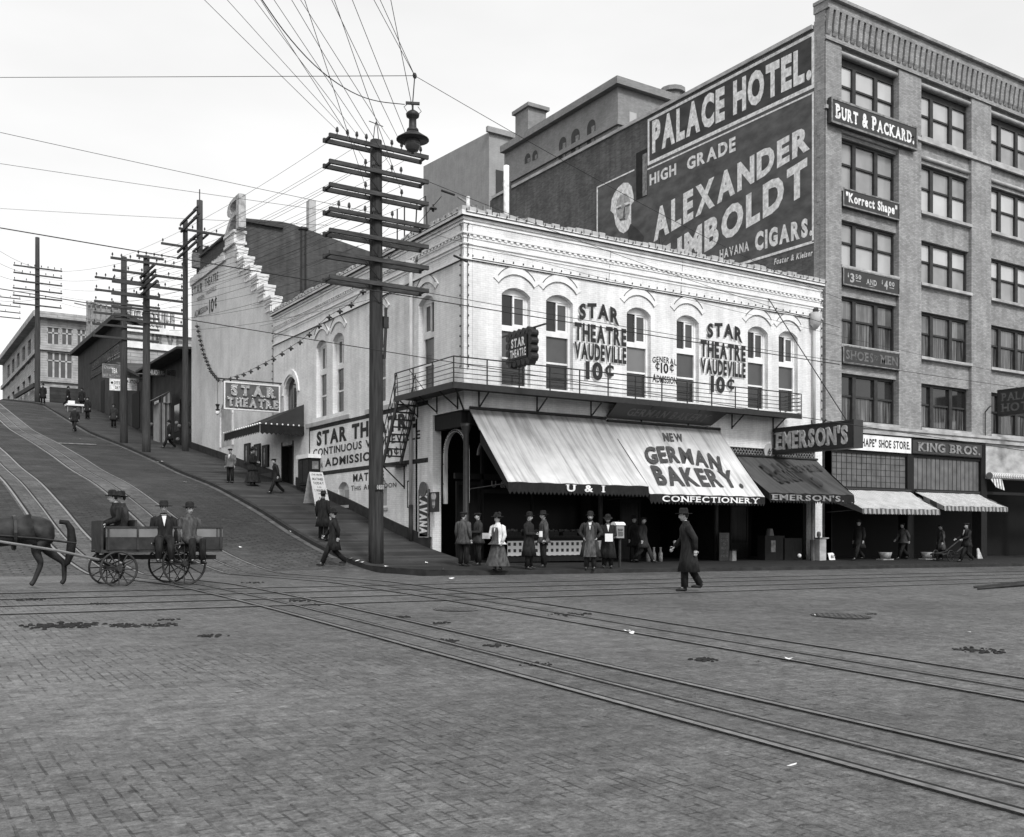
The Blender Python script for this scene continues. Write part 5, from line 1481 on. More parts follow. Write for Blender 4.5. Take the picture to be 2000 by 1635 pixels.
# sign boards facing down the hill, above the shop door
def facing(px0, px1, py0, py1, Y): 
    a, b_ = onY(px0, py1, Y), onY(px1, py1, Y); zt_ = onY(px0, py0, Y).z
    return rectY(Y, a.x, b_.x, a.z, zt_)
c = facing(290, 322, 720, 733, 40)
t, n = board('shop_sign', 'small black sign with white letters HRADER between the second and third pole', 'sign', *c, 'enamel_dark', None, .1)
lettering(t, 'sign_lettering', 'SHRADER', 'painted_pale', *sub(*c, .0, .72, .15, .85), bold=.03)
lettering(t, 'sign_lettering', 'RE-', 'dim_paint', *sub(*c, .76, .98, .2, .8), bold=.02)
c = facing(326, 362, 722, 733, 39.5)
t, n = board('shop_sign', 'dull dark sign with two faint lines of letters beside the theatre gable', 'sign', *c, 'enamel_dark', None, .1)
lettering(t, 'sign_lettering', 'CIGAR STORE', 'iron_grey', *sub(*c, .05, .95, .55, .9), bold=.02)
lettering(t, 'sign_lettering', 'TOBACCO', 'iron_grey', *sub(*c, .15, .9, .1, .45), bold=.02)
c = facing(214, 236, 739, 762, 50)
t, n = board('hanging_notice', 'white notice lettered SETS DAY left of the twin hill poles', 'sign', *c, 'painted_white', None, .05)
lettering(t, 'sign_lettering', 'SETS', 'painted_black', *sub(*c, .4, .92, .55, .8), bold=.02)
lettering(t, 'sign_lettering', 'DAY', 'painted_black', *sub(*c, .5, .92, .15, .4), bold=.02)
mb = MB(); mb.ball(sub(*c, .22, .22, .65, 0)[0] + Vector((0, -.01, 0)), .1, 8, 6, (1, .05, 1)); mb.build('printed_spot', 'painted_black', t)
c = facing(247, 271, 738, 762, 50)
t, n = board('hanging_notice', 'white notice lettered AUCTIONS hung between the two poles', 'sign', *c, 'painted_white', None, .05)
lettering(t, 'sign_lettering', 'AUCTIONS', 'painted_black', *sub(*c, .06, .94, .58, .85), bold=.03)
for k in range(3): lettering(t, 'sign_lettering', 'SALE EVERY DAY', 'faded_paint', *sub(*c, .12, .88, .1 + k * .15, .2 + k * .15), bold=.0)
c = facing(200, 236, 710, 737, 52)
t, n = board('shop_sign', 'grey painted billboard of several lines on the dark shop wall', 'sign', *c, 'iron_grey', 'dim_paint', .1, .05)
lettering(t, 'sign_lettering', 'Creamy', 'painted_pale', *sub(*c, .08, .6, .66, .9), bold=.0, skew=.03)
lettering(t, 'sign_lettering', 'TEA', 'painted_white', *sub(*c, .5, .8, .38, .72), bold=.04)
lettering(t, 'sign_lettering', 'BEST IN TOWN', 'painted_pale', *sub(*c, .06, .92, .1, .28), bold=.0)
# second shop: dark shed with a long painted wall along the hill
h2 = thing('shop_building', 'dark wooden shop with a long sloping eave and faded wall lettering', 'shop', (0, 60, 11))
ya2, yb2 = 54.6, 75.0
mb = MB(); mb.box(0, .35, ya2, yb2, 8, 18.4)
for y_ in (ya2, yb2 - .35): mb.prism([(.35, y_, 8), (10, y_, 8), (10, y_, 13.6), (.35, y_, 18.3)], (0, .35, 0))
mb.build('wall', 'clapboard_dark', h2)
mb = MB(); mb.prism([(-.7, ya2 - .3, 18.4), (.4, ya2 - .3, 18.4), (10.5, ya2 - .3, 13.6), (10.5, ya2 - .3, 13.9), (.4, ya2 - .3, 18.75), (-.7, ya2 - .3, 18.75)], (0, yb2 - ya2 + .6, 0)); mb.build('roof', 'tar_roof', h2)
def h2t(body, pts, mat, **kw):
    P = [onX(px, py, 0) for px, py in pts]; lettering(h2, 'painted_lettering', body, mat, *P, off=(-.01, 0, 0), **kw)
h2t('EVERYTHING USED', [(181, 718), (233, 686), (233, 671), (181, 706)], 'faded_paint', bold=.02)
h2t('NEW & CROSS', [(210, 708), (234, 697), (234, 688), (210, 700)], 'painted_pale', bold=.02)
h2t('FURNITURE', [(179, 732), (200, 721), (200, 710), (179, 722)], 'faded_paint', bold=.02)
mb = MB()
for pts in ([(176, 711), (236, 666)], [(176, 741), (200, 727)], [(180, 724), (234, 690)]):
    a, b_ = [onX(*p, 0) for p in pts]; mb.bar((-.012, a.y, a.z), (-.012, b_.y, b_.z), .012, .12, up=(1, 0, 0))
mb.build('painted_rule', 'dim_paint', h2)
mb = MB(); mb.box(-.03, 0, 56, 58, hill(57), hill(57) + 3); mb.build('door', 'shop_dark', h2)
mb = MB(); mb.box(-.03, 0, 62, 63.5, hill(62.7), hill(62.7) + 2.8); mb.build('door', 'shop_dark', h2)
# lean-to between the two shops
h3 = thing('shop_building', 'low dark lean-to shop with a sloping roof between the two wooden shops', 'shop', (0, 50, 9))
mb = MB(); mb.box(.1, .4, 46.05, 54.5, 7, 12.6); mb.box(.4, 8, 46.05, 46.3, 7, 12.6); mb.build('wall', 'clapboard_dark', h3)
mb = MB(); mb.prism([(-.6, 46.05, 12.5), (-.6, 54.5, 14.6), (-.6, 54.5, 14.8), (-.6, 46.05, 12.7)], (8.6, 0, .4)); mb.build('roof', 'tar_roof', h3)
mb = MB(); mb.box(.05, .1, 49, 51.5, hill(50), hill(50) + 2.8); mb.build('door', 'shop_dark', h3)
# pale shop building with billboard lettering facing downhill
h4 = thing('pale_building', 'pale boarded building end with large faded letters above the dark shops', 'building', (8, 58, 10))
Yh = 54.1
a, b_ = onY(246, 700, Yh), onY(420, 700, Yh); zt_ = onY(252, 645, Yh).z; zb_ = 11
mb = MB(); mb.box(a.x, b_.x, Yh, Yh + .4, zb_, zt_); mb.box(a.x, a.x + .4, Yh + .4, Yh + 14, zb_, zt_); mb.build('wall', 'clapboard', h4)
mb = MB(); mb.box(a.x - .2, b_.x, Yh - .25, Yh - .005, zt_ - .1, zt_ + .4); zm = onY(252, 679, Yh).z; mb.box(a.x, b_.x, Yh - .2, Yh - .005, zm, zm + .5); mb.build('cornice', 'white_trim', h4)
za, zb2 = onY(300, 676, Yh).z, onY(300, 650, Yh).z
lettering(h4, 'painted_lettering', 'IRVE', 'faded_paint', (onY(296, 670, Yh).x, Yh, za), (onY(356, 670, Yh).x, Yh, za), (onY(356, 670, Yh).x, Yh, zb2), (onY(296, 670, Yh).x, Yh, zb2), off=(0, -.02, 0), bold=.05)
# skeleton billboard above
t = thing('billboard_frame', 'pale skeleton billboard frame standing above the dark wooden shop', 'billboard', (4, 70, 18))
Yb = 72
mb = MB()
for px in (170, 178, 187, 197, 208, 220, 232, 244, 256):
    q = onY(px, 655, Yb); mb.bar((q.x, Yb, 14), (q.x, Yb, onY(px, 588 + (px - 170) * .1, Yb).z), .12)
for py in (590, 622, 655):
    mb.bar(onY(168, py, Yb), onY(258, py + 9, Yb), .14)
mb.bar(onY(145, 592, Yb), onY(172, 598, Yb), .1)
mb.build('frame', 'dim_paint', t)
c = rectY(Yb + .3, onY(171, 640, Yb).x, onY(257, 640, Yb).x, onY(171, 640, Yb).z - 1.4, onY(171, 592, Yb).z)
mb = MB(); mb.quad(*c); mb.build('panel', 'slat_wall', t)
t2 = thing('roof_sign', 'open lettered roof sign seen between the crossarms of the poles', 'roof sign', (10, 60, 20))
lettering(t2, 'letters', 'FURNITURE', 'painted_pale', onY(246, 620, 58), onY(340, 634, 58), onY(340, 614, 58), onY(246, 606, 58), off=(0, -.01, 0), bold=.05, ext=.02, depth=.2)
lettering(t2, 'letters', 'OUTFITTER', 'painted_pale', onY(246, 640, 58), onY(320, 650, 58), onY(320, 636, 58), onY(246, 628, 58), off=(0, -.01, 0), bold=.05, ext=.02, depth=.2)
mb = MB(); mb.bar(onY(246, 642, 58), onY(350, 656, 58), .15); mb.bar(onY(300, 660, 58), onY(300, 608, 58), .12); mb.bar(onY(252, 655, 58), onY(252, 604, 58), .12); mb.bar(onY(322, 660, 58), onY(322, 615, 58), .12); mb.bar(onY(340, 660, 58), onY(340, 620, 58), .1); mb.build('frame', 'dim_paint', t2)
# pale corner building at the top of the hill
h5 = thing('pale_building', 'pale two storey corner building with wide windows at the top of the hill', 'building', (0, 100, 16))
X5, Y5 = 0.0, 100.0; ztop5 = onX(78, 620, 0).z; zb5 = 15.8
XE5 = onY(176, 700, Y5).x + 6
def F5(px0, px1, py0, py1): 
    return onY(px0, 700, Y5).x, onY(px1, 700, Y5).x, onY((px0 + px1) / 2, py1, Y5).z, onY((px0 + px1) / 2, py0, Y5).z, 0
ops = [F5(92, 116, 640, 672), F5(120, 142, 642, 673), F5(150, 168, 644, 675), F5(92, 143, 690, 738)]
ops[3] = (ops[0][0], ops[1][1], ops[3][2], ops[3][3], 0)
mb = MB(); wall(mb, mapF(Y5), X5, XE5, zb5, ztop5, ops, .5)
lops = []
for k in range(6):
    y = 103 + k * 5.6; lops.append((y, y + 2.6, 22.6, 25.6, 0)); lops.append((y, y + 2.8, 18.6, 21.0, 0))
wall(mb, mapL(X5), Y5 + .5, 140, zb5 - 2, ztop5, lops, .5)
mb.build('wall', 'clapboard', h5)
mb = MB(); mb.box(X5 - .9, XE5, Y5 - .9, Y5 - .01, ztop5 - .2, ztop5 + .5); mb.box(X5 - .9, X5 - .01, Y5, 140, ztop5 - .2, ztop5 + .5); zm = onY(120, 682, Y5).z
mb.box(X5 - .3, XE5, Y5 - .3, Y5 - .01, zm - .3, zm + .2); mb.box(X5 - .3, X5 - .01, Y5, 140, zm - .3, zm + .2); zm = onY(120, 743, Y5).z; mb.box(X5 - .3, XE5, Y5 - .3, Y5 - .01, zm - .3, zm + .2)
mb.build('cornice', 'clapboard', h5)
for o_ in ops:
    mb = MB(); mb.box(o_[0], o_[1], Y5 + .2, Y5 + .3, o_[2], o_[3]); w = mb.build('window', 'window_blind', h5)
    mb = MB(); nn = 4 if o_ is ops[3] else 2
    for k in range(nn + 1): x = o_[0] + (o_[1] - o_[0]) * k / nn; mb.box(x - .1, x + .1, Y5 + .1, Y5 + .19, o_[2], o_[3])
    zz = o_[2] + (o_[3] - o_[2]) * .68; mb.box(o_[0], o_[1], Y5 + .1, Y5 + .19, zz - .08, zz + .08); mb.build('sash', 'grey_trim', w)
for o_ in lops:
    mb = MB(); mb.box(X5 + .2, X5 + .3, o_[0], o_[1], o_[2], o_[3]); mb.build('window', 'window_dark', h5)
# wooden fence at its foot
t = thing('board_fence', 'dark low board fence and steps at the foot of the pale corner building', 'fence', (3, 97, 16))
mb = MB(); mb.box(onY(97, 770, 97).x, onY(165, 770, 97).x, 97, 97.15, 13.5, onY(120, 757, 97).z); mb.build('boards', 'fence_dark', t)
mb = MB(); mb.bar(onX(30, 775, -.6), onX(68, 752, -.6), .3, .5); mb.build('stair_rail', 'shop_wood', t)

# ================================================================ POLES
def pole(label, x, y, zg, ztop, r0, r1, arms, name='utility_pole', group='utility poles along the hill street', mat='pole_wood', braces=True, ins_mat='porcelain'):
    """arms: list of (z, half length left, half length right, double, axis, [pin offsets])"""
    t = thing(name, label, 'utility pole', (x, y, zg), group)
    mb = MB(); n = 9
    mb.tube([(x, y, zg - .5 + (ztop - zg + .5) * k / n) for k in range(n + 1)], [r0 + (r1 - r0) * k / n for k in range(n + 1)], 12); mb.build('post', mat, t, smooth=True)
    for z, hl, hr, dbl, ax, pins in arms:
        mb = MB(); u = Vector((1, 0, 0)) if ax == 'x' else Vector((0, 1, 0)); w = Vector((0, 1, 0)) if ax == 'x' else Vector((1, 0, 0))
        r = r0 + (r1 - r0) * (z - zg) / (ztop - zg)
        for s in ((-1, 1) if dbl else (-1,)):
            c = Vector((x, y, z)) + w * s * (r + .05)
            mb.bar(c - u * hl, c + u * hr, .10, .13)
        if dbl:
            for q in (-hl + .08, hr - .08): mb.bar(Vector((x, y, z)) + u * q - w * (r + .05), Vector((x, y, z)) + u * q + w * (r + .05), .07)
        a = mb.build('crossarm', 'arm_wood', t)
        if pins:
            mb = MB()
            for q in pins:
                c = Vector((x, y, z + .06)) + u * q - w * (r + .05)
                mb.tube([c, c + Vector((0, 0, .12))], .018, 5); mb.lathe([(.045, .1), (.055, .14), (.04, .22), (.02, .25)], c, 7)
            mb.build('insulators', ins_mat, a)
        if braces:
            mb = MB()
            for s in (-.55, .55):
                c = Vector((x, y, z - .05)) - w * (r + .09)
                mb.bar(c + u * s, Vector((x, y, z - .6)) - w * (r + .02), .03, .012)
            mb.build('brace', 'iron', a)
    return t
PX, PY = -3.45, -.28
zg = walk_z(PX, PY)
def zpole(py, D=32.2): return CAM.z + (HY - py) / F_PX * D
ARM_Y = [291, 340, 384, 430, 470, 512, 558]
pins_ = [[-1.45, -1.1, -.78, -.45, .45, .8, 1.15, 1.5], [-.48, -.2, .45, .78], [-.48, .8], [-1.4, -1.05, -.5, -.2, .46], [], [1.35], []]
arms = []
MAIN = []
for k, py in enumerate(ARM_Y):
    z = zpole(py); arms.append((z, 1.72, 1.78, True, 'x', pins_[k])); MAIN.append(z)
MP = pole('tall thick utility pole with seven double crossarms beside the corner kerb', PX, PY, zg, zpole(275), .25, .19, arms, mat='pole_wood')
mb = MB(); mb.box(PX - .14, PX + .14, PY - .27, PY - .235, zpole(958), zpole(946)); mb.build('number_plate', 'iron', MP)
lettering(MP, 'pole_number', '0850', 'painted_pale', (PX - .1, PY - .275, zpole(956)), (PX + .14, PY - .275, zpole(956)), (PX + .14, PY - .275, zpole(948)), (PX - .1, PY - .275, zpole(948)), off=(0, -.004, 0), bold=.03)
mb = MB(); mb.tube([(PX - .1, PY, zpole(276)), (PX - .05, PY, zpole(250)), (PX, PY, zpole(238))], .015, 4); mb.tube([(PX + .1, PY, zpole(276)), (PX + .05, PY, zpole(250)), (PX, PY, zpole(238))], .015, 4)
mb.bar((PX - .25, PY, zpole(240)), (PX + .25, PY, zpole(244)), .02); mb.build('top_bracket', 'wire', MP)
mb = MB(); mb.tube([(PX + .25, PY - .1, zpole(700)), (PX + .3, PY - .1, zpole(640)), (PX + .3, PY - .1, zpole(600))], .05, 6); mb.box(PX + .2, PX + .38, PY - .16, PY, zpole(640), zpole(618)); mb.build('switch_box', 'iron', MP)
def hill_pole(label, px, py_base, X, py_top, arms_px, r=.2, extra=None, **kw):
    q = onX(px, py_base, X); g = walk_z(X, q.y) if X > -4.2 else road_z(X, q.y)
    D = (q.xy - CAM.xy).dot(DV)
    zz = lambda py: CAM.z + (HY - py) / F_PX * D
    A = []
    for py, l, r_, n in arms_px:
        hl, hr = (px - l) * D / F_PX / .841, (r_ - px) * D / F_PX / .841
        k = max(2, n); A.append((zz(py), hl, hr, False, 'x', [-hl + .1 + (hl + hr - .2) * i / (k - 1) for i in range(k)] if n else []))
    for py, l, r_ in (extra or []): A.append((zz(py), l, r_, False, 'y', []))
    return pole(label, X, q.y, g, zz(py_top), r, r * .75, A, mat='pole_wood_far', braces=False, **kw), Vector((X, q.y, g)), zz
P285, Q285, z285 = hill_pole('utility pole standing alone on the kerb, right of its close twin', 286, 882, -3.6, 500, [(504, 269, 312, 4), (515, 229, 345, 9), (538, 232, 344, 6), (560, 231, 344, 5), (583, 230, 344, 4), (607, 230, 344, 3), (631, 230, 343, 2)], .24, [(540, 3.0, .5), (552, 3.2, .5), (563, 3.4, .5), (575, 3.6, .5)])
P245, Q245, z245 = hill_pole('utility pole with staggered crossarms, left of its close twin', 242, 862, -3.6, 502, [(550, 196, 298, 8), (574, 196, 298, 6), (596, 195, 298, 5), (618, 194, 297, 5), (640, 193, 297, 3), (663, 193, 296, 2)], .24)
P75, Q75, z75 = hill_pole('utility pole with six crossarms at the crest of the hill street', 73, 786, -3.5, 464, [(525, 37, 110, 8), (539, 37, 110, 7), (554, 37, 110, 5), (569, 36, 110, 5), (583, 36, 110, 4), (598, 36, 109, 3)], .26)
P365, Q365, z365 = hill_pole('slim dark pole beside the theatre gable end', 362, 862, -.9, 430, [(450, 350, 434, 5), (484, 322, 361, 2)], .2, [(437, 3.2, .2), (452, 3.4, .2), (486, 3.2, 1.0), (498, 3.4, 1.0)])
q = onY(390, 600, 43)
t390 = pole('tall pole carrying a transformer box, behind the theatre gable', q.x, 43, 7, onY(390, 392, 43).z, .26, .22, [(onY(390, 408, 43).z, .6, .6, False, 'y', []), (onY(390, 424, 43).z, 1, .6, False, 'y', []), (onY(390, 464, 43).z, 1.2, .8, True, 'y', []), (onY(390, 488, 43).z, 1.2, .8, True, 'y', [])], mat='pole_wood_far', braces=False)
mb = MB(); a, b_ = onY(375, 510, 42.6), onY(388, 510, 42.6); mb.box(a.x, b_.x, 42.2, 42.7, onY(380, 524, 42.6).z, onY(380, 496, 42.6).z); mb.build('transformer_box', 'iron_grey', t390)
mb = MB(); mb.tube([(q.x, 43, onY(390, 392, 43).z), (q.x, 43, onY(390, 370, 43).z)], .04, 5); mb.build('spike', 'wire', t390)
hp_ = onX(12, 790, -3.4)
P12, Q12, z12 = hill_pole('far pole with short crossarms beyond the crest of the hill', -22, 792, -3.3, 560, [(578, -20, 25, 4), (594, -20, 25, 4), (606, -20, 25, 3), (617, -20, 25, 2)], .25)

# ================================================================ HANGING ARC LAMP
D = 20.5
lt_ = atD(806, 200, D); lb = atD(806, 300, D)
u = D / F_PX
t = thing('arc_lamp', 'hanging arc lamp with a wide dark hood over the crossing', 'street lamp', tuple(atD(806, 270, D)))
c = atD(806, 272, D)
mb = MB(); mb.lathe([(.34, -.02), (.335, .0), (.2, .09), (.13, .14)], c, 20); mb.build('hood', 'iron', t, smooth=True)
mb = MB(); mb.lathe([(.13, .14), (.12, .2), (.08, .24), (.075, .42), (.13, .46), (.14, .52), (.10, .56), (.04, .6)], c, 14); mb.build('housing', 'iron', t, smooth=True)
mb = MB(); mb.ball(c + Vector((0, 0, -.1)), .17, 14, 8, (1, 1, 1.05)); mb.build('globe', 'window_blind', t, smooth=True)
mb = MB()
for k in range(3): mb.lathe([(.175 - k * .03, 0), (.175 - k * .03, .008)], c + Vector((0, 0, -.12 - k * .06)), 14)
mb.tube([c + Vector((0, 0, -.3)), c + Vector((0, 0, -.27))], .03, 6); mb.build('cage', 'iron', t)
mb = MB(); h0 = c + Vector((0, 0, .6)); mb.tube([h0, h0 + Vector((0, 0, .14))], .02, 6); mb.bar(h0 + Vector((-.13, .06, .14)), h0 + Vector((.13, -.06, .14)), .05)
for s in (-1, 1): mb.tube([h0 + Vector((s * .12, 0, .1)), h0 + Vector((s * .2, 0, .02)), h0 + Vector((s * .13, 0, -.06))], .008, 4)
mb.tube([h0 + Vector((0, 0, .14)), atD(810, 150, D)], .012, 5); mb.build('hanger', 'iron', t)
mb = MB(); mb.ball(atD(810, 148, D), .05, 8, 6, (1, .6, 1.3)); mb.build('pulley', 'iron', t)

# ================================================================ WIRES
def wire(label, a, b_, sag=.15, r=.008, group='overhead wires', name='overhead_wire', n=18, ext=None):
    a, b_ = Vector(a), Vector(b_)
    r = r * 1.25
    if ext:                                        # carry the wire on well past the frame to its next support
        u = (b_ - a).normalized(); a, b_ = a - u * ext[0], b_ + u * ext[1]
    P = [a.lerp(b_, k / n) + Vector((0, 0, -4 * sag * (k / n) * (1 - k / n))) for k in range(n + 1)]
    rs = [max(.0028, min(r, .00032 * (p - CAM).length)) for p in P] if r < .012 else r
    mb = MB(); mb.tube(P, rs, 4, cap=False)
    o = mb.build(name, 'wire', None); return tag(o, label, 'wire', group)
A = atD(810, 148, D)
wire('span wire from the left edge of the frame to the arc lamp pulley', atD(-40, 150, 26), A, .02, .006, ext=(22, 0))
wire('span wire from the arc lamp pulley down to the tan brick block', A, onY(1645, 585, -.1), .3, .007)
wire('lamp rope running up out of the frame from the arc lamp pulley', A, atD(725, -10, 16), .0, .007, ext=(0, 14))
wire('second lamp rope close beside the first above the arc lamp', A, atD(738, -10, 16), .0, .007, ext=(0, 14))
P = [Vector(p) for p in smooth_pts([tuple(q) for q in (atD(-60, -900, 9), atD(440, -110, 12.8), atD(505, -10, 14), atD(560, 70, 15), atD(620, 135, 16.5), atD(680, 178, 18), atD(730, 198, 19), atD(790, 204, D))], 2)]
mb = MB(); mb.tube(P, .009, 5); tag(mb.build('lamp_cable', 'wire'), 'thick slack cable curving down to the arc lamp', 'cable')
# trolley span wires in front of the buildings
for lab, a, b_, s, r in (('long wire crossing the whole street below the fourth crossarm', (-30, 422, 27), (1640, 712, 34), .25, .012), ('long wire crossing the street above the framed bulb sign', (-30, 540, 27), (1960, 865, 40), .3, .010),
                      ('thin wire slanting from the left edge to the tall pole top', (-30, 240, 27), (725, 415, 31.5), .2, .006), ('thin wire slanting from the left edge above the hill poles', (-30, 300, 27), (735, 425, 31.6), .25, .005),
                      ('thin wire between the left edge and the hill pole group', (-30, 396, 40), (640, 440, 32), .2, .005), ('wire across the corner building below its lower bulb string', (830, 352, 30), (1640, 640, 36), .2, .007),
                      ('wire from the tall pole across the arched windows', (830, 571, 30), (1975, 745, 44), .25, .008), ('faint wire near the top of the corner building', (835, 455, 31), (1975, 720, 44), .3, .005)):
    wire(lab, atD(*a), atD(*b_), s, r, ext=(26 if a[0] < 0 else 0, 16 if b_[0] > 1900 else 0))
mb = MB(); a, b_ = atD(862, 372, 30.3), atD(888, 381, 30.5); mb.tube([a, b_], .035, 6); tag(mb.build('strain_insulator', 'wire'), 'dark strain insulator on the wire above the white parapet', 'insulator')
mb = MB(); a, b_ = atD(886, 499, 31), atD(912, 511, 31.3); mb.tube([a, b_], .035, 6); tag(mb.build('strain_insulator', 'wire'), 'dark strain insulator on the wire at the building corner', 'insulator')
# pole line wires: tall pole to the hill poles, and up over the camera
g2 = 'pole line wires'
for k, z in enumerate(MAIN):
    for q in ((-1.4, -.5, .5, 1.4) if k < 4 else (-1.3, 1.3)):
        wire('thin pole line wire strung up the hill between crossarms', (PX + q, PY + .25, z + .1), (Q285.x + q, Q285.y, z285(512 + k * 22) + .1), .35, .006, g2)
        if k < 4: pass
for k, (px_t, q, kz) in enumerate(((385, -1.45, 0), (430, -1.1, 0), (485, -.78, 0), (500, -.45, 1), (525, -.45, 0), (560, .45, 1), (578, .45, 0), (590, -.5, 2), (640, .8, 0), (648, .8, 2), (682, 1.15, 0), (760, 1.5, 0))):
    z = MAIN[kz]; p = Vector((PX + q, PY - .25, z + .2)); p2 = atD(px_t, -25, 9 + (k % 3))
    wire('thin pole line wire passing overhead towards the top of the frame', p, p2, .05, .006, 'wires overhead at the top of the frame', ext=(0, 30))
for k, (a, b_) in enumerate((((640, 590, 36), (478, 640, 58)), ((640, 540, 34), (470, 600, 58)), ((700, 480, 33), (476, 560, 58)), ((735, 385, 32), (365, 565, 62)), ((735, 425, 32), (300, 600, 72)))):
    wire('thin drop wire slanting across the gable wall', atD(*a), atD(*b_), .2, .006, 'drop wires to the gable wall')
for k in range(5):
    wire('faint far wire beside the crest pole', atD(-30, 470 + k * 28, 95), Vector((Q75.x, Q75.y, z75(524 + k * 15))), .3, .012, 'faint far wires')
    wire('thin pole line wire strung between the two hill pole groups', Vector((Q285.x - 1 + k * .5, Q285.y, z285(515 + k * 22))), Vector((Q75.x - 1 + k * .5, Q75.y, z75(525 + k * 14))), .5, .007, 'wires up to the crest')
# ================================================================ PEOPLE
def skin_body(verts, edges, radii, mat, name, parent, extra=None, sub=1, root=0):
    me = bpy.data.meshes.new('b'); me.from_pydata(verts, edges, [])
    ob = bpy.data.objects.new('b', me); COL.objects.link(ob)
    m = ob.modifiers.new('s', 'SKIN'); m.use_smooth_shade = True
    sv = me.skin_vertices[0].data
    for i, r in enumerate(radii): sv[i].radius = (r, r) if not isinstance(r, tuple) else r; sv[i].use_root = (i == root)
    if sub:
        s2 = ob.modifiers.new('u', 'SUBSURF'); s2.levels = sub; s2.render_levels = sub
    bpy.context.view_layer.update()
    dg = bpy.context.evaluated_depsgraph_get()
    m2 = bpy.data.meshes.new_from_object(ob.evaluated_get(dg))
    bpy.data.objects.remove(ob); bpy.data.meshes.remove(me)
    mb = MB(); mb.add([tuple(v.co) for v in m2.vertices], [tuple(p.vertices) for p in m2.polygons])
    bpy.data.meshes.remove(m2)
    return mb
def xf(mb, rot, loc, sc):
    c, s = math.cos(rot), math.sin(rot)
    mb.v = [(loc[0] + sc * (x * c - y * s), loc[1] + sc * (x * s + y * c), loc[2] + sc * z) for x, y, z in mb.v]
    return mb
def head_mesh(mb, c, yaw=0.0, tilt=0.0):
    """a face looking along -Y: brow, nose, lips, chin, ears; material 0 skin, 1 dark features"""
    n, m = 16, 12; vs_, fs = [], []
    def P(v):
        x, y, z = v
        y2 = y * math.cos(tilt) - z * math.sin(tilt); z2 = y * math.sin(tilt) + z * math.cos(tilt)
        return (c[0] + x * math.cos(yaw) - y2 * math.sin(yaw), c[1] + x * math.sin(yaw) + y2 * math.cos(yaw), c[2] + z2)
    for i in range(m + 1):
        ph = math.pi * i / m
        for k in range(n):
            t = 2 * math.pi * k / n
            x, y, z = math.sin(ph) * math.sin(t), -math.sin(ph) * math.cos(t), math.cos(ph)
            w = 1 - .28 * max(0, -z) ** 1.5
            fx_, fy = x * .076 * w, y * .097 * (1 - .12 * max(0, -z))
            if y < -.6 and -.45 < z < .15 and abs(x) < .3: fy -= .022 * (1 - abs(x) / .3) * (1 if z < -.1 else .5)
            if y < -.5 and abs(z - .1) < .12 and .2 < abs(x) < .6: fy += .010
            if y < -.4 and z < -.8: fy -= .012
            vs_.append(P((fx_, fy, z * .118)))
    for i in range(m):
        for k in range(n): a = i * n + k; b_ = i * n + (k + 1) % n; fs.append((a, b_, b_ + n, a + n))
    mb.m = 0; mb.add(vs_, fs)
    e = MB()
    for s in (-1, 1): e.ball((s * .078, .005, -.005), .026, 6, 5, (.4, .8, 1.2))
    mb.add([P(v) for v in e.v], e.f)
    d = MB()
    for s in (-1, 1): d.ball((s * .031, -.086, .012), .012, 6, 4, (1.2, .5, .7)); d.box(s * .031 - .018, s * .031 + .018, -.099, -.09, .032, .038)
    d.box(-.024, .024, -.094, -.084, -.066, -.058)
    mb.m = 1; mb.add([P(v) for v in d.v], d.f); mb.m = 0
def hand(mb, w, d, side, curl=.5):
    """palm, four unequal bent fingers and a thumb from the side of the palm"""
    w = Vector(w); d = Vector(d).normalized()
    u = Vector((1, 0, 0)) if abs(d.x) < .8 else Vector((0, 1, 0))
    x = d.cross(u).normalized(); y = x.cross(d)
    mb.tube([w, w + d * .05, w + d * .085], [(.024, .018), (.040, .017), (.038, .014)], 8)
    for k, L in enumerate((.066, .076, .072, .056)):
        b_ = w + d * .08 + x * (-.027 + k * .018)
        bend = y * (-.3 - curl * .9)
        p1 = b_ + d * L * .4; p2 = p1 + (d + bend * .7).normalized() * L * .33; p3 = p2 + (d * .5 + bend).normalized() * L * .27
        mb.tube([b_, p1, p2, p3], [.0095, .009, .008, .006], 6)
    b_ = w + d * .03 + x * (.03 * side)
    p1 = b_ + (d * .6 + x * side * .9).normalized() * .032; p2 = p1 + (d + x * side * .2 - y * .3).normalized() * .028
    mb.tube([b_, p1, p2], [.012, .010, .007], 6)
JO = {'stand': dict(kL=(.10, -.02, .50), aL=(.11, .0, .09), kR=(-.10, -.02, .50), aR=(-.12, .02, .09)),
      'walk': dict(kL=(.09, -.20, .53), aL=(.09, -.36, .12), kR=(-.09, .03, .49), aR=(-.09, .36, .17)),
      'stride': dict(kL=(.09, -.26, .56), aL=(.09, -.42, .14), kR=(-.09, .06, .50), aR=(-.09, .44, .22)),
      'step': dict(kL=(.07, -.10, .51), aL=(.07, -.10, .10), kR=(-.07, .06, .50), aR=(-.07, .26, .16)),
      'sit': dict(kL=(.12, -.42, .92), aL=(.13, -.40, .48), kR=(-.12, -.42, .92), aR=(-.14, -.44, .50))}
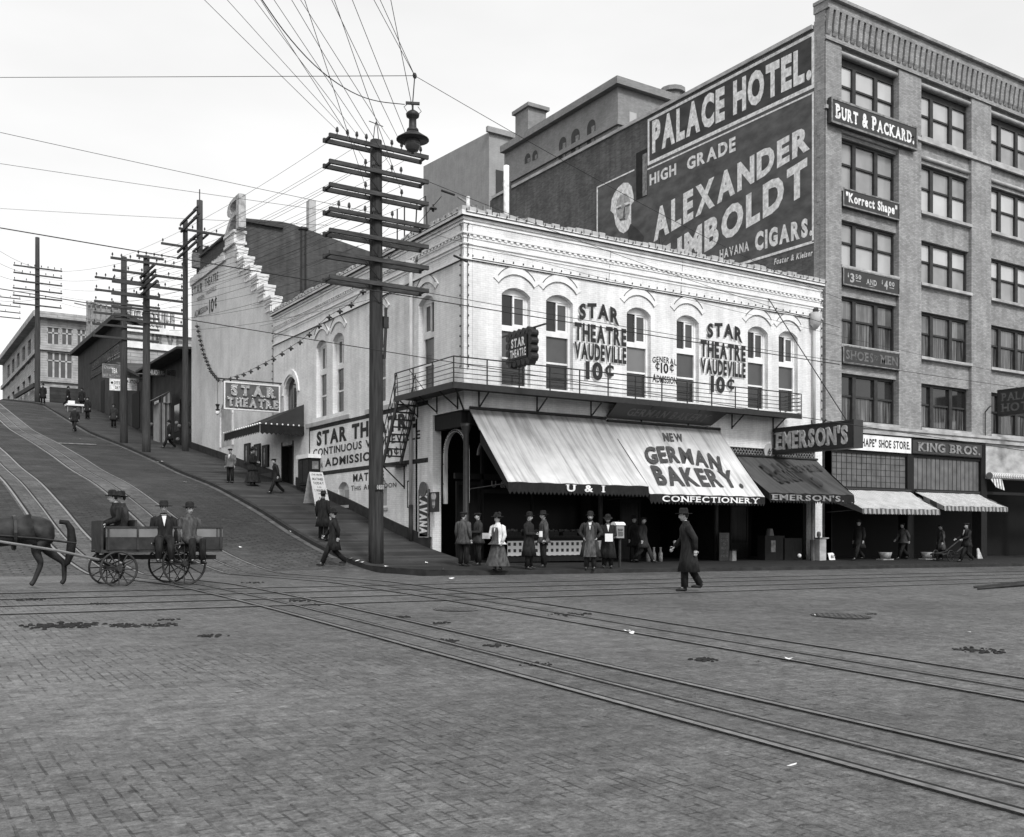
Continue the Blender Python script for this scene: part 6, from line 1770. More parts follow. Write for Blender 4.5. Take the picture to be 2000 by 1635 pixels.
AR = {'down': dict(eL=(.25, .03, 1.13), wL=(.26, -.04, .88), eR=(-.25, .03, 1.13), wR=(-.26, -.04, .88)),
      'swing': dict(eL=(.25, .12, 1.14), wL=(.25, .10, .90), eR=(-.25, -.08, 1.13), wR=(-.24, -.26, .96)),
      'read': dict(eL=(.25, -.02, 1.12), wL=(.08, -.27, 1.10), eR=(-.25, -.02, 1.12), wR=(-.08, -.27, 1.10)),
      'hip': dict(eL=(.34, .08, 1.16), wL=(.20, -.04, .98), eR=(-.34, .08, 1.16), wR=(-.20, -.04, .98)),
      'clutch': dict(eL=(.27, .0, 1.12), wL=(.26, -.12, .92), eR=(-.26, -.04, 1.12), wR=(-.17, -.26, 1.12)),
      'push': dict(eL=(.24, -.06, 1.16), wL=(.22, -.36, 1.04), eR=(-.24, -.06, 1.16), wR=(-.22, -.36, 1.04))}
def person(label, loc, face_deg, h=1.74, legs='stand', arms='down', coat='cloth_dark', hem=.62, trousers='cloth_black', hat='derby', hair='hair_dark', skirt=None, lean=0.0, held=None, shirt=True, group=None, yaw=0.0, tilt=0.0, beard=False, flare=.06, front=None):
    t = thing('person', label, 'person', tuple(loc), group)
    rot = R(face_deg); sc = h / 1.75
    L = dict(JO[legs]); L.update(AR[arms])
    def ln(p): return (p[0], p[1] - lean * max(0, p[2] - .9), p[2])
    pel, ch, nk, hd = (0, 0, .93), ln((0, .0, 1.27)), ln((0, .01, 1.47)), ln((0, -.01, 1.56))
    V = [pel, ln((0, .01, 1.10)), ch, nk, hd, ln((.19, .01, 1.40)), ln(L['eL']), ln(L['wL']), ln((-.19, .01, 1.40)), ln(L['eR']), ln(L['wR']),
         (.09, 0, .90), L['kL'], L['aL'], (L['aL'][0] + .01, L['aL'][1] - .08, max(.05, L['aL'][2] - .04)), (-.09, 0, .90), L['kR'], L['aR'], (L['aR'][0] - .01, L['aR'][1] - .08, max(.05, L['aR'][2] - .04))]
    E_ = [(0, 1), (1, 2), (2, 3), (3, 4), (2, 5), (5, 6), (6, 7), (2, 8), (8, 9), (9, 10), (0, 11), (11, 12), (12, 13), (13, 14), (0, 15), (15, 16), (16, 17), (17, 18)]
    Rr = [.13, .12, .14, .058, .055, .062, .046, .030, .062, .046, .030, .085, .060, .038, .024, .085, .060, .038, .024]
    body = skin_body(V, E_, Rr, 'skin', 'body', t)
    hc = Vector(ln((0, -.02, 1.635)))
    head_mesh(body, hc, yaw, tilt)
    for w, e, s in ((L['wL'], L['eL'], -1), (L['wR'], L['eR'], 1)):
        hand(body, ln(w), Vector(ln(w)) - Vector(ln(e)), s, .7)
    xf(body, rot, loc, sc)
    body.build('body', ['skin', 'hair_dark'], t, smooth=True)
    # trousers or stockings
    mb = MB()
    for a, k in (('aL', 'kL'), ('aR', 'kR')):
        s = .09 if k == 'kL' else -.09
        q = Vector(L[a])
        mb.tube([(s, 0, .96), (s * 1.05, -.005, .88), L[k], (q.x, q.y, q.z - .0)], [.115, .11, .085, .078], 10)
    if skirt is None:
        xf(mb, rot, loc, sc); mb.build('trousers', trousers, t, smooth=True)
    for a, k in (('aL', 'kL'), ('aR', 'kR')):
        q = Vector(L[a]); mb2 = MB()
        dz = -q.z + .03 if q.z < .2 else -.07
        up = 0.0 if L[a][1] <= .1 else .06
        mb2.tube([q + Vector((0, .05, -.05 + up)), q + Vector((0, .0, -.05)), q + Vector((0, -.1, -.055)), q + Vector((0, -.19, -.065))], [(.03, .035), (.045, .05), (.045, .035), (.025, .022)], 8)
        mb2.tube([q + Vector((0, 0, .08)), q + Vector((0, .0, -.05))], [.05, .048], 8)
        xf(mb2, rot, loc, sc); mb2.build('shoe', 'leather', t, smooth=True)
    # coat
    mb = MB(); sit = legs == 'sit'
    base = hem if not sit else .84
    rg = [(0, .0, base, .235 + flare, .175 + flare), (0, .0, (base + .95) / 2, .215 + flare * .6, .16 + flare * .5), (0, 0, .97, .205, .15), (0, .005, 1.1, .195, .14), (0, .0, 1.25, .215, .15), (0, .0, 1.37, .225, .14), (0, .005, 1.43, .17, .11), (0, .01, 1.48, .085, .08), (0, .01, 1.53, .075, .072)]
    rg = [(x, y - lean * max(0, z - .9), z, rx, ry) for x, y, z, rx, ry in rg]
    mb.loft(rg, 18, wob=0)
    # soft folds towards the hem
    for i in range(2 * 18):
        x, y, z = mb.v[i]; k = i % 18; f = 1 + (.06 if i < 18 else .03) * math.sin(k * 2.1 + h * 9); mb.v[i] = (x * f, y * f, z)
    for s in ('L', 'R'):
        sx = .19 if s == 'L' else -.19
        mb.tube([ln((sx * .75, .01, 1.42)), ln((sx * 1.08, .01, 1.38)), ln(L['e' + s]), Vector(ln(L['w' + s])).lerp(Vector(ln(L['e' + s])), .02)], [.06, .083, .066, .052], 10)
    if sit:
        for k, s in (('kL', .09), ('kR', -.09)): mb.tube([(s, .02, .93), L[k]], [.12, .09], 10)
    xf(mb, rot, loc, sc); mb.build('coat', coat, t, smooth=True)
    if front:                                      # open coat front: a strip of the dress or suit beneath
        mb = MB(); vs_, fs = [], []
        for j, (x, y, z, rx, ry) in enumerate(rg[:6]):
            hw = [.20, .17, .13, .12, .13, .10][j]
            for k in range(5):
                a = hw * (k - 2) / 2; vs_.append((a, y - ry * math.sqrt(max(0, 1 - (a / rx) ** 2)) * 1.05 - .012, z + .004))
        for j in range(5):
            for k in range(4): q_ = j * 5 + k; fs.append((q_, q_ + 1, q_ + 6, q_ + 5))
        mb.add(vs_, fs); xf(mb, rot, loc, sc); mb.build('open_front', front, t, smooth=True)
    if skirt:
        mb = MB(); n = 30; hz = .16
        zs2 = [(hz, .40, .36), (.45, .31, .27), (.75, .235, .19), (.98, .16, .13)]
        rgs = []
        vs_, fs = [], []
        for j, (z, rx, ry) in enumerate(zs2):
            for k in range(n):
                a = 2 * math.pi * k / n; f = 1 + (.09 - .025 * j) * math.sin(k * 2 * math.pi / 3.0 + .4)
                vs_.append((rx * f * math.cos(a), ry * f * math.sin(a), z))
        for j in range(3):
            for k in range(n): a = j * n + k; b_ = j * n + (k + 1) % n; fs.append((a, b_, b_ + n, a + n))
        mb.add(vs_, fs); xf(mb, rot, loc, sc); mb.build('skirt', skirt, t, smooth=True)
    if shirt:
        mb = MB(); mb.prism([ln((-.05, -.118, 1.46)), ln((.05, -.118, 1.46)), ln((.0, -.185, 1.22))], (0, -.012, 0)); mb.tube([ln((0, .01, 1.47)), ln((0, 0, 1.505))], .078, 12)
        xf(mb, rot, loc, sc); mb.build('shirt', 'cloth_white', t)
    # hair and hat
    mb = MB()
    def hp3(v):
        x, y, z = v; y2 = y * math.cos(tilt) - z * math.sin(tilt); z2 = y * math.sin(tilt) + z * math.cos(tilt)
        return (hc.x + x * math.cos(yaw) - y2 * math.sin(yaw), hc.y + x * math.sin(yaw) + y2 * math.cos(yaw), hc.z + z2)
    hm = MB(); hm.ball((0, .022, .028), .095, 12, 8, (.9, .95, 1.05)); hm.v = [(x, max(y, -.045) if z < .07 else y, max(z, -.06)) for x, y, z in hm.v]
    if beard: hm.ball((0, -.062, -.085), .05, 8, 6, (1.1, .8, 1.0))
    if skirt: hm.ball((0, .09, .05), .06, 8, 6)
    mb.add([hp3(v) for v in hm.v], hm.f); xf(mb, rot, loc, sc); mb.build('hair', hair, t, smooth=True)
    if hat:
        hm = MB()
        if hat == 'derby': hm.lathe([(.155, .045), (.16, .06), (.098, .062), (.1, .12), (.085, .165), (.05, .185), (.0, .19)], (0, .0, 0), 16)
        elif hat == 'fedora': hm.lathe([(.185, .045), (.19, .058), (.10, .062), (.098, .13), (.08, .175), (.03, .165), (.0, .16)], (0, .0, 0), 16)
        elif hat == 'cap': hm.lathe([(.1, .05), (.125, .085), (.115, .115), (.06, .13), (0, .132)], (0, .01, 0), 14); hm.box(-.07, .07, -.16, -.07, .05, .062)
        elif hat == 'lady': hm.lathe([(.21, .07), (.2, .085), (.12, .09), (.12, .14), (.07, .18), (0, .185)], (0, .0, 0), 16); hm.ball((.06, .03, .17), .07, 7, 5); hm.ball((-.06, .0, .17), .06, 7, 5)
        hm.v = [hp3(v) for v in hm.v]; xf(hm, rot, loc, sc); hm.build('hat', 'cloth_black', t, smooth=True)
    if held:
        wl_, wr_ = Vector(ln(L['wL'])), Vector(ln(L['wR']))
        mid = (wl_ + wr_) / 2
        mb = MB(); nm, mt = {'paper': ('newspaper', 'paper'), 'book': ('book', 'paper'), 'parcel': ('parcel', 'paper_grey')}[held]
        if held == 'paper': mb.box(-.13, .13, mid.y - .13, mid.y - .11, mid.z - .2, mid.z + .06)
        elif held == 'book': mb.box(-.06, .06, mid.y - .17, mid.y - .11, mid.z - .08, mid.z + .1)
        else: mb.box(wr_.x - .14, wr_.x + .1, wr_.y - .14, wr_.y - .05, wr_.z - .1, wr_.z + .08)
        xf(mb, rot, loc, sc)
        o = mb.build(nm, mt, None); tag(o, held_label(label, held), nm if nm != 'newspaper' else 'paper')
        # a carried thing stays top-level
    return t
def held_label(l, h):
    return {'paper': 'white folded paper held by the man standing next to the letter box', 'book': 'small white book held by the dark coated man near the chequered stall', 'parcel': 'pale parcel tucked under the arm of the woman in the white jacket'}[h]
FACE_CAM = -(90 - math.degrees(YAW)) - 0      # turn so that local -Y looks back at the camera
FACE_CAM = math.degrees(math.atan2(-DV.x * -1, -DV.y * -1)) * -1 if False else math.degrees(YAW) - 90
LEFT = FACE_CAM - 90                           # facing the left of the frame
RIGHT = FACE_CAM + 90
def at_walk(px, py, fn=None):
    return onG(px, py, fn or walk_all)
def walk_all(x, y):
    if y >= -4.5 and x > -1: return front_walk(x, y)
    if x > -4 and y > -1.5: return walk_z(x, y)
    if in_corner(x, y) or y < -4.5 or x < -4: return road_z(x, y)
    return walk_z(x, y)
def P_(px, py): return tuple(at_walk(px, py))
person('woman in a white fur jacket and dark pleated skirt stepping off the kerb', P_(972, 1116), FACE_CAM - 35, 1.66, 'stand', 'clutch', 'cloth_white', .84, hat='lady', skirt='cloth_grey', held='parcel', yaw=-.3, flare=.09, front='cloth_grey')
person('man in a long black coat holding a white book, looking right beside the chequered stall', P_(1033, 1112), RIGHT - 25, 1.74, 'stand', 'read', 'cloth_black', .42, 'cloth_black', 'derby', held='book', shirt=False)
person('man in a grey jacket facing left behind the one with the white book', P_(1062, 1108), LEFT + 10, 1.80, 'stand', 'down', 'cloth_grey', .78, 'cloth_black', 'fedora', shirt=False)
person('bearded man in an open dark overcoat and derby standing at the kerb', P_(1153, 1113), FACE_CAM - 8, 1.80, 'stand', 'hip', 'cloth_dark', .40, 'cloth_dark', 'derby', beard=True, flare=.12, front='cloth_grey')
person('man in a long black overcoat reading a paper beside the letter box', P_(1187, 1110), FACE_CAM, 1.72, 'stand', 'read', 'cloth_black', .34, 'cloth_black', 'derby', held='paper', tilt=.35)
person('man in a dark jacket with his back turned near the corner door', P_(905, 1106), FACE_CAM + 150, 1.74, 'stand', 'down', 'cloth_grey', .72, 'cloth_black', 'cap', shirt=False)
person('stout man in dark clothes leaning together with another at the corner door', P_(934, 1104), LEFT + 20, 1.72, 'stand', 'read', 'cloth_dark', .74, 'cloth_black', 'cap', shirt=False)
person('man in a black overcoat striding across the street in front of the bakery', tuple(onG(1345, 1155)), LEFT, 1.95, 'step', 'swing', 'cloth_black', .42, 'cloth_black', 'fedora', shirt=False, lean=.12)
person('man in a black hat and coat seen from behind at the hill kerb', P_(631, 1056), FACE_CAM + 160, 1.74, 'stand', 'down', 'cloth_black', .5, 'cloth_black', 'fedora', shirt=True)
person('man in a long dark coat walking down past the tall pole', tuple(onG(652, 1106)), LEFT + 15, 1.78, 'walk', 'swing', 'cloth_black', .5, 'cloth_black', 'derby', shirt=False)
person('boy in a short jacket and cap standing on the hill boardwalk', P_(450, 943), FACE_CAM - 10, 1.58, 'stand', 'down', 'cloth_mid', .8, 'cloth_black', 'cap')
person('woman in black with a dark hat by the theatre posters', P_(494, 949), RIGHT - 20, 1.72, 'stand', 'read', 'cloth_black', .7, hat='lady', skirt='cloth_black', shirt=False)
person('dark figure bending at the theatre entrance', P_(541, 965), LEFT + 30, 1.55, 'walk', 'down', 'cloth_black', .6, 'cloth_black', 'cap', shirt=False, lean=.2)
person('man in a dark suit walking down the hill roadway', tuple(onG(146, 844)), FACE_CAM, 1.76, 'walk', 'swing', 'cloth_black', .74, 'cloth_black', 'cap', shirt=False)
person('man standing beside the white topped hand cart up the hill', P_(171, 819), FACE_CAM - 20, 1.74, 'stand', 'down', 'cloth_black', .6, 'cloth_black', 'cap', shirt=False)
person('dark figure standing at the crest below the pale corner building', P_(84, 789), FACE_CAM + 20, 1.8, 'stand', 'down', 'cloth_black', .5, 'cloth_black', 'derby', shirt=False)
person('man in a dark coat on the hill boardwalk, left of the twin poles', P_(222, 835), FACE_CAM, 1.76, 'stand', 'down', 'cloth_dark', .55, 'cloth_black', 'derby', shirt=False)
person('man in black walking between the twin poles up the hill', P_(257, 833), LEFT, 1.72, 'walk', 'down', 'cloth_black', .6, 'cloth_black', 'cap', shirt=False)
person('woman with a pale hat by the shop doors up the hill', P_(209, 815), RIGHT, 1.62, 'stand', 'down', 'cloth_mid', .8, hat=None, hair='hair_grey', skirt='cloth_dark', shirt=False)
person('man in a dark coat in front of the striped booth', P_(331, 876), LEFT + 30, 1.72, 'walk', 'down', 'cloth_black', .55, 'cloth_black', 'derby', shirt=False)
person('man in a dark coat crossing near the board fence at the crest', P_(133, 793), RIGHT, 1.74, 'walk', 'down', 'cloth_black', .55, 'cloth_black', 'derby', shirt=False)
person('dark figure at the corner of the long eaved shop', P_(160, 797), FACE_CAM, 1.76, 'stand', 'down', 'cloth_black', .55, 'cloth_black', 'derby', shirt=False)
person('man in a pale grey jacket walking left past the shoe store', P_(1765, 1093), LEFT + 20, 1.7, 'walk', 'swing', 'cloth_mid', .8, 'cloth_black', 'cap', shirt=False, lean=.1)
person('dark man in shadow beside the cigar shop post', P_(1678, 1095), LEFT + 30, 1.78, 'walk', 'down', 'cloth_black', .55, 'cloth_black', 'derby', shirt=False)
person('man in a dark coat pulling the hand truck at the right', P_(1888, 1098), LEFT + 10, 1.76, 'walk', 'push', 'cloth_black', .7, 'cloth_black', 'cap', shirt=True)
person('stout person in a grey coat behind the hand truck', P_(1838, 1093), LEFT, 1.66, 'stand', 'down', 'cloth_grey', .5, 'cloth_black', 'cap', shirt=False)
person('man in dark clothes standing in shadow behind the letter box', P_(1238, 1098), FACE_CAM + 30, 1.72, 'stand', 'down', 'cloth_black', .6, 'cloth_black', 'derby', shirt=False)
person('man in dark grey standing in shadow left of the milk bottles', P_(1256, 1100), RIGHT - 30, 1.7, 'walk', 'down', 'cloth_dark', .6, 'cloth_dark', 'cap', shirt=False)

# ================================================================ HORSE AND WAGON
gz_ = lambda x, y: road_z(x, y)
WC = onG(300, 1141)                              # wagon stands on the level street, heading left along it
wy = WC.y; xr_w = onG(345, 1141).x; xf_w = onG(213, 1141).x
WZ = road_z(WC.x, wy)
wg = thing('wagon', 'open spring delivery wagon with pale side boards, crossing at the left', 'wagon', (WC.x, wy, WZ))
zb = WZ + .74
mb = MB(); x0w, x1w = xf_w - .35, xr_w + .95
mb.box(x0w, x1w, wy - .55, wy + .55, zb, zb + .06); mb.build('bed', 'wagon_dark', wg)
for s in (-1, 1):
    mb = MB(); mb.box(x0w + .1, x1w, wy + s * .55 - .02, wy + s * .55 + .02, zb + .34, zb + .54); mb.build('side_board', 'wagon_side', wg)
    mb = MB(); mb.box(x0w + .1, x1w, wy + s * .55 - .018, wy + s * .55 + .018, zb + .065, zb + .335); mb.bar((x0w + .1, wy + s * .57, zb + .56), (x1w, wy + s * .57, zb + .56), .04)
    for k in range(5): q_ = x0w + .15 + k * (x1w - x0w - .2) / 4; mb.bar((q_, wy + s * .575, zb + .06), (q_, wy + s * .575, zb + .55), .04)
    mb.build('side_board', 'wagon_dark', wg)
mb = MB(); mb.box(x0w, x0w + .05, wy - .55, wy + .55, zb + .06, zb + .7); mb.build('dash_board', 'wagon_dark', wg)
mb = MB(); mb.box(x0w + .35, x0w + .75, wy - .5, wy + .5, zb + .40, zb + .45); mb.box(x0w + .72, x0w + .77, wy - .5, wy + .5, zb + .45, zb + .72); mb.build('seat', 'wagon_dark', wg)
mb = MB(); mb.bar((x0w, wy, zb - .1), (x1w, wy, zb - .14), .1); mb.build('reach_pole', 'wagon_dark', wg)
def wheel(x, y, r):
    mb = MB(); n = 28
    mb.tube([(x + r * math.cos(2 * math.pi * k / n), y, WZ + r + r * math.sin(2 * math.pi * k / n)) for k in range(n + 1)], .026, 6, cap=False); w = mb.build('wheel', 'wagon_dark', wg, smooth=True)
    mb = MB()
    for k in range(12):
        a = 2 * math.pi * k / 12; mb.tube([(x + .07 * math.cos(a), y, WZ + r + .07 * math.sin(a)), (x + (r - .02) * math.cos(a), y, WZ + r + (r - .02) * math.sin(a))], .014, 5)
    mb.build('spokes', 'wagon_dark', w)
    mb = MB(); mb.lathe([(.05, -.12), (.075, -.05), (.075, .05), (.05, .12)], (x, y, WZ + r), 10, axis='y'); mb.build('hub', 'wagon_dark', w)
for s in (-.66, .66): wheel(xf_w, wy + s, .38); wheel(xr_w + .05, wy + s, .47)
mb = MB(); mb.bar((xf_w, wy - .66, WZ + .38), (xf_w, wy + .66, WZ + .38), .07); mb.bar((xr_w + .05, wy - .66, WZ + .47), (xr_w + .05, wy + .66, WZ + .47), .07)
for x, z in ((xf_w, .36), (xr_w + .05, .40)):
    for s in (-.4, .4): mb.tube([(x - .35, wy + s, WZ + z + .22), (x, wy + s, WZ + z + .08), (x + .35, wy + s, WZ + z + .22), (x, wy + s, WZ + z + .36), (x - .35, wy + s, WZ + z + .22)], .022, 5)
mb.build('axle_springs', 'iron', wg)
mb = MB()
for s in (-.36, .36): mb.tube([(x0w + .1, wy + s, zb - .18), (x0w - .8, wy + s, zb + .05), (x0w - 2.3, wy + s * .9, zb + .32), (x0w - 3.0, wy + s * .8, zb + .38)], .03, 6)
mb.build('shaft', 'wagon_side', wg)
# riders
SEAT = .93
def rider(label, x, y, zseat, deg, **kw):
    sc = kw.get('h', 1.74) / 1.75
    return person(label, (x, y, zseat - .86 * sc), deg, legs='sit', **kw)
rider('driver in dark clothes hunched on the wagon seat', x0w + .55, wy, zb + .45, -90, arms='push', coat='cloth_black', hem=.8, hat='derby', shirt=False, lean=.25)
rider('man beside the driver in a dark hat on the wagon seat', x0w + .62, wy + .36, zb + .45, -90, arms='down', coat='cloth_dark', hem=.8, hat='fedora', shirt=False)
rider('man in a black hat with a pale collar sitting on the wagon side, boots hanging', onY(322, 1060, wy - .6).x, wy - .50, zb + .22, -10, arms='down', coat='cloth_black', hem=.8, hat='fedora', shirt=True)
rider('man in a grey coat sitting at the tail of the wagon, legs dangling', onY(372, 1060, wy - .6).x, wy - .50, zb + .20, 10, arms='down', coat='cloth_grey', hem=.8, hat='derby', shirt=False)
# dark horse in the shafts, mid-stride to the left
HXO = x0w - .75                                   # rump
def horse():
    t = thing('horse', 'dark harness horse pulling the open wagon, walking left out of the frame', 'horse', (HXO - .9, wy, WZ))
    X = lambda d: HXO - d
    V = [(X(.05), wy, WZ + 1.30), (X(.35), wy, WZ + 1.28), (X(.85), wy, WZ + 1.18), (X(1.35), wy, WZ + 1.20), (X(1.62), wy, WZ + 1.30), (X(1.92), wy, WZ + 1.62), (X(2.12), wy, WZ + 1.86), (X(2.34), wy, WZ + 1.72), (X(2.55), wy, WZ + 1.50)]
    Rr = [.22, (.30, .33), (.29, .34), (.28, .36), .26, .17, .13, .11, .065]
    E_ = [(i, i + 1) for i in range(8)]
    def leg(root, pts, rs):
        k = len(V); V.extend(pts); Rr.extend(rs); E_.append((root, k)); E_.extend((k + i, k + i + 1) for i in range(len(pts) - 1))
    for s, dx in ((.16, -.28), (-.16, .22)):
        leg(1, [(X(.30), wy + s, WZ + 1.0), (X(.42 + dx * .5), wy + s, WZ + .84), (X(.16 + dx), wy + s, WZ + .52), (X(.24 + dx * 1.3), wy + s, WZ + .14), (X(.31 + dx * 1.3), wy + s, WZ + .05)], [.17, .13, .065, .05, .062])
    for s, dx in ((.15, .30), (-.15, -.22)):
        leg(3, [(X(1.45), wy + s, WZ + .95), (X(1.45 + dx * .6), wy + s, WZ + .52), (X(1.43 + dx * 1.0), wy + s, WZ + .16), (X(1.49 + dx * 1.0), wy + s, WZ + .05)], [.13, .06, .045, .06])
    mb = skin_body(V, E_, Rr, 'horse_coat', 'body', t, sub=1, root=2)
    for s in (-.06, .06): mb.tube([(X(2.08), wy + s, WZ + 1.94), (X(2.1), wy + s * 1.3, WZ + 2.1)], [.04, .008], 6)
    mb.build('body', 'horse_coat', t, smooth=True)
    mb = MB(); mb.tube([(X(.0), wy, WZ + 1.42), (X(-.15), wy, WZ + 1.40), (X(-.23), wy, WZ + 1.26), (X(-.25), wy, WZ + 1.0), (X(-.22), wy, WZ + .74), (X(-.16), wy, WZ + .52), (X(-.1), wy, WZ + .42)], [.05, .06, .08, .10, .095, .06, .012], 9); mb.build('tail', 'mane', t, smooth=True)
    mb = MB(); mb.tube([(X(1.6), wy, WZ + 1.62), (X(1.85), wy, WZ + 1.78), (X(2.08), wy, WZ + 2.0)], [(.05, .1), (.05, .1), (.04, .06)], 6); mb.build('mane', 'mane', t)
    mb = MB(); mb.lathe([(.40, -.05), (.43, 0), (.40, .05)], (X(1.5), wy, WZ + 1.24), 16, axis='x'); mb.lathe([(.37, -.03), (.38, .03)], (X(.9), wy, WZ + 1.18), 16, axis='x')
    for s in (-.3, .3): mb.tube([(X(1.5), wy + s, WZ + 1.15), (X(.4), wy + s, WZ + 1.05), (X(-.3), wy + s, WZ + .95)], .02, 5)
    mb.build('harness', 'leather', t)
    return t
horse()
# shafts of a cart poking in at the right edge
q = onG(1960, 1205)
t = thing('hand_cart', 'two wheeled cart whose dark shafts poke in at the edge of the cobbled street', 'cart', (q.x, q.y, q.z))
a = onG(1905, 1180)
dv = Vector((.62, -.785, 0)).normalized(); sv_ = Vector((dv.y, -dv.x, 0)) * -.34
A0 = Vector((a.x, a.y, a.z))
for s_ in (-1, 1):
    o_ = sv_ * s_
    mb = MB(); mb.tube([A0 + o_ + Vector((0, 0, .36)), A0 + o_ + dv * 1.2 + Vector((0, 0, .5)), A0 + o_ + dv * 2.9 + Vector((0, 0, .66))], [.03, .045, .05], 7); mb.build('shaft', 'wagon_dark', t)
mb = MB(); c0 = A0 + dv * 2.8
mb.bar(c0 + Vector((0, 0, .78)), c0 + dv * 1.7 + Vector((0, 0, .78)), .95, .05); mb.build('bed', 'wagon_dark', t)
for s_ in (-1, 1):
    mb = MB(); mb.bar(c0 + sv_ * s_ * 1.4 + Vector((0, 0, .98)), c0 + dv * 1.7 + sv_ * s_ * 1.4 + Vector((0, 0, .98)), .04, .34, up=(0, 0, 1)); mb.build('side_board', 'wagon_side', t)
    wc = c0 + dv * .9 + sv_ * s_ * 1.75 + Vector((0, 0, .48))
    mb = MB(); mb.tube([wc + dv * (.48 * math.cos(2 * math.pi * k / 20)) + Vector((0, 0, .48 * math.sin(2 * math.pi * k / 20))) for k in range(21)], .028, 6, cap=False)
    for k in range(5): q_ = math.pi * k / 5; mb.bar(wc - dv * .46 * math.cos(q_) - Vector((0, 0, .46 * math.sin(q_))), wc + dv * .46 * math.cos(q_) + Vector((0, 0, .46 * math.sin(q_))), .03)
    mb.build('wheel', 'wagon_dark', t)

# ================================================================ STREET OBJECTS
# letter box on a post
q = at_walk(1207, 1108)
t = thing('letter_box', 'pale letter box with a hooded lid on a thin iron post at the kerb', 'letter box', tuple(q))
mb = MB(); mb.tube([(q.x + .08, q.y, q.z - .1), (q.x + .08, q.y, q.z + 1.55)], .045, 8); mb.build('post', 'iron', t)
mb = MB(); mb.box(q.x - .17, q.x + .17, q.y - .13, q.y + .13, q.z + .98, q.z + 1.42); mb.build('box', 'box_grey', t, bevel=.01)
mb = MB(); n = 8
for k in range(n):
    a0, a1 = math.pi * k / n, math.pi * (k + 1) / n
    mb.prism([(q.x - .20, q.y - .16 * math.cos(a0), q.z + 1.42 + .11 * math.sin(a0)), (q.x - .20, q.y - .16 * math.cos(a1), q.z + 1.42 + .11 * math.sin(a1)), (q.x - .20, q.y, q.z + 1.42)], (.4, 0, 0))
mb.build('lid', 'paper', t)
mb = MB(); mb.box(q.x - .1, q.x + .1, q.y - .16, q.y - .132, q.z + 1.26, q.z + 1.3); mb.box(q.x - .1, q.x + .1, q.y - .14, q.y - .1312, q.z + 1.05, q.z + 1.2); mb.build('slot_plate', 'iron_grey', t)
# chequered fruit stall under the corner awning
t = thing('stall_counter', 'long stall counter with a black and white chequered front under the corner awning', 'stall', (3.6, -.2, .1))
mb = MB(); mb.box(1.55, 6.05, -.35, .55, .98, 1.04); mb.box(1.6, 6.0, -.28, .5, .12, .3); mb.build('counter', 'shop_wood', t)
mb = MB(); mb.box(1.6, 6.0, -.31, -.285, .33, .86); mb.build('chequered_front', 'chequer', t)
mb = MB(); mb.box(1.6, 6.0, -.3, .5, .86, .978); mb.build('apron', 'shop_dark', t)
rr = random.Random(4)
for k in range(5):
    x = 1.9 + k * .82
    tt = thing('produce_box', 'shallow dark wooden box with heaped wares on the chequered stall', 'box', (x, .1, 1.04), 'boxes on the chequered stall')
    mb = MB(); mb.box(x - .32, x + .32, -.25, .4, 1.043, 1.18); mb.build('tray', 'shop_wood', tt)
    mb = MB()
    for j in range(16): mb.ball((x - .25 + .5 * rr.random(), -.18 + .5 * rr.random(), 1.2 + .05 * rr.random()), .055, 6, 5)
    mb.build('wares', 'cloth_grey', tt)
# milk bottles in a row
for k, px in enumerate((1266, 1277, 1290)):
    q = onY(px, 1092, -.25); z = front_walk(q.x, -.25)
    t = thing('milk_bottle', ('pale tall milk can, left of the row of three by the bakery door', 'pale tall milk can, middle of the row of three by the bakery door', 'pale tall milk can, right of the row of three by the bakery door')[k], 'milk can', (q.x, -.25, z), 'milk cans by the bakery door')
    mb = MB(); mb.lathe([(.085, 0), (.09, .25), (.085, .32), (.045, .40), (.045, .52), (.06, .56)], (q.x, -.25, z), 10); mb.build('can', 'box_grey', t, smooth=True)
# chalk board in the shade, crate, slot machines
q = onY(1413, 1092, -.15); z = front_walk(q.x, -.15)
t = thing('chalk_board', 'dark notice board with pale chalk lines leaning in the bakery shade', 'sign', (q.x, -.15, z))
mb = MB(); mb.box(q.x - .28, q.x + .28, -.2, -.16, z, z + 1.15); mb.build('board', 'enamel_dark', t)
for k, s in enumerate(('BAKED', 'DAILY', '5', 'BREAD', 'CAKES', 'PIES')): lettering(t, 'chalk_lettering', s, 'faded_paint', (q.x - .2 + .12 * (len(s) == 1), -.2, z + .95 - k * .16), (q.x + .2 - .12 * (len(s) == 1), -.2, z + .95 - k * .16), (q.x + .2 - .12 * (len(s) == 1), -.2, z + 1.06 - k * .16), (q.x - .2 + .12 * (len(s) == 1), -.2, z + 1.06 - k * .16), off=(0, -.006, 0), bold=.02)
q = onY(1430, 1092, -.2); mb = MB(); z = front_walk(q.x, -.2)
t = thing('wooden_crate', 'small wooden crate standing right of the chalk board', 'crate', (q.x, -.2, z)); mb.box(q.x - .1, q.x + .14, -.3, -.05, z, z + .42); mb.build('body', 'dim_paint', t); mb = MB(); mb.box(q.x - .14, q.x + .18, -.33, -.02, z + .42, z + .46); mb.build('lid', 'shop_wood', t)
for k, (px, lab) in enumerate(((1510, 'dark cabinet with a pale bill pasted on its front under the grey awning'), (1545, 'dark low counter without any bill under the grey awning'))):
    q = onY(px, 1092, .0); z = front_walk(q.x, 0)
    t = thing('shop_cabinet', lab, 'cabinet', (q.x, 0, z))
    mb = MB(); mb.box(q.x - .6, q.x + .6, -.1, .35, z, z + (1.05 if k == 0 else .95)); mb.build('body', 'shop_wood', t)
    if k == 0:
        mb = MB(); mb.box(q.x - .25, q.x + .02, -.115, -.105, z + .35, z + .85); mb.build('pasted_bill', 'dim_paint', t)
        mb = MB(); mb.tube([(q.x - .1, .1, z + 1.05), (q.x - .1, .1, z + 1.35)], [.18, .12], 8); mb.build('top_fitting', 'iron_grey', t)
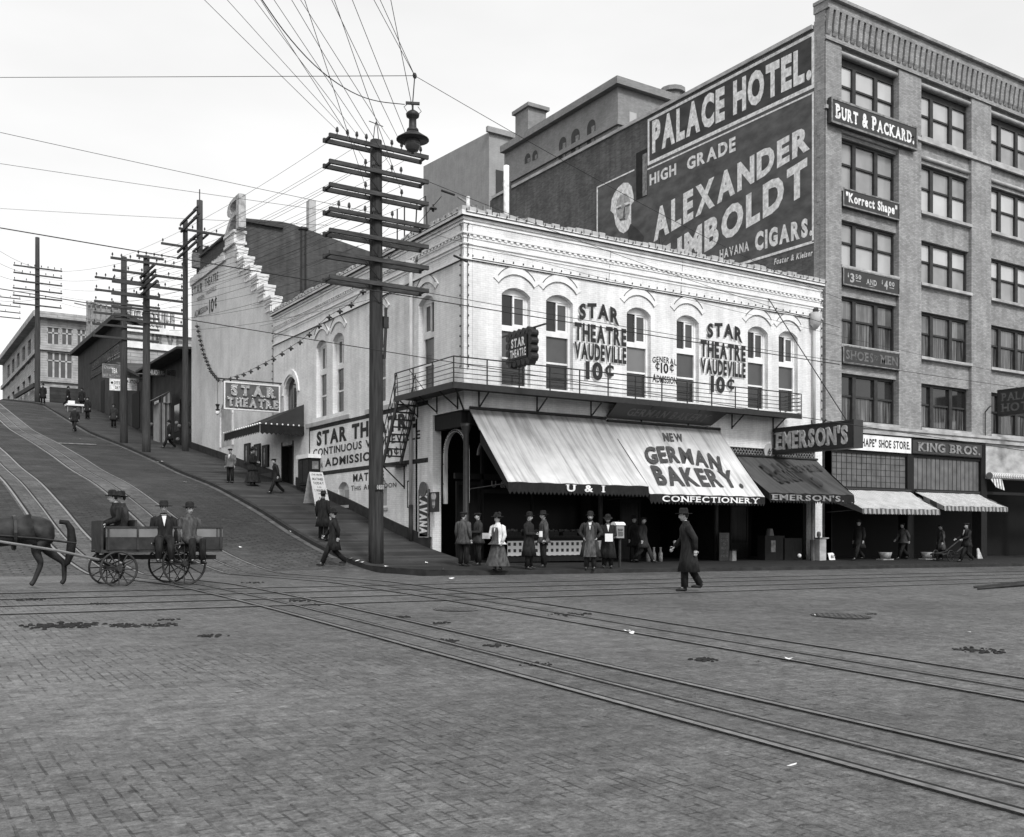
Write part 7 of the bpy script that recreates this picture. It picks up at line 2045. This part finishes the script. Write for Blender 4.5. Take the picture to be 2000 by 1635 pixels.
# slim pale post and pedestal at the end of the cigar shop
q = onY(1585, 1092, -1.9); z = front_walk(q.x, -1.9)
q2 = onY(1587, 1092, -.5); z2 = front_walk(q2.x, -.5)
t = thing('awning_post', 'slim pale post holding the grey awning beside the cigar shop', 'post', (q2.x, -.5, z2))
mb = MB(); mb.tube([(q2.x, -.5, z2), (q2.x, -.5, z2 + 1.0), (q2.x, -.5, z2 + 2.9)], [.075, .06, .04], 8); mb.build('shaft', 'dim_paint', t); mb = MB(); mb.tube([(q2.x, -.5, z2), (q2.x, -.5, z2 + .9)], .1, 8); mb.build('sleeve', 'concrete_kerb', t)
q = onY(1604, 1092, -.5); z = front_walk(q.x, -.5)
t = thing('news_stand', 'small stand with pale side and a pot on top beside the pale post', 'stand', (q.x, -.5, z))
mb = MB(); mb.box(q.x - .22, q.x + .2, -.6, -.3, z, z + .95); mb.build('body', 'stone_band', t); mb = MB(); mb.box(q.x - .26, q.x + .34, -.64, -.26, z + .95, z + 1.0); mb.build('shelf', 'dim_paint', t); mb = MB(); mb.lathe([(.05, 0), (.09, .1), (.08, .22), (.05, .26)], (q.x - .1, -.45, z + 1.0), 8); mb.build('pot', 'box_grey', t)
q = onY(1626, 1089, -.6); z = front_walk(q.x, -.6)
t = thing('price_card', 'torn white card lettered RAY on the pavement by the shoe store', 'sign', (q.x, -.6, z))
c = rectY(-.6, q.x - .2, q.x + .18, z + .02, z + .32)
mb = MB(); mb.prism([c[0], c[1], Vector(c[2]) + Vector((.0, .06, -.04)), Vector(c[2]) + Vector((-.1, .06, .02)), Vector(c[3]) + Vector((-.03, .06, .0))], (0, .012, 0)); mb.build('card', 'paper', t)
lettering(t, 'card_lettering', 'RAY', 'painted_black', *sub(*c, .3, .85, .3, .75), off=(0, -.012, 0), bold=.05)
# lamp glimmer pots
for px, py, lab in ((1561, 1089, 'small round pale pot on the pavement under the grey awning'), (1318, 1063, 'small bright white bowl on the dark bakery ledge')):
    q = onY(px, py, -.4 if py > 1080 else .2); mb = MB(); mb.ball(q + Vector((0, 0, .08)), .09, 8, 6); mb.lathe([(.05, 0), (.06, .03)], q, 8); tag(mb.build('pot', 'paper', None, smooth=True), lab, 'pot')
# hand truck pulled at the right, baskets
q = at_walk(1842, 1096)
t = thing('hand_truck', 'low two wheeled hand truck with long handles at the right pavement', 'hand cart', tuple(q))
mb = MB()
for s in (-.3, .3): mb.tube([(q.x - .5, q.y + s, q.z + .3), (q.x + .6, q.y + s, q.z + .42), (q.x + 1.7, q.y + s, q.z + .95)], .03, 6)
mb.box(q.x - .5, q.x + .7, q.y - .3, q.y + .3, q.z + .32, q.z + .36); mb.build('frame', 'wagon_dark', t)
for s in (-.38, .38):
    mb = MB(); mb.tube([(q.x + .25 * math.cos(2 * math.pi * k / 16), q.y + s, q.z + .25 + .25 * math.sin(2 * math.pi * k / 16)) for k in range(17)], .022, 6, cap=False)
    for k in range(3): a = math.pi * k / 3; mb.bar((q.x - .25 * math.cos(a), q.y + s, q.z + .25 - .25 * math.sin(a)), (q.x + .25 * math.cos(a), q.y + s, q.z + .25 + .25 * math.sin(a)), .02)
    mb.build('wheel', 'iron', t)
for px, py, lab in ((1811, 1082, 'pale basket on a white sheet outside the KING BROS. shop'), (1729, 1080, 'grey pail on the pavement outside the shoe store')):
    q = onY(px, py, -.6); t = thing('basket', lab, 'basket', tuple(q)); z = front_walk(q.x, -.6)
    mb = MB(); mb.lathe([(.22, 0), (.3, .3), (.27, .3), (.2, .05)], (q.x, -.6, z + .05), 12); mb.build('bowl', 'dim_paint', t, smooth=True); mb = MB(); mb.box(q.x - .4, q.x + .35, -.8, -.4, z + .0, z + .05); mb.build('base', 'box_grey', t)
q = onY(1913, 1080, -.6); z = front_walk(q.x, -.6)
mb = MB(); mb.prism([(q.x - .12, -.6, z + .02), (q.x + .3, -.6, z + .02), (q.x + .02, -.55, z + .55), (q.x - .1, -.55, z + .5)], (0, .05, 0)); tag(mb.build('leaning_card', 'paper_grey'), 'white leaning card behind the man with the hand truck', 'sign')
# sandwich board and glass-fronted show case by the theatre
zA = lambda x, y: walk_z(x, y)
a0 = onX(618, 985, -1.3); g = walk_z(-1.3, a0.y)
t = thing('sandwich_board', 'tall white sandwich board advertising the matinee on the hill boardwalk', 'sign', (-1.3, a0.y, g))
xl_ = onY(607, 925, a0.y).x; xr2 = onY(633, 925, a0.y).x; zt2 = onY(620, 922, a0.y).z
sh = .28
c = ((xl_ + .12, a0.y - .22, g), (xr2 + .2, a0.y - .22, g), (xr2 - .02, a0.y + .1, zt2), (xl_ - .02, a0.y + .1, zt2))
mb = MB(); mb.prism(c, (0, .04, 0)); mb.build('board', 'paper', t)
mb = MB(); mb.prism([(xl_ - .05, a0.y + .72, g + .15), (xl_ + .02, a0.y + .7, g + .15), (xl_ + .0, a0.y + .16, zt2 - .05), (xl_ - .04, a0.y + .16, zt2 - .05)], (.5, 0, 0)); mb.build('back_board', 'paper_grey', t)
for s, t0, t1, bb in (('STAR THEATRE', .9, .95, .02), ('MATINEE', .76, .83, .02), ('TODAY', .64, .71, .02), ('2.30', .54, .58, .01), ('2 NIGHTLY', .43, .5, .01), ('10', .15, .27, .03)):
    w = .38 if len(s) > 4 else .14
    lettering(t, 'board_lettering', s, 'faded_paint', *sub(*c, .5 - w, .5 + w, t0, t1), off=(0, -.012, .004), bold=bb)
y1c, y2c = onX(606, 900, -.25).y, onX(594, 900, -.25).y
t = thing('show_case', 'dark glazed show case with a white top on the theatre wall', 'show case', (-.2, (y1c + y2c) / 2, 3.4))
zt3 = onX(600, 893, -.25).z; zb3 = onX(604, 948, -.25).z
mb = MB(); mb.box(-.55, -.005, y1c - .6, y2c, zb3, zt3 - .1); mb.build('case', 'shop_wood', t)
mb = MB(); mb.box(-.62, -.005, y1c - .68, y2c + .1, zt3 - .1, zt3 + .08); mb.build('top', 'paper', t)
mb = MB(); mb.box(-.56, -.552, y1c - .5, (y1c + y2c) / 2 - .25, zb3 + .1, zt3 - .2); mb.box(-.56, -.552, (y1c + y2c) / 2 - .15, y2c - .1, zb3 + .1, zt3 - .2); mb.build('pane', 'window_dark', t)
mb = MB(); mb.box(-.4, -.1, y1c - .612, y1c - .602, zt3 - .6, zt3 - .25); mb.build('bill', 'dim_paint', t)
# dark planks along the foot of the hill wall
mb = MB(); yy = frange(2.3, 34.3, 40)
for a, b_ in zip(yy, yy[1:]):
    if 16.2 < (a + b_) / 2 < 18.0: continue
    za_, zb_ = walk_z(-.05, a), walk_z(-.05, b_)
    mb.add([(-.06, a, za_ - .2), (-.06, b_, zb_ - .2), (-.06, b_, zb_ + .42), (-.06, a, za_ + .42), (-.0025, a, za_ + .42), (-.0025, b_, zb_ + .42)], [(0, 1, 2, 3), (3, 2, 5, 4)])
tag(mb.build('base_board', 'kerb_wood'), 'dark weathered board along the foot of the white hill wall', 'board')
# wall lantern by the niche
q = onX(425, 800, -.35)
t = thing('wall_lantern', 'small dark double lantern hanging beside the framed bulb sign', 'lantern', tuple(q))
mb = MB(); mb.tube([(-.35, q.y, q.z + 1.6), (-.35, q.y, q.z)], .012, 4); mb.lathe([(.08, .32), (.14, .28), (.08, .2), (.06, .05), (.13, .0), (.1, -.05)], q, 10); mb.build('body', 'iron', t); mb = MB(); mb.ball(q + Vector((0, 0, -.2)), .13, 8, 6); mb.build('globe', 'bulb_pale', t, smooth=True)
# striped booth up the hill
a0 = onX(322, 850, -.6); g = walk_z(-.6, a0.y)
t = thing('striped_booth', 'small striped canvas booth with a pitched top beside the dark shop', 'booth', (-.6, a0.y, g))
xa, xb = onY(311, 800, a0.y).x, onY(333, 800, a0.y).x; ze = onY(322, 787, a0.y).z; zr = onY(333, 763, a0.y).z
mb = MB(); n = 12
for k in range(n):
    s0, s1 = k / n, (k + 1) / n; x_0, x_1 = xa + (xb - xa) * s0, xa + (xb - xa) * s1; o0, o1 = .06 * (k % 2), .06 * ((k + 1) % 2)
    mb.quad((x_0, a0.y + o0, g), (x_1, a0.y + o1, g), (x_1, a0.y + o1, ze), (x_0, a0.y + o0, ze))
mb.quad((xa, a0.y, g), (xa, a0.y + 1.6, g + .2), (xa, a0.y + 1.6, ze), (xa, a0.y, ze)); mb.build('curtain', 'striped_grey', t)
mb = MB(); xl2 = onY(291, 787, a0.y).x
mb.add([(xl2, a0.y - .1, ze), (xl2, a0.y + 2.0, ze), (xb, a0.y + 2.0, zr), (xb, a0.y - .1, zr), (xb, a0.y - .1, ze)], [(0, 1, 2, 3)]); mb.build('roof', 'dim_paint', t)
mb = MB(); mb.add([(xl2 + .9, a0.y - .12, ze), (xb + .05, a0.y - .12, ze), (xb + .05, a0.y - .12, zr), (xl2 + .9, a0.y - .12, ze + (zr - ze) * .4)], [(0, 1, 2, 3)]); mb.build('gable_cloth', 'striped_grey', t)
# hand cart with a white top up the hill
q = onX(143, 818, -2.6); g = walk_z(-2.6, q.y)
t = thing('hand_cart', 'hand cart with a bright white cloth top on the hill boardwalk', 'cart', (-2.6, q.y, g))
x0_, x1_ = onY(128, 800, q.y).x, onY(162, 800, q.y).x; zz = onY(143, 793, q.y).z
mb = MB(); mb.box(x0_, x1_, q.y - .5, q.y + .5, zz - .02, zz + .14); mb.box(x0_ + .2, x0_ + .7, q.y - .2, q.y + .2, zz + .14, zz + .42); mb.build('cloth_top', 'paper', t)
mb = MB()
for xx in (x0_ + .1, x1_ - .1):
    for yy_ in (q.y - .4, q.y + .4): mb.bar((xx, yy_, g - .05), (xx, yy_, zz - .021), .07)
mb.bar((x0_ + .1, q.y - .4, g + .5), (x1_ - .1, q.y - .4, g + .5), .06); mb.build('frame', 'dim_paint', t)
# shop wares low along the dark shop front
for k, (px, py) in enumerate(((288, 828), (296, 829), (345, 826), (350, 832), (347, 858))):
    q = onX(px, py, -.15); mb = MB(); mb.ball(q, .13, 7, 5); tag(mb.build('shop_ware', 'dim_paint', None, smooth=True), 'small pale round ware set out at the dark shop front beside the booth', 'ware', 'wares at the dark shop front')
# manhole covers
for px, py, r_, lab in ((1642, 1204, .55, 'round iron manhole cover in the cobbles right of the crossing'), (890, 1191, .42, 'faint round manhole cover between the two hill tracks')):
    q = onG(px, py); t = thing('manhole_cover', lab, 'manhole', tuple(q)); mb = MB()
    n = 24
    ring = [(q.x + r_ * math.cos(2 * math.pi * k / n), q.y + r_ * math.sin(2 * math.pi * k / n)) for k in range(n)]
    mb.add([(x, y, road_z(x, y) + .012) for x, y in ring] + [(q.x, q.y, road_z(q.x, q.y) + .016)], [(k, (k + 1) % n, n) for k in range(n)])
    mb.build('plate', 'iron_grey' if r_ < .5 else 'iron', t)
    mb = MB()
    for i in range(-3, 4):
        for j in range(-3, 4):
            if math.hypot(i, j) < 3.4: x, y = q.x + i * r_ / 4, q.y + j * r_ / 4; mb.box(x - .04, x + .04, y - .04, y + .04, road_z(x, y) + .017, road_z(x, y) + .026)
    mb.build('studs', 'iron_grey', t)
# paper litter
rr = random.Random(11)
LIT = [(686, 1101), (697, 1104), (706, 1106), (755, 1113), (866, 1122), (881, 1133), (833, 1101), (566, 1040), (309, 904), (317, 907), (362, 943), (237, 878), (175, 847), (158, 858), (1590, 1205), (1540, 1294), (470, 1071), (1234, 1240), (1480, 1299), (1546, 1508), (1225, 1238), (1891, 1242)]
for k, (px, py) in enumerate(LIT):
    q = at_walk(px, py); s = rr.uniform(.05, .10) * (1 if py < 1150 else .55); a = rr.uniform(0, 3)
    mb = MB(); v = []
    for i in range(6): t_ = a + i * math.pi / 3; rad = s * rr.uniform(.7, 1.3); v.append((q.x + rad * math.cos(t_), q.y + rad * math.sin(t_), q.z + .02 + rr.uniform(0, .05)))
    v.append((q.x, q.y, q.z + .05)); mb.add(v, [(i, (i + 1) % 6, 6) for i in range(6)])
    tag(mb.build('paper_scrap', 'paper'), 'crumpled white scrap of paper lying on the street', 'litter', 'paper scraps on the street')
# loose plank in the hill gutter
q = onG(153, 869); mb = MB(); mb.bar((q.x - 1.1, q.y + .1, q.z + .06), (q.x + 1.0, q.y - .1, q.z + .06), .16, .05); tag(mb.build('loose_plank', 'dim_paint'), 'pale loose plank lying across the hill roadway', 'plank')
# dung heaps trodden into the cobbles
DG = [(110, 1224, .35), (125, 1222, .3), (92, 1223, .25), (140, 1225, .25), (165, 1221, .22), (232, 1222, .2), (255, 1224, .16), (330, 1211, .14), (318, 1221, .22), (290, 1223, .15), (60, 1172, .2), (195, 1180, .16), (1110, 1201, .3), (1370, 1289, .14), (1380, 1290, .12), (590, 1174, .2), (612, 1182, .14), (785, 1206, .1), (415, 1243, .16), (880, 1252, .14), (975, 1262, .16), (1050, 1299, .16), (860, 1218, .12), (500, 1139, .25), (1920, 1272, .3), (1890, 1270, .25), (1700, 1200, .08)]
for k, (px, py, s) in enumerate(DG):
    q = onG(px, py); mb = MB()
    for i in range(int(12 + 60 * s)):
        a = rr.uniform(0, 6.28); d = s * 1.25 * rr.random() ** .8
        x, y = q.x + d * math.cos(a) * 1.2, q.y + d * math.sin(a) * .9
        mb.ball((x, y, road_z(x, y) + .004), rr.uniform(.012, .036) * (.7 + s), 6, 4, (rr.uniform(.8, 1.8), rr.uniform(.8, 1.5), .7))
    tag(mb.build('dung_heap', 'dung', None, smooth=True), 'flattened dark heap of horse dung on the cobbles', 'dung', 'dung on the cobbles')
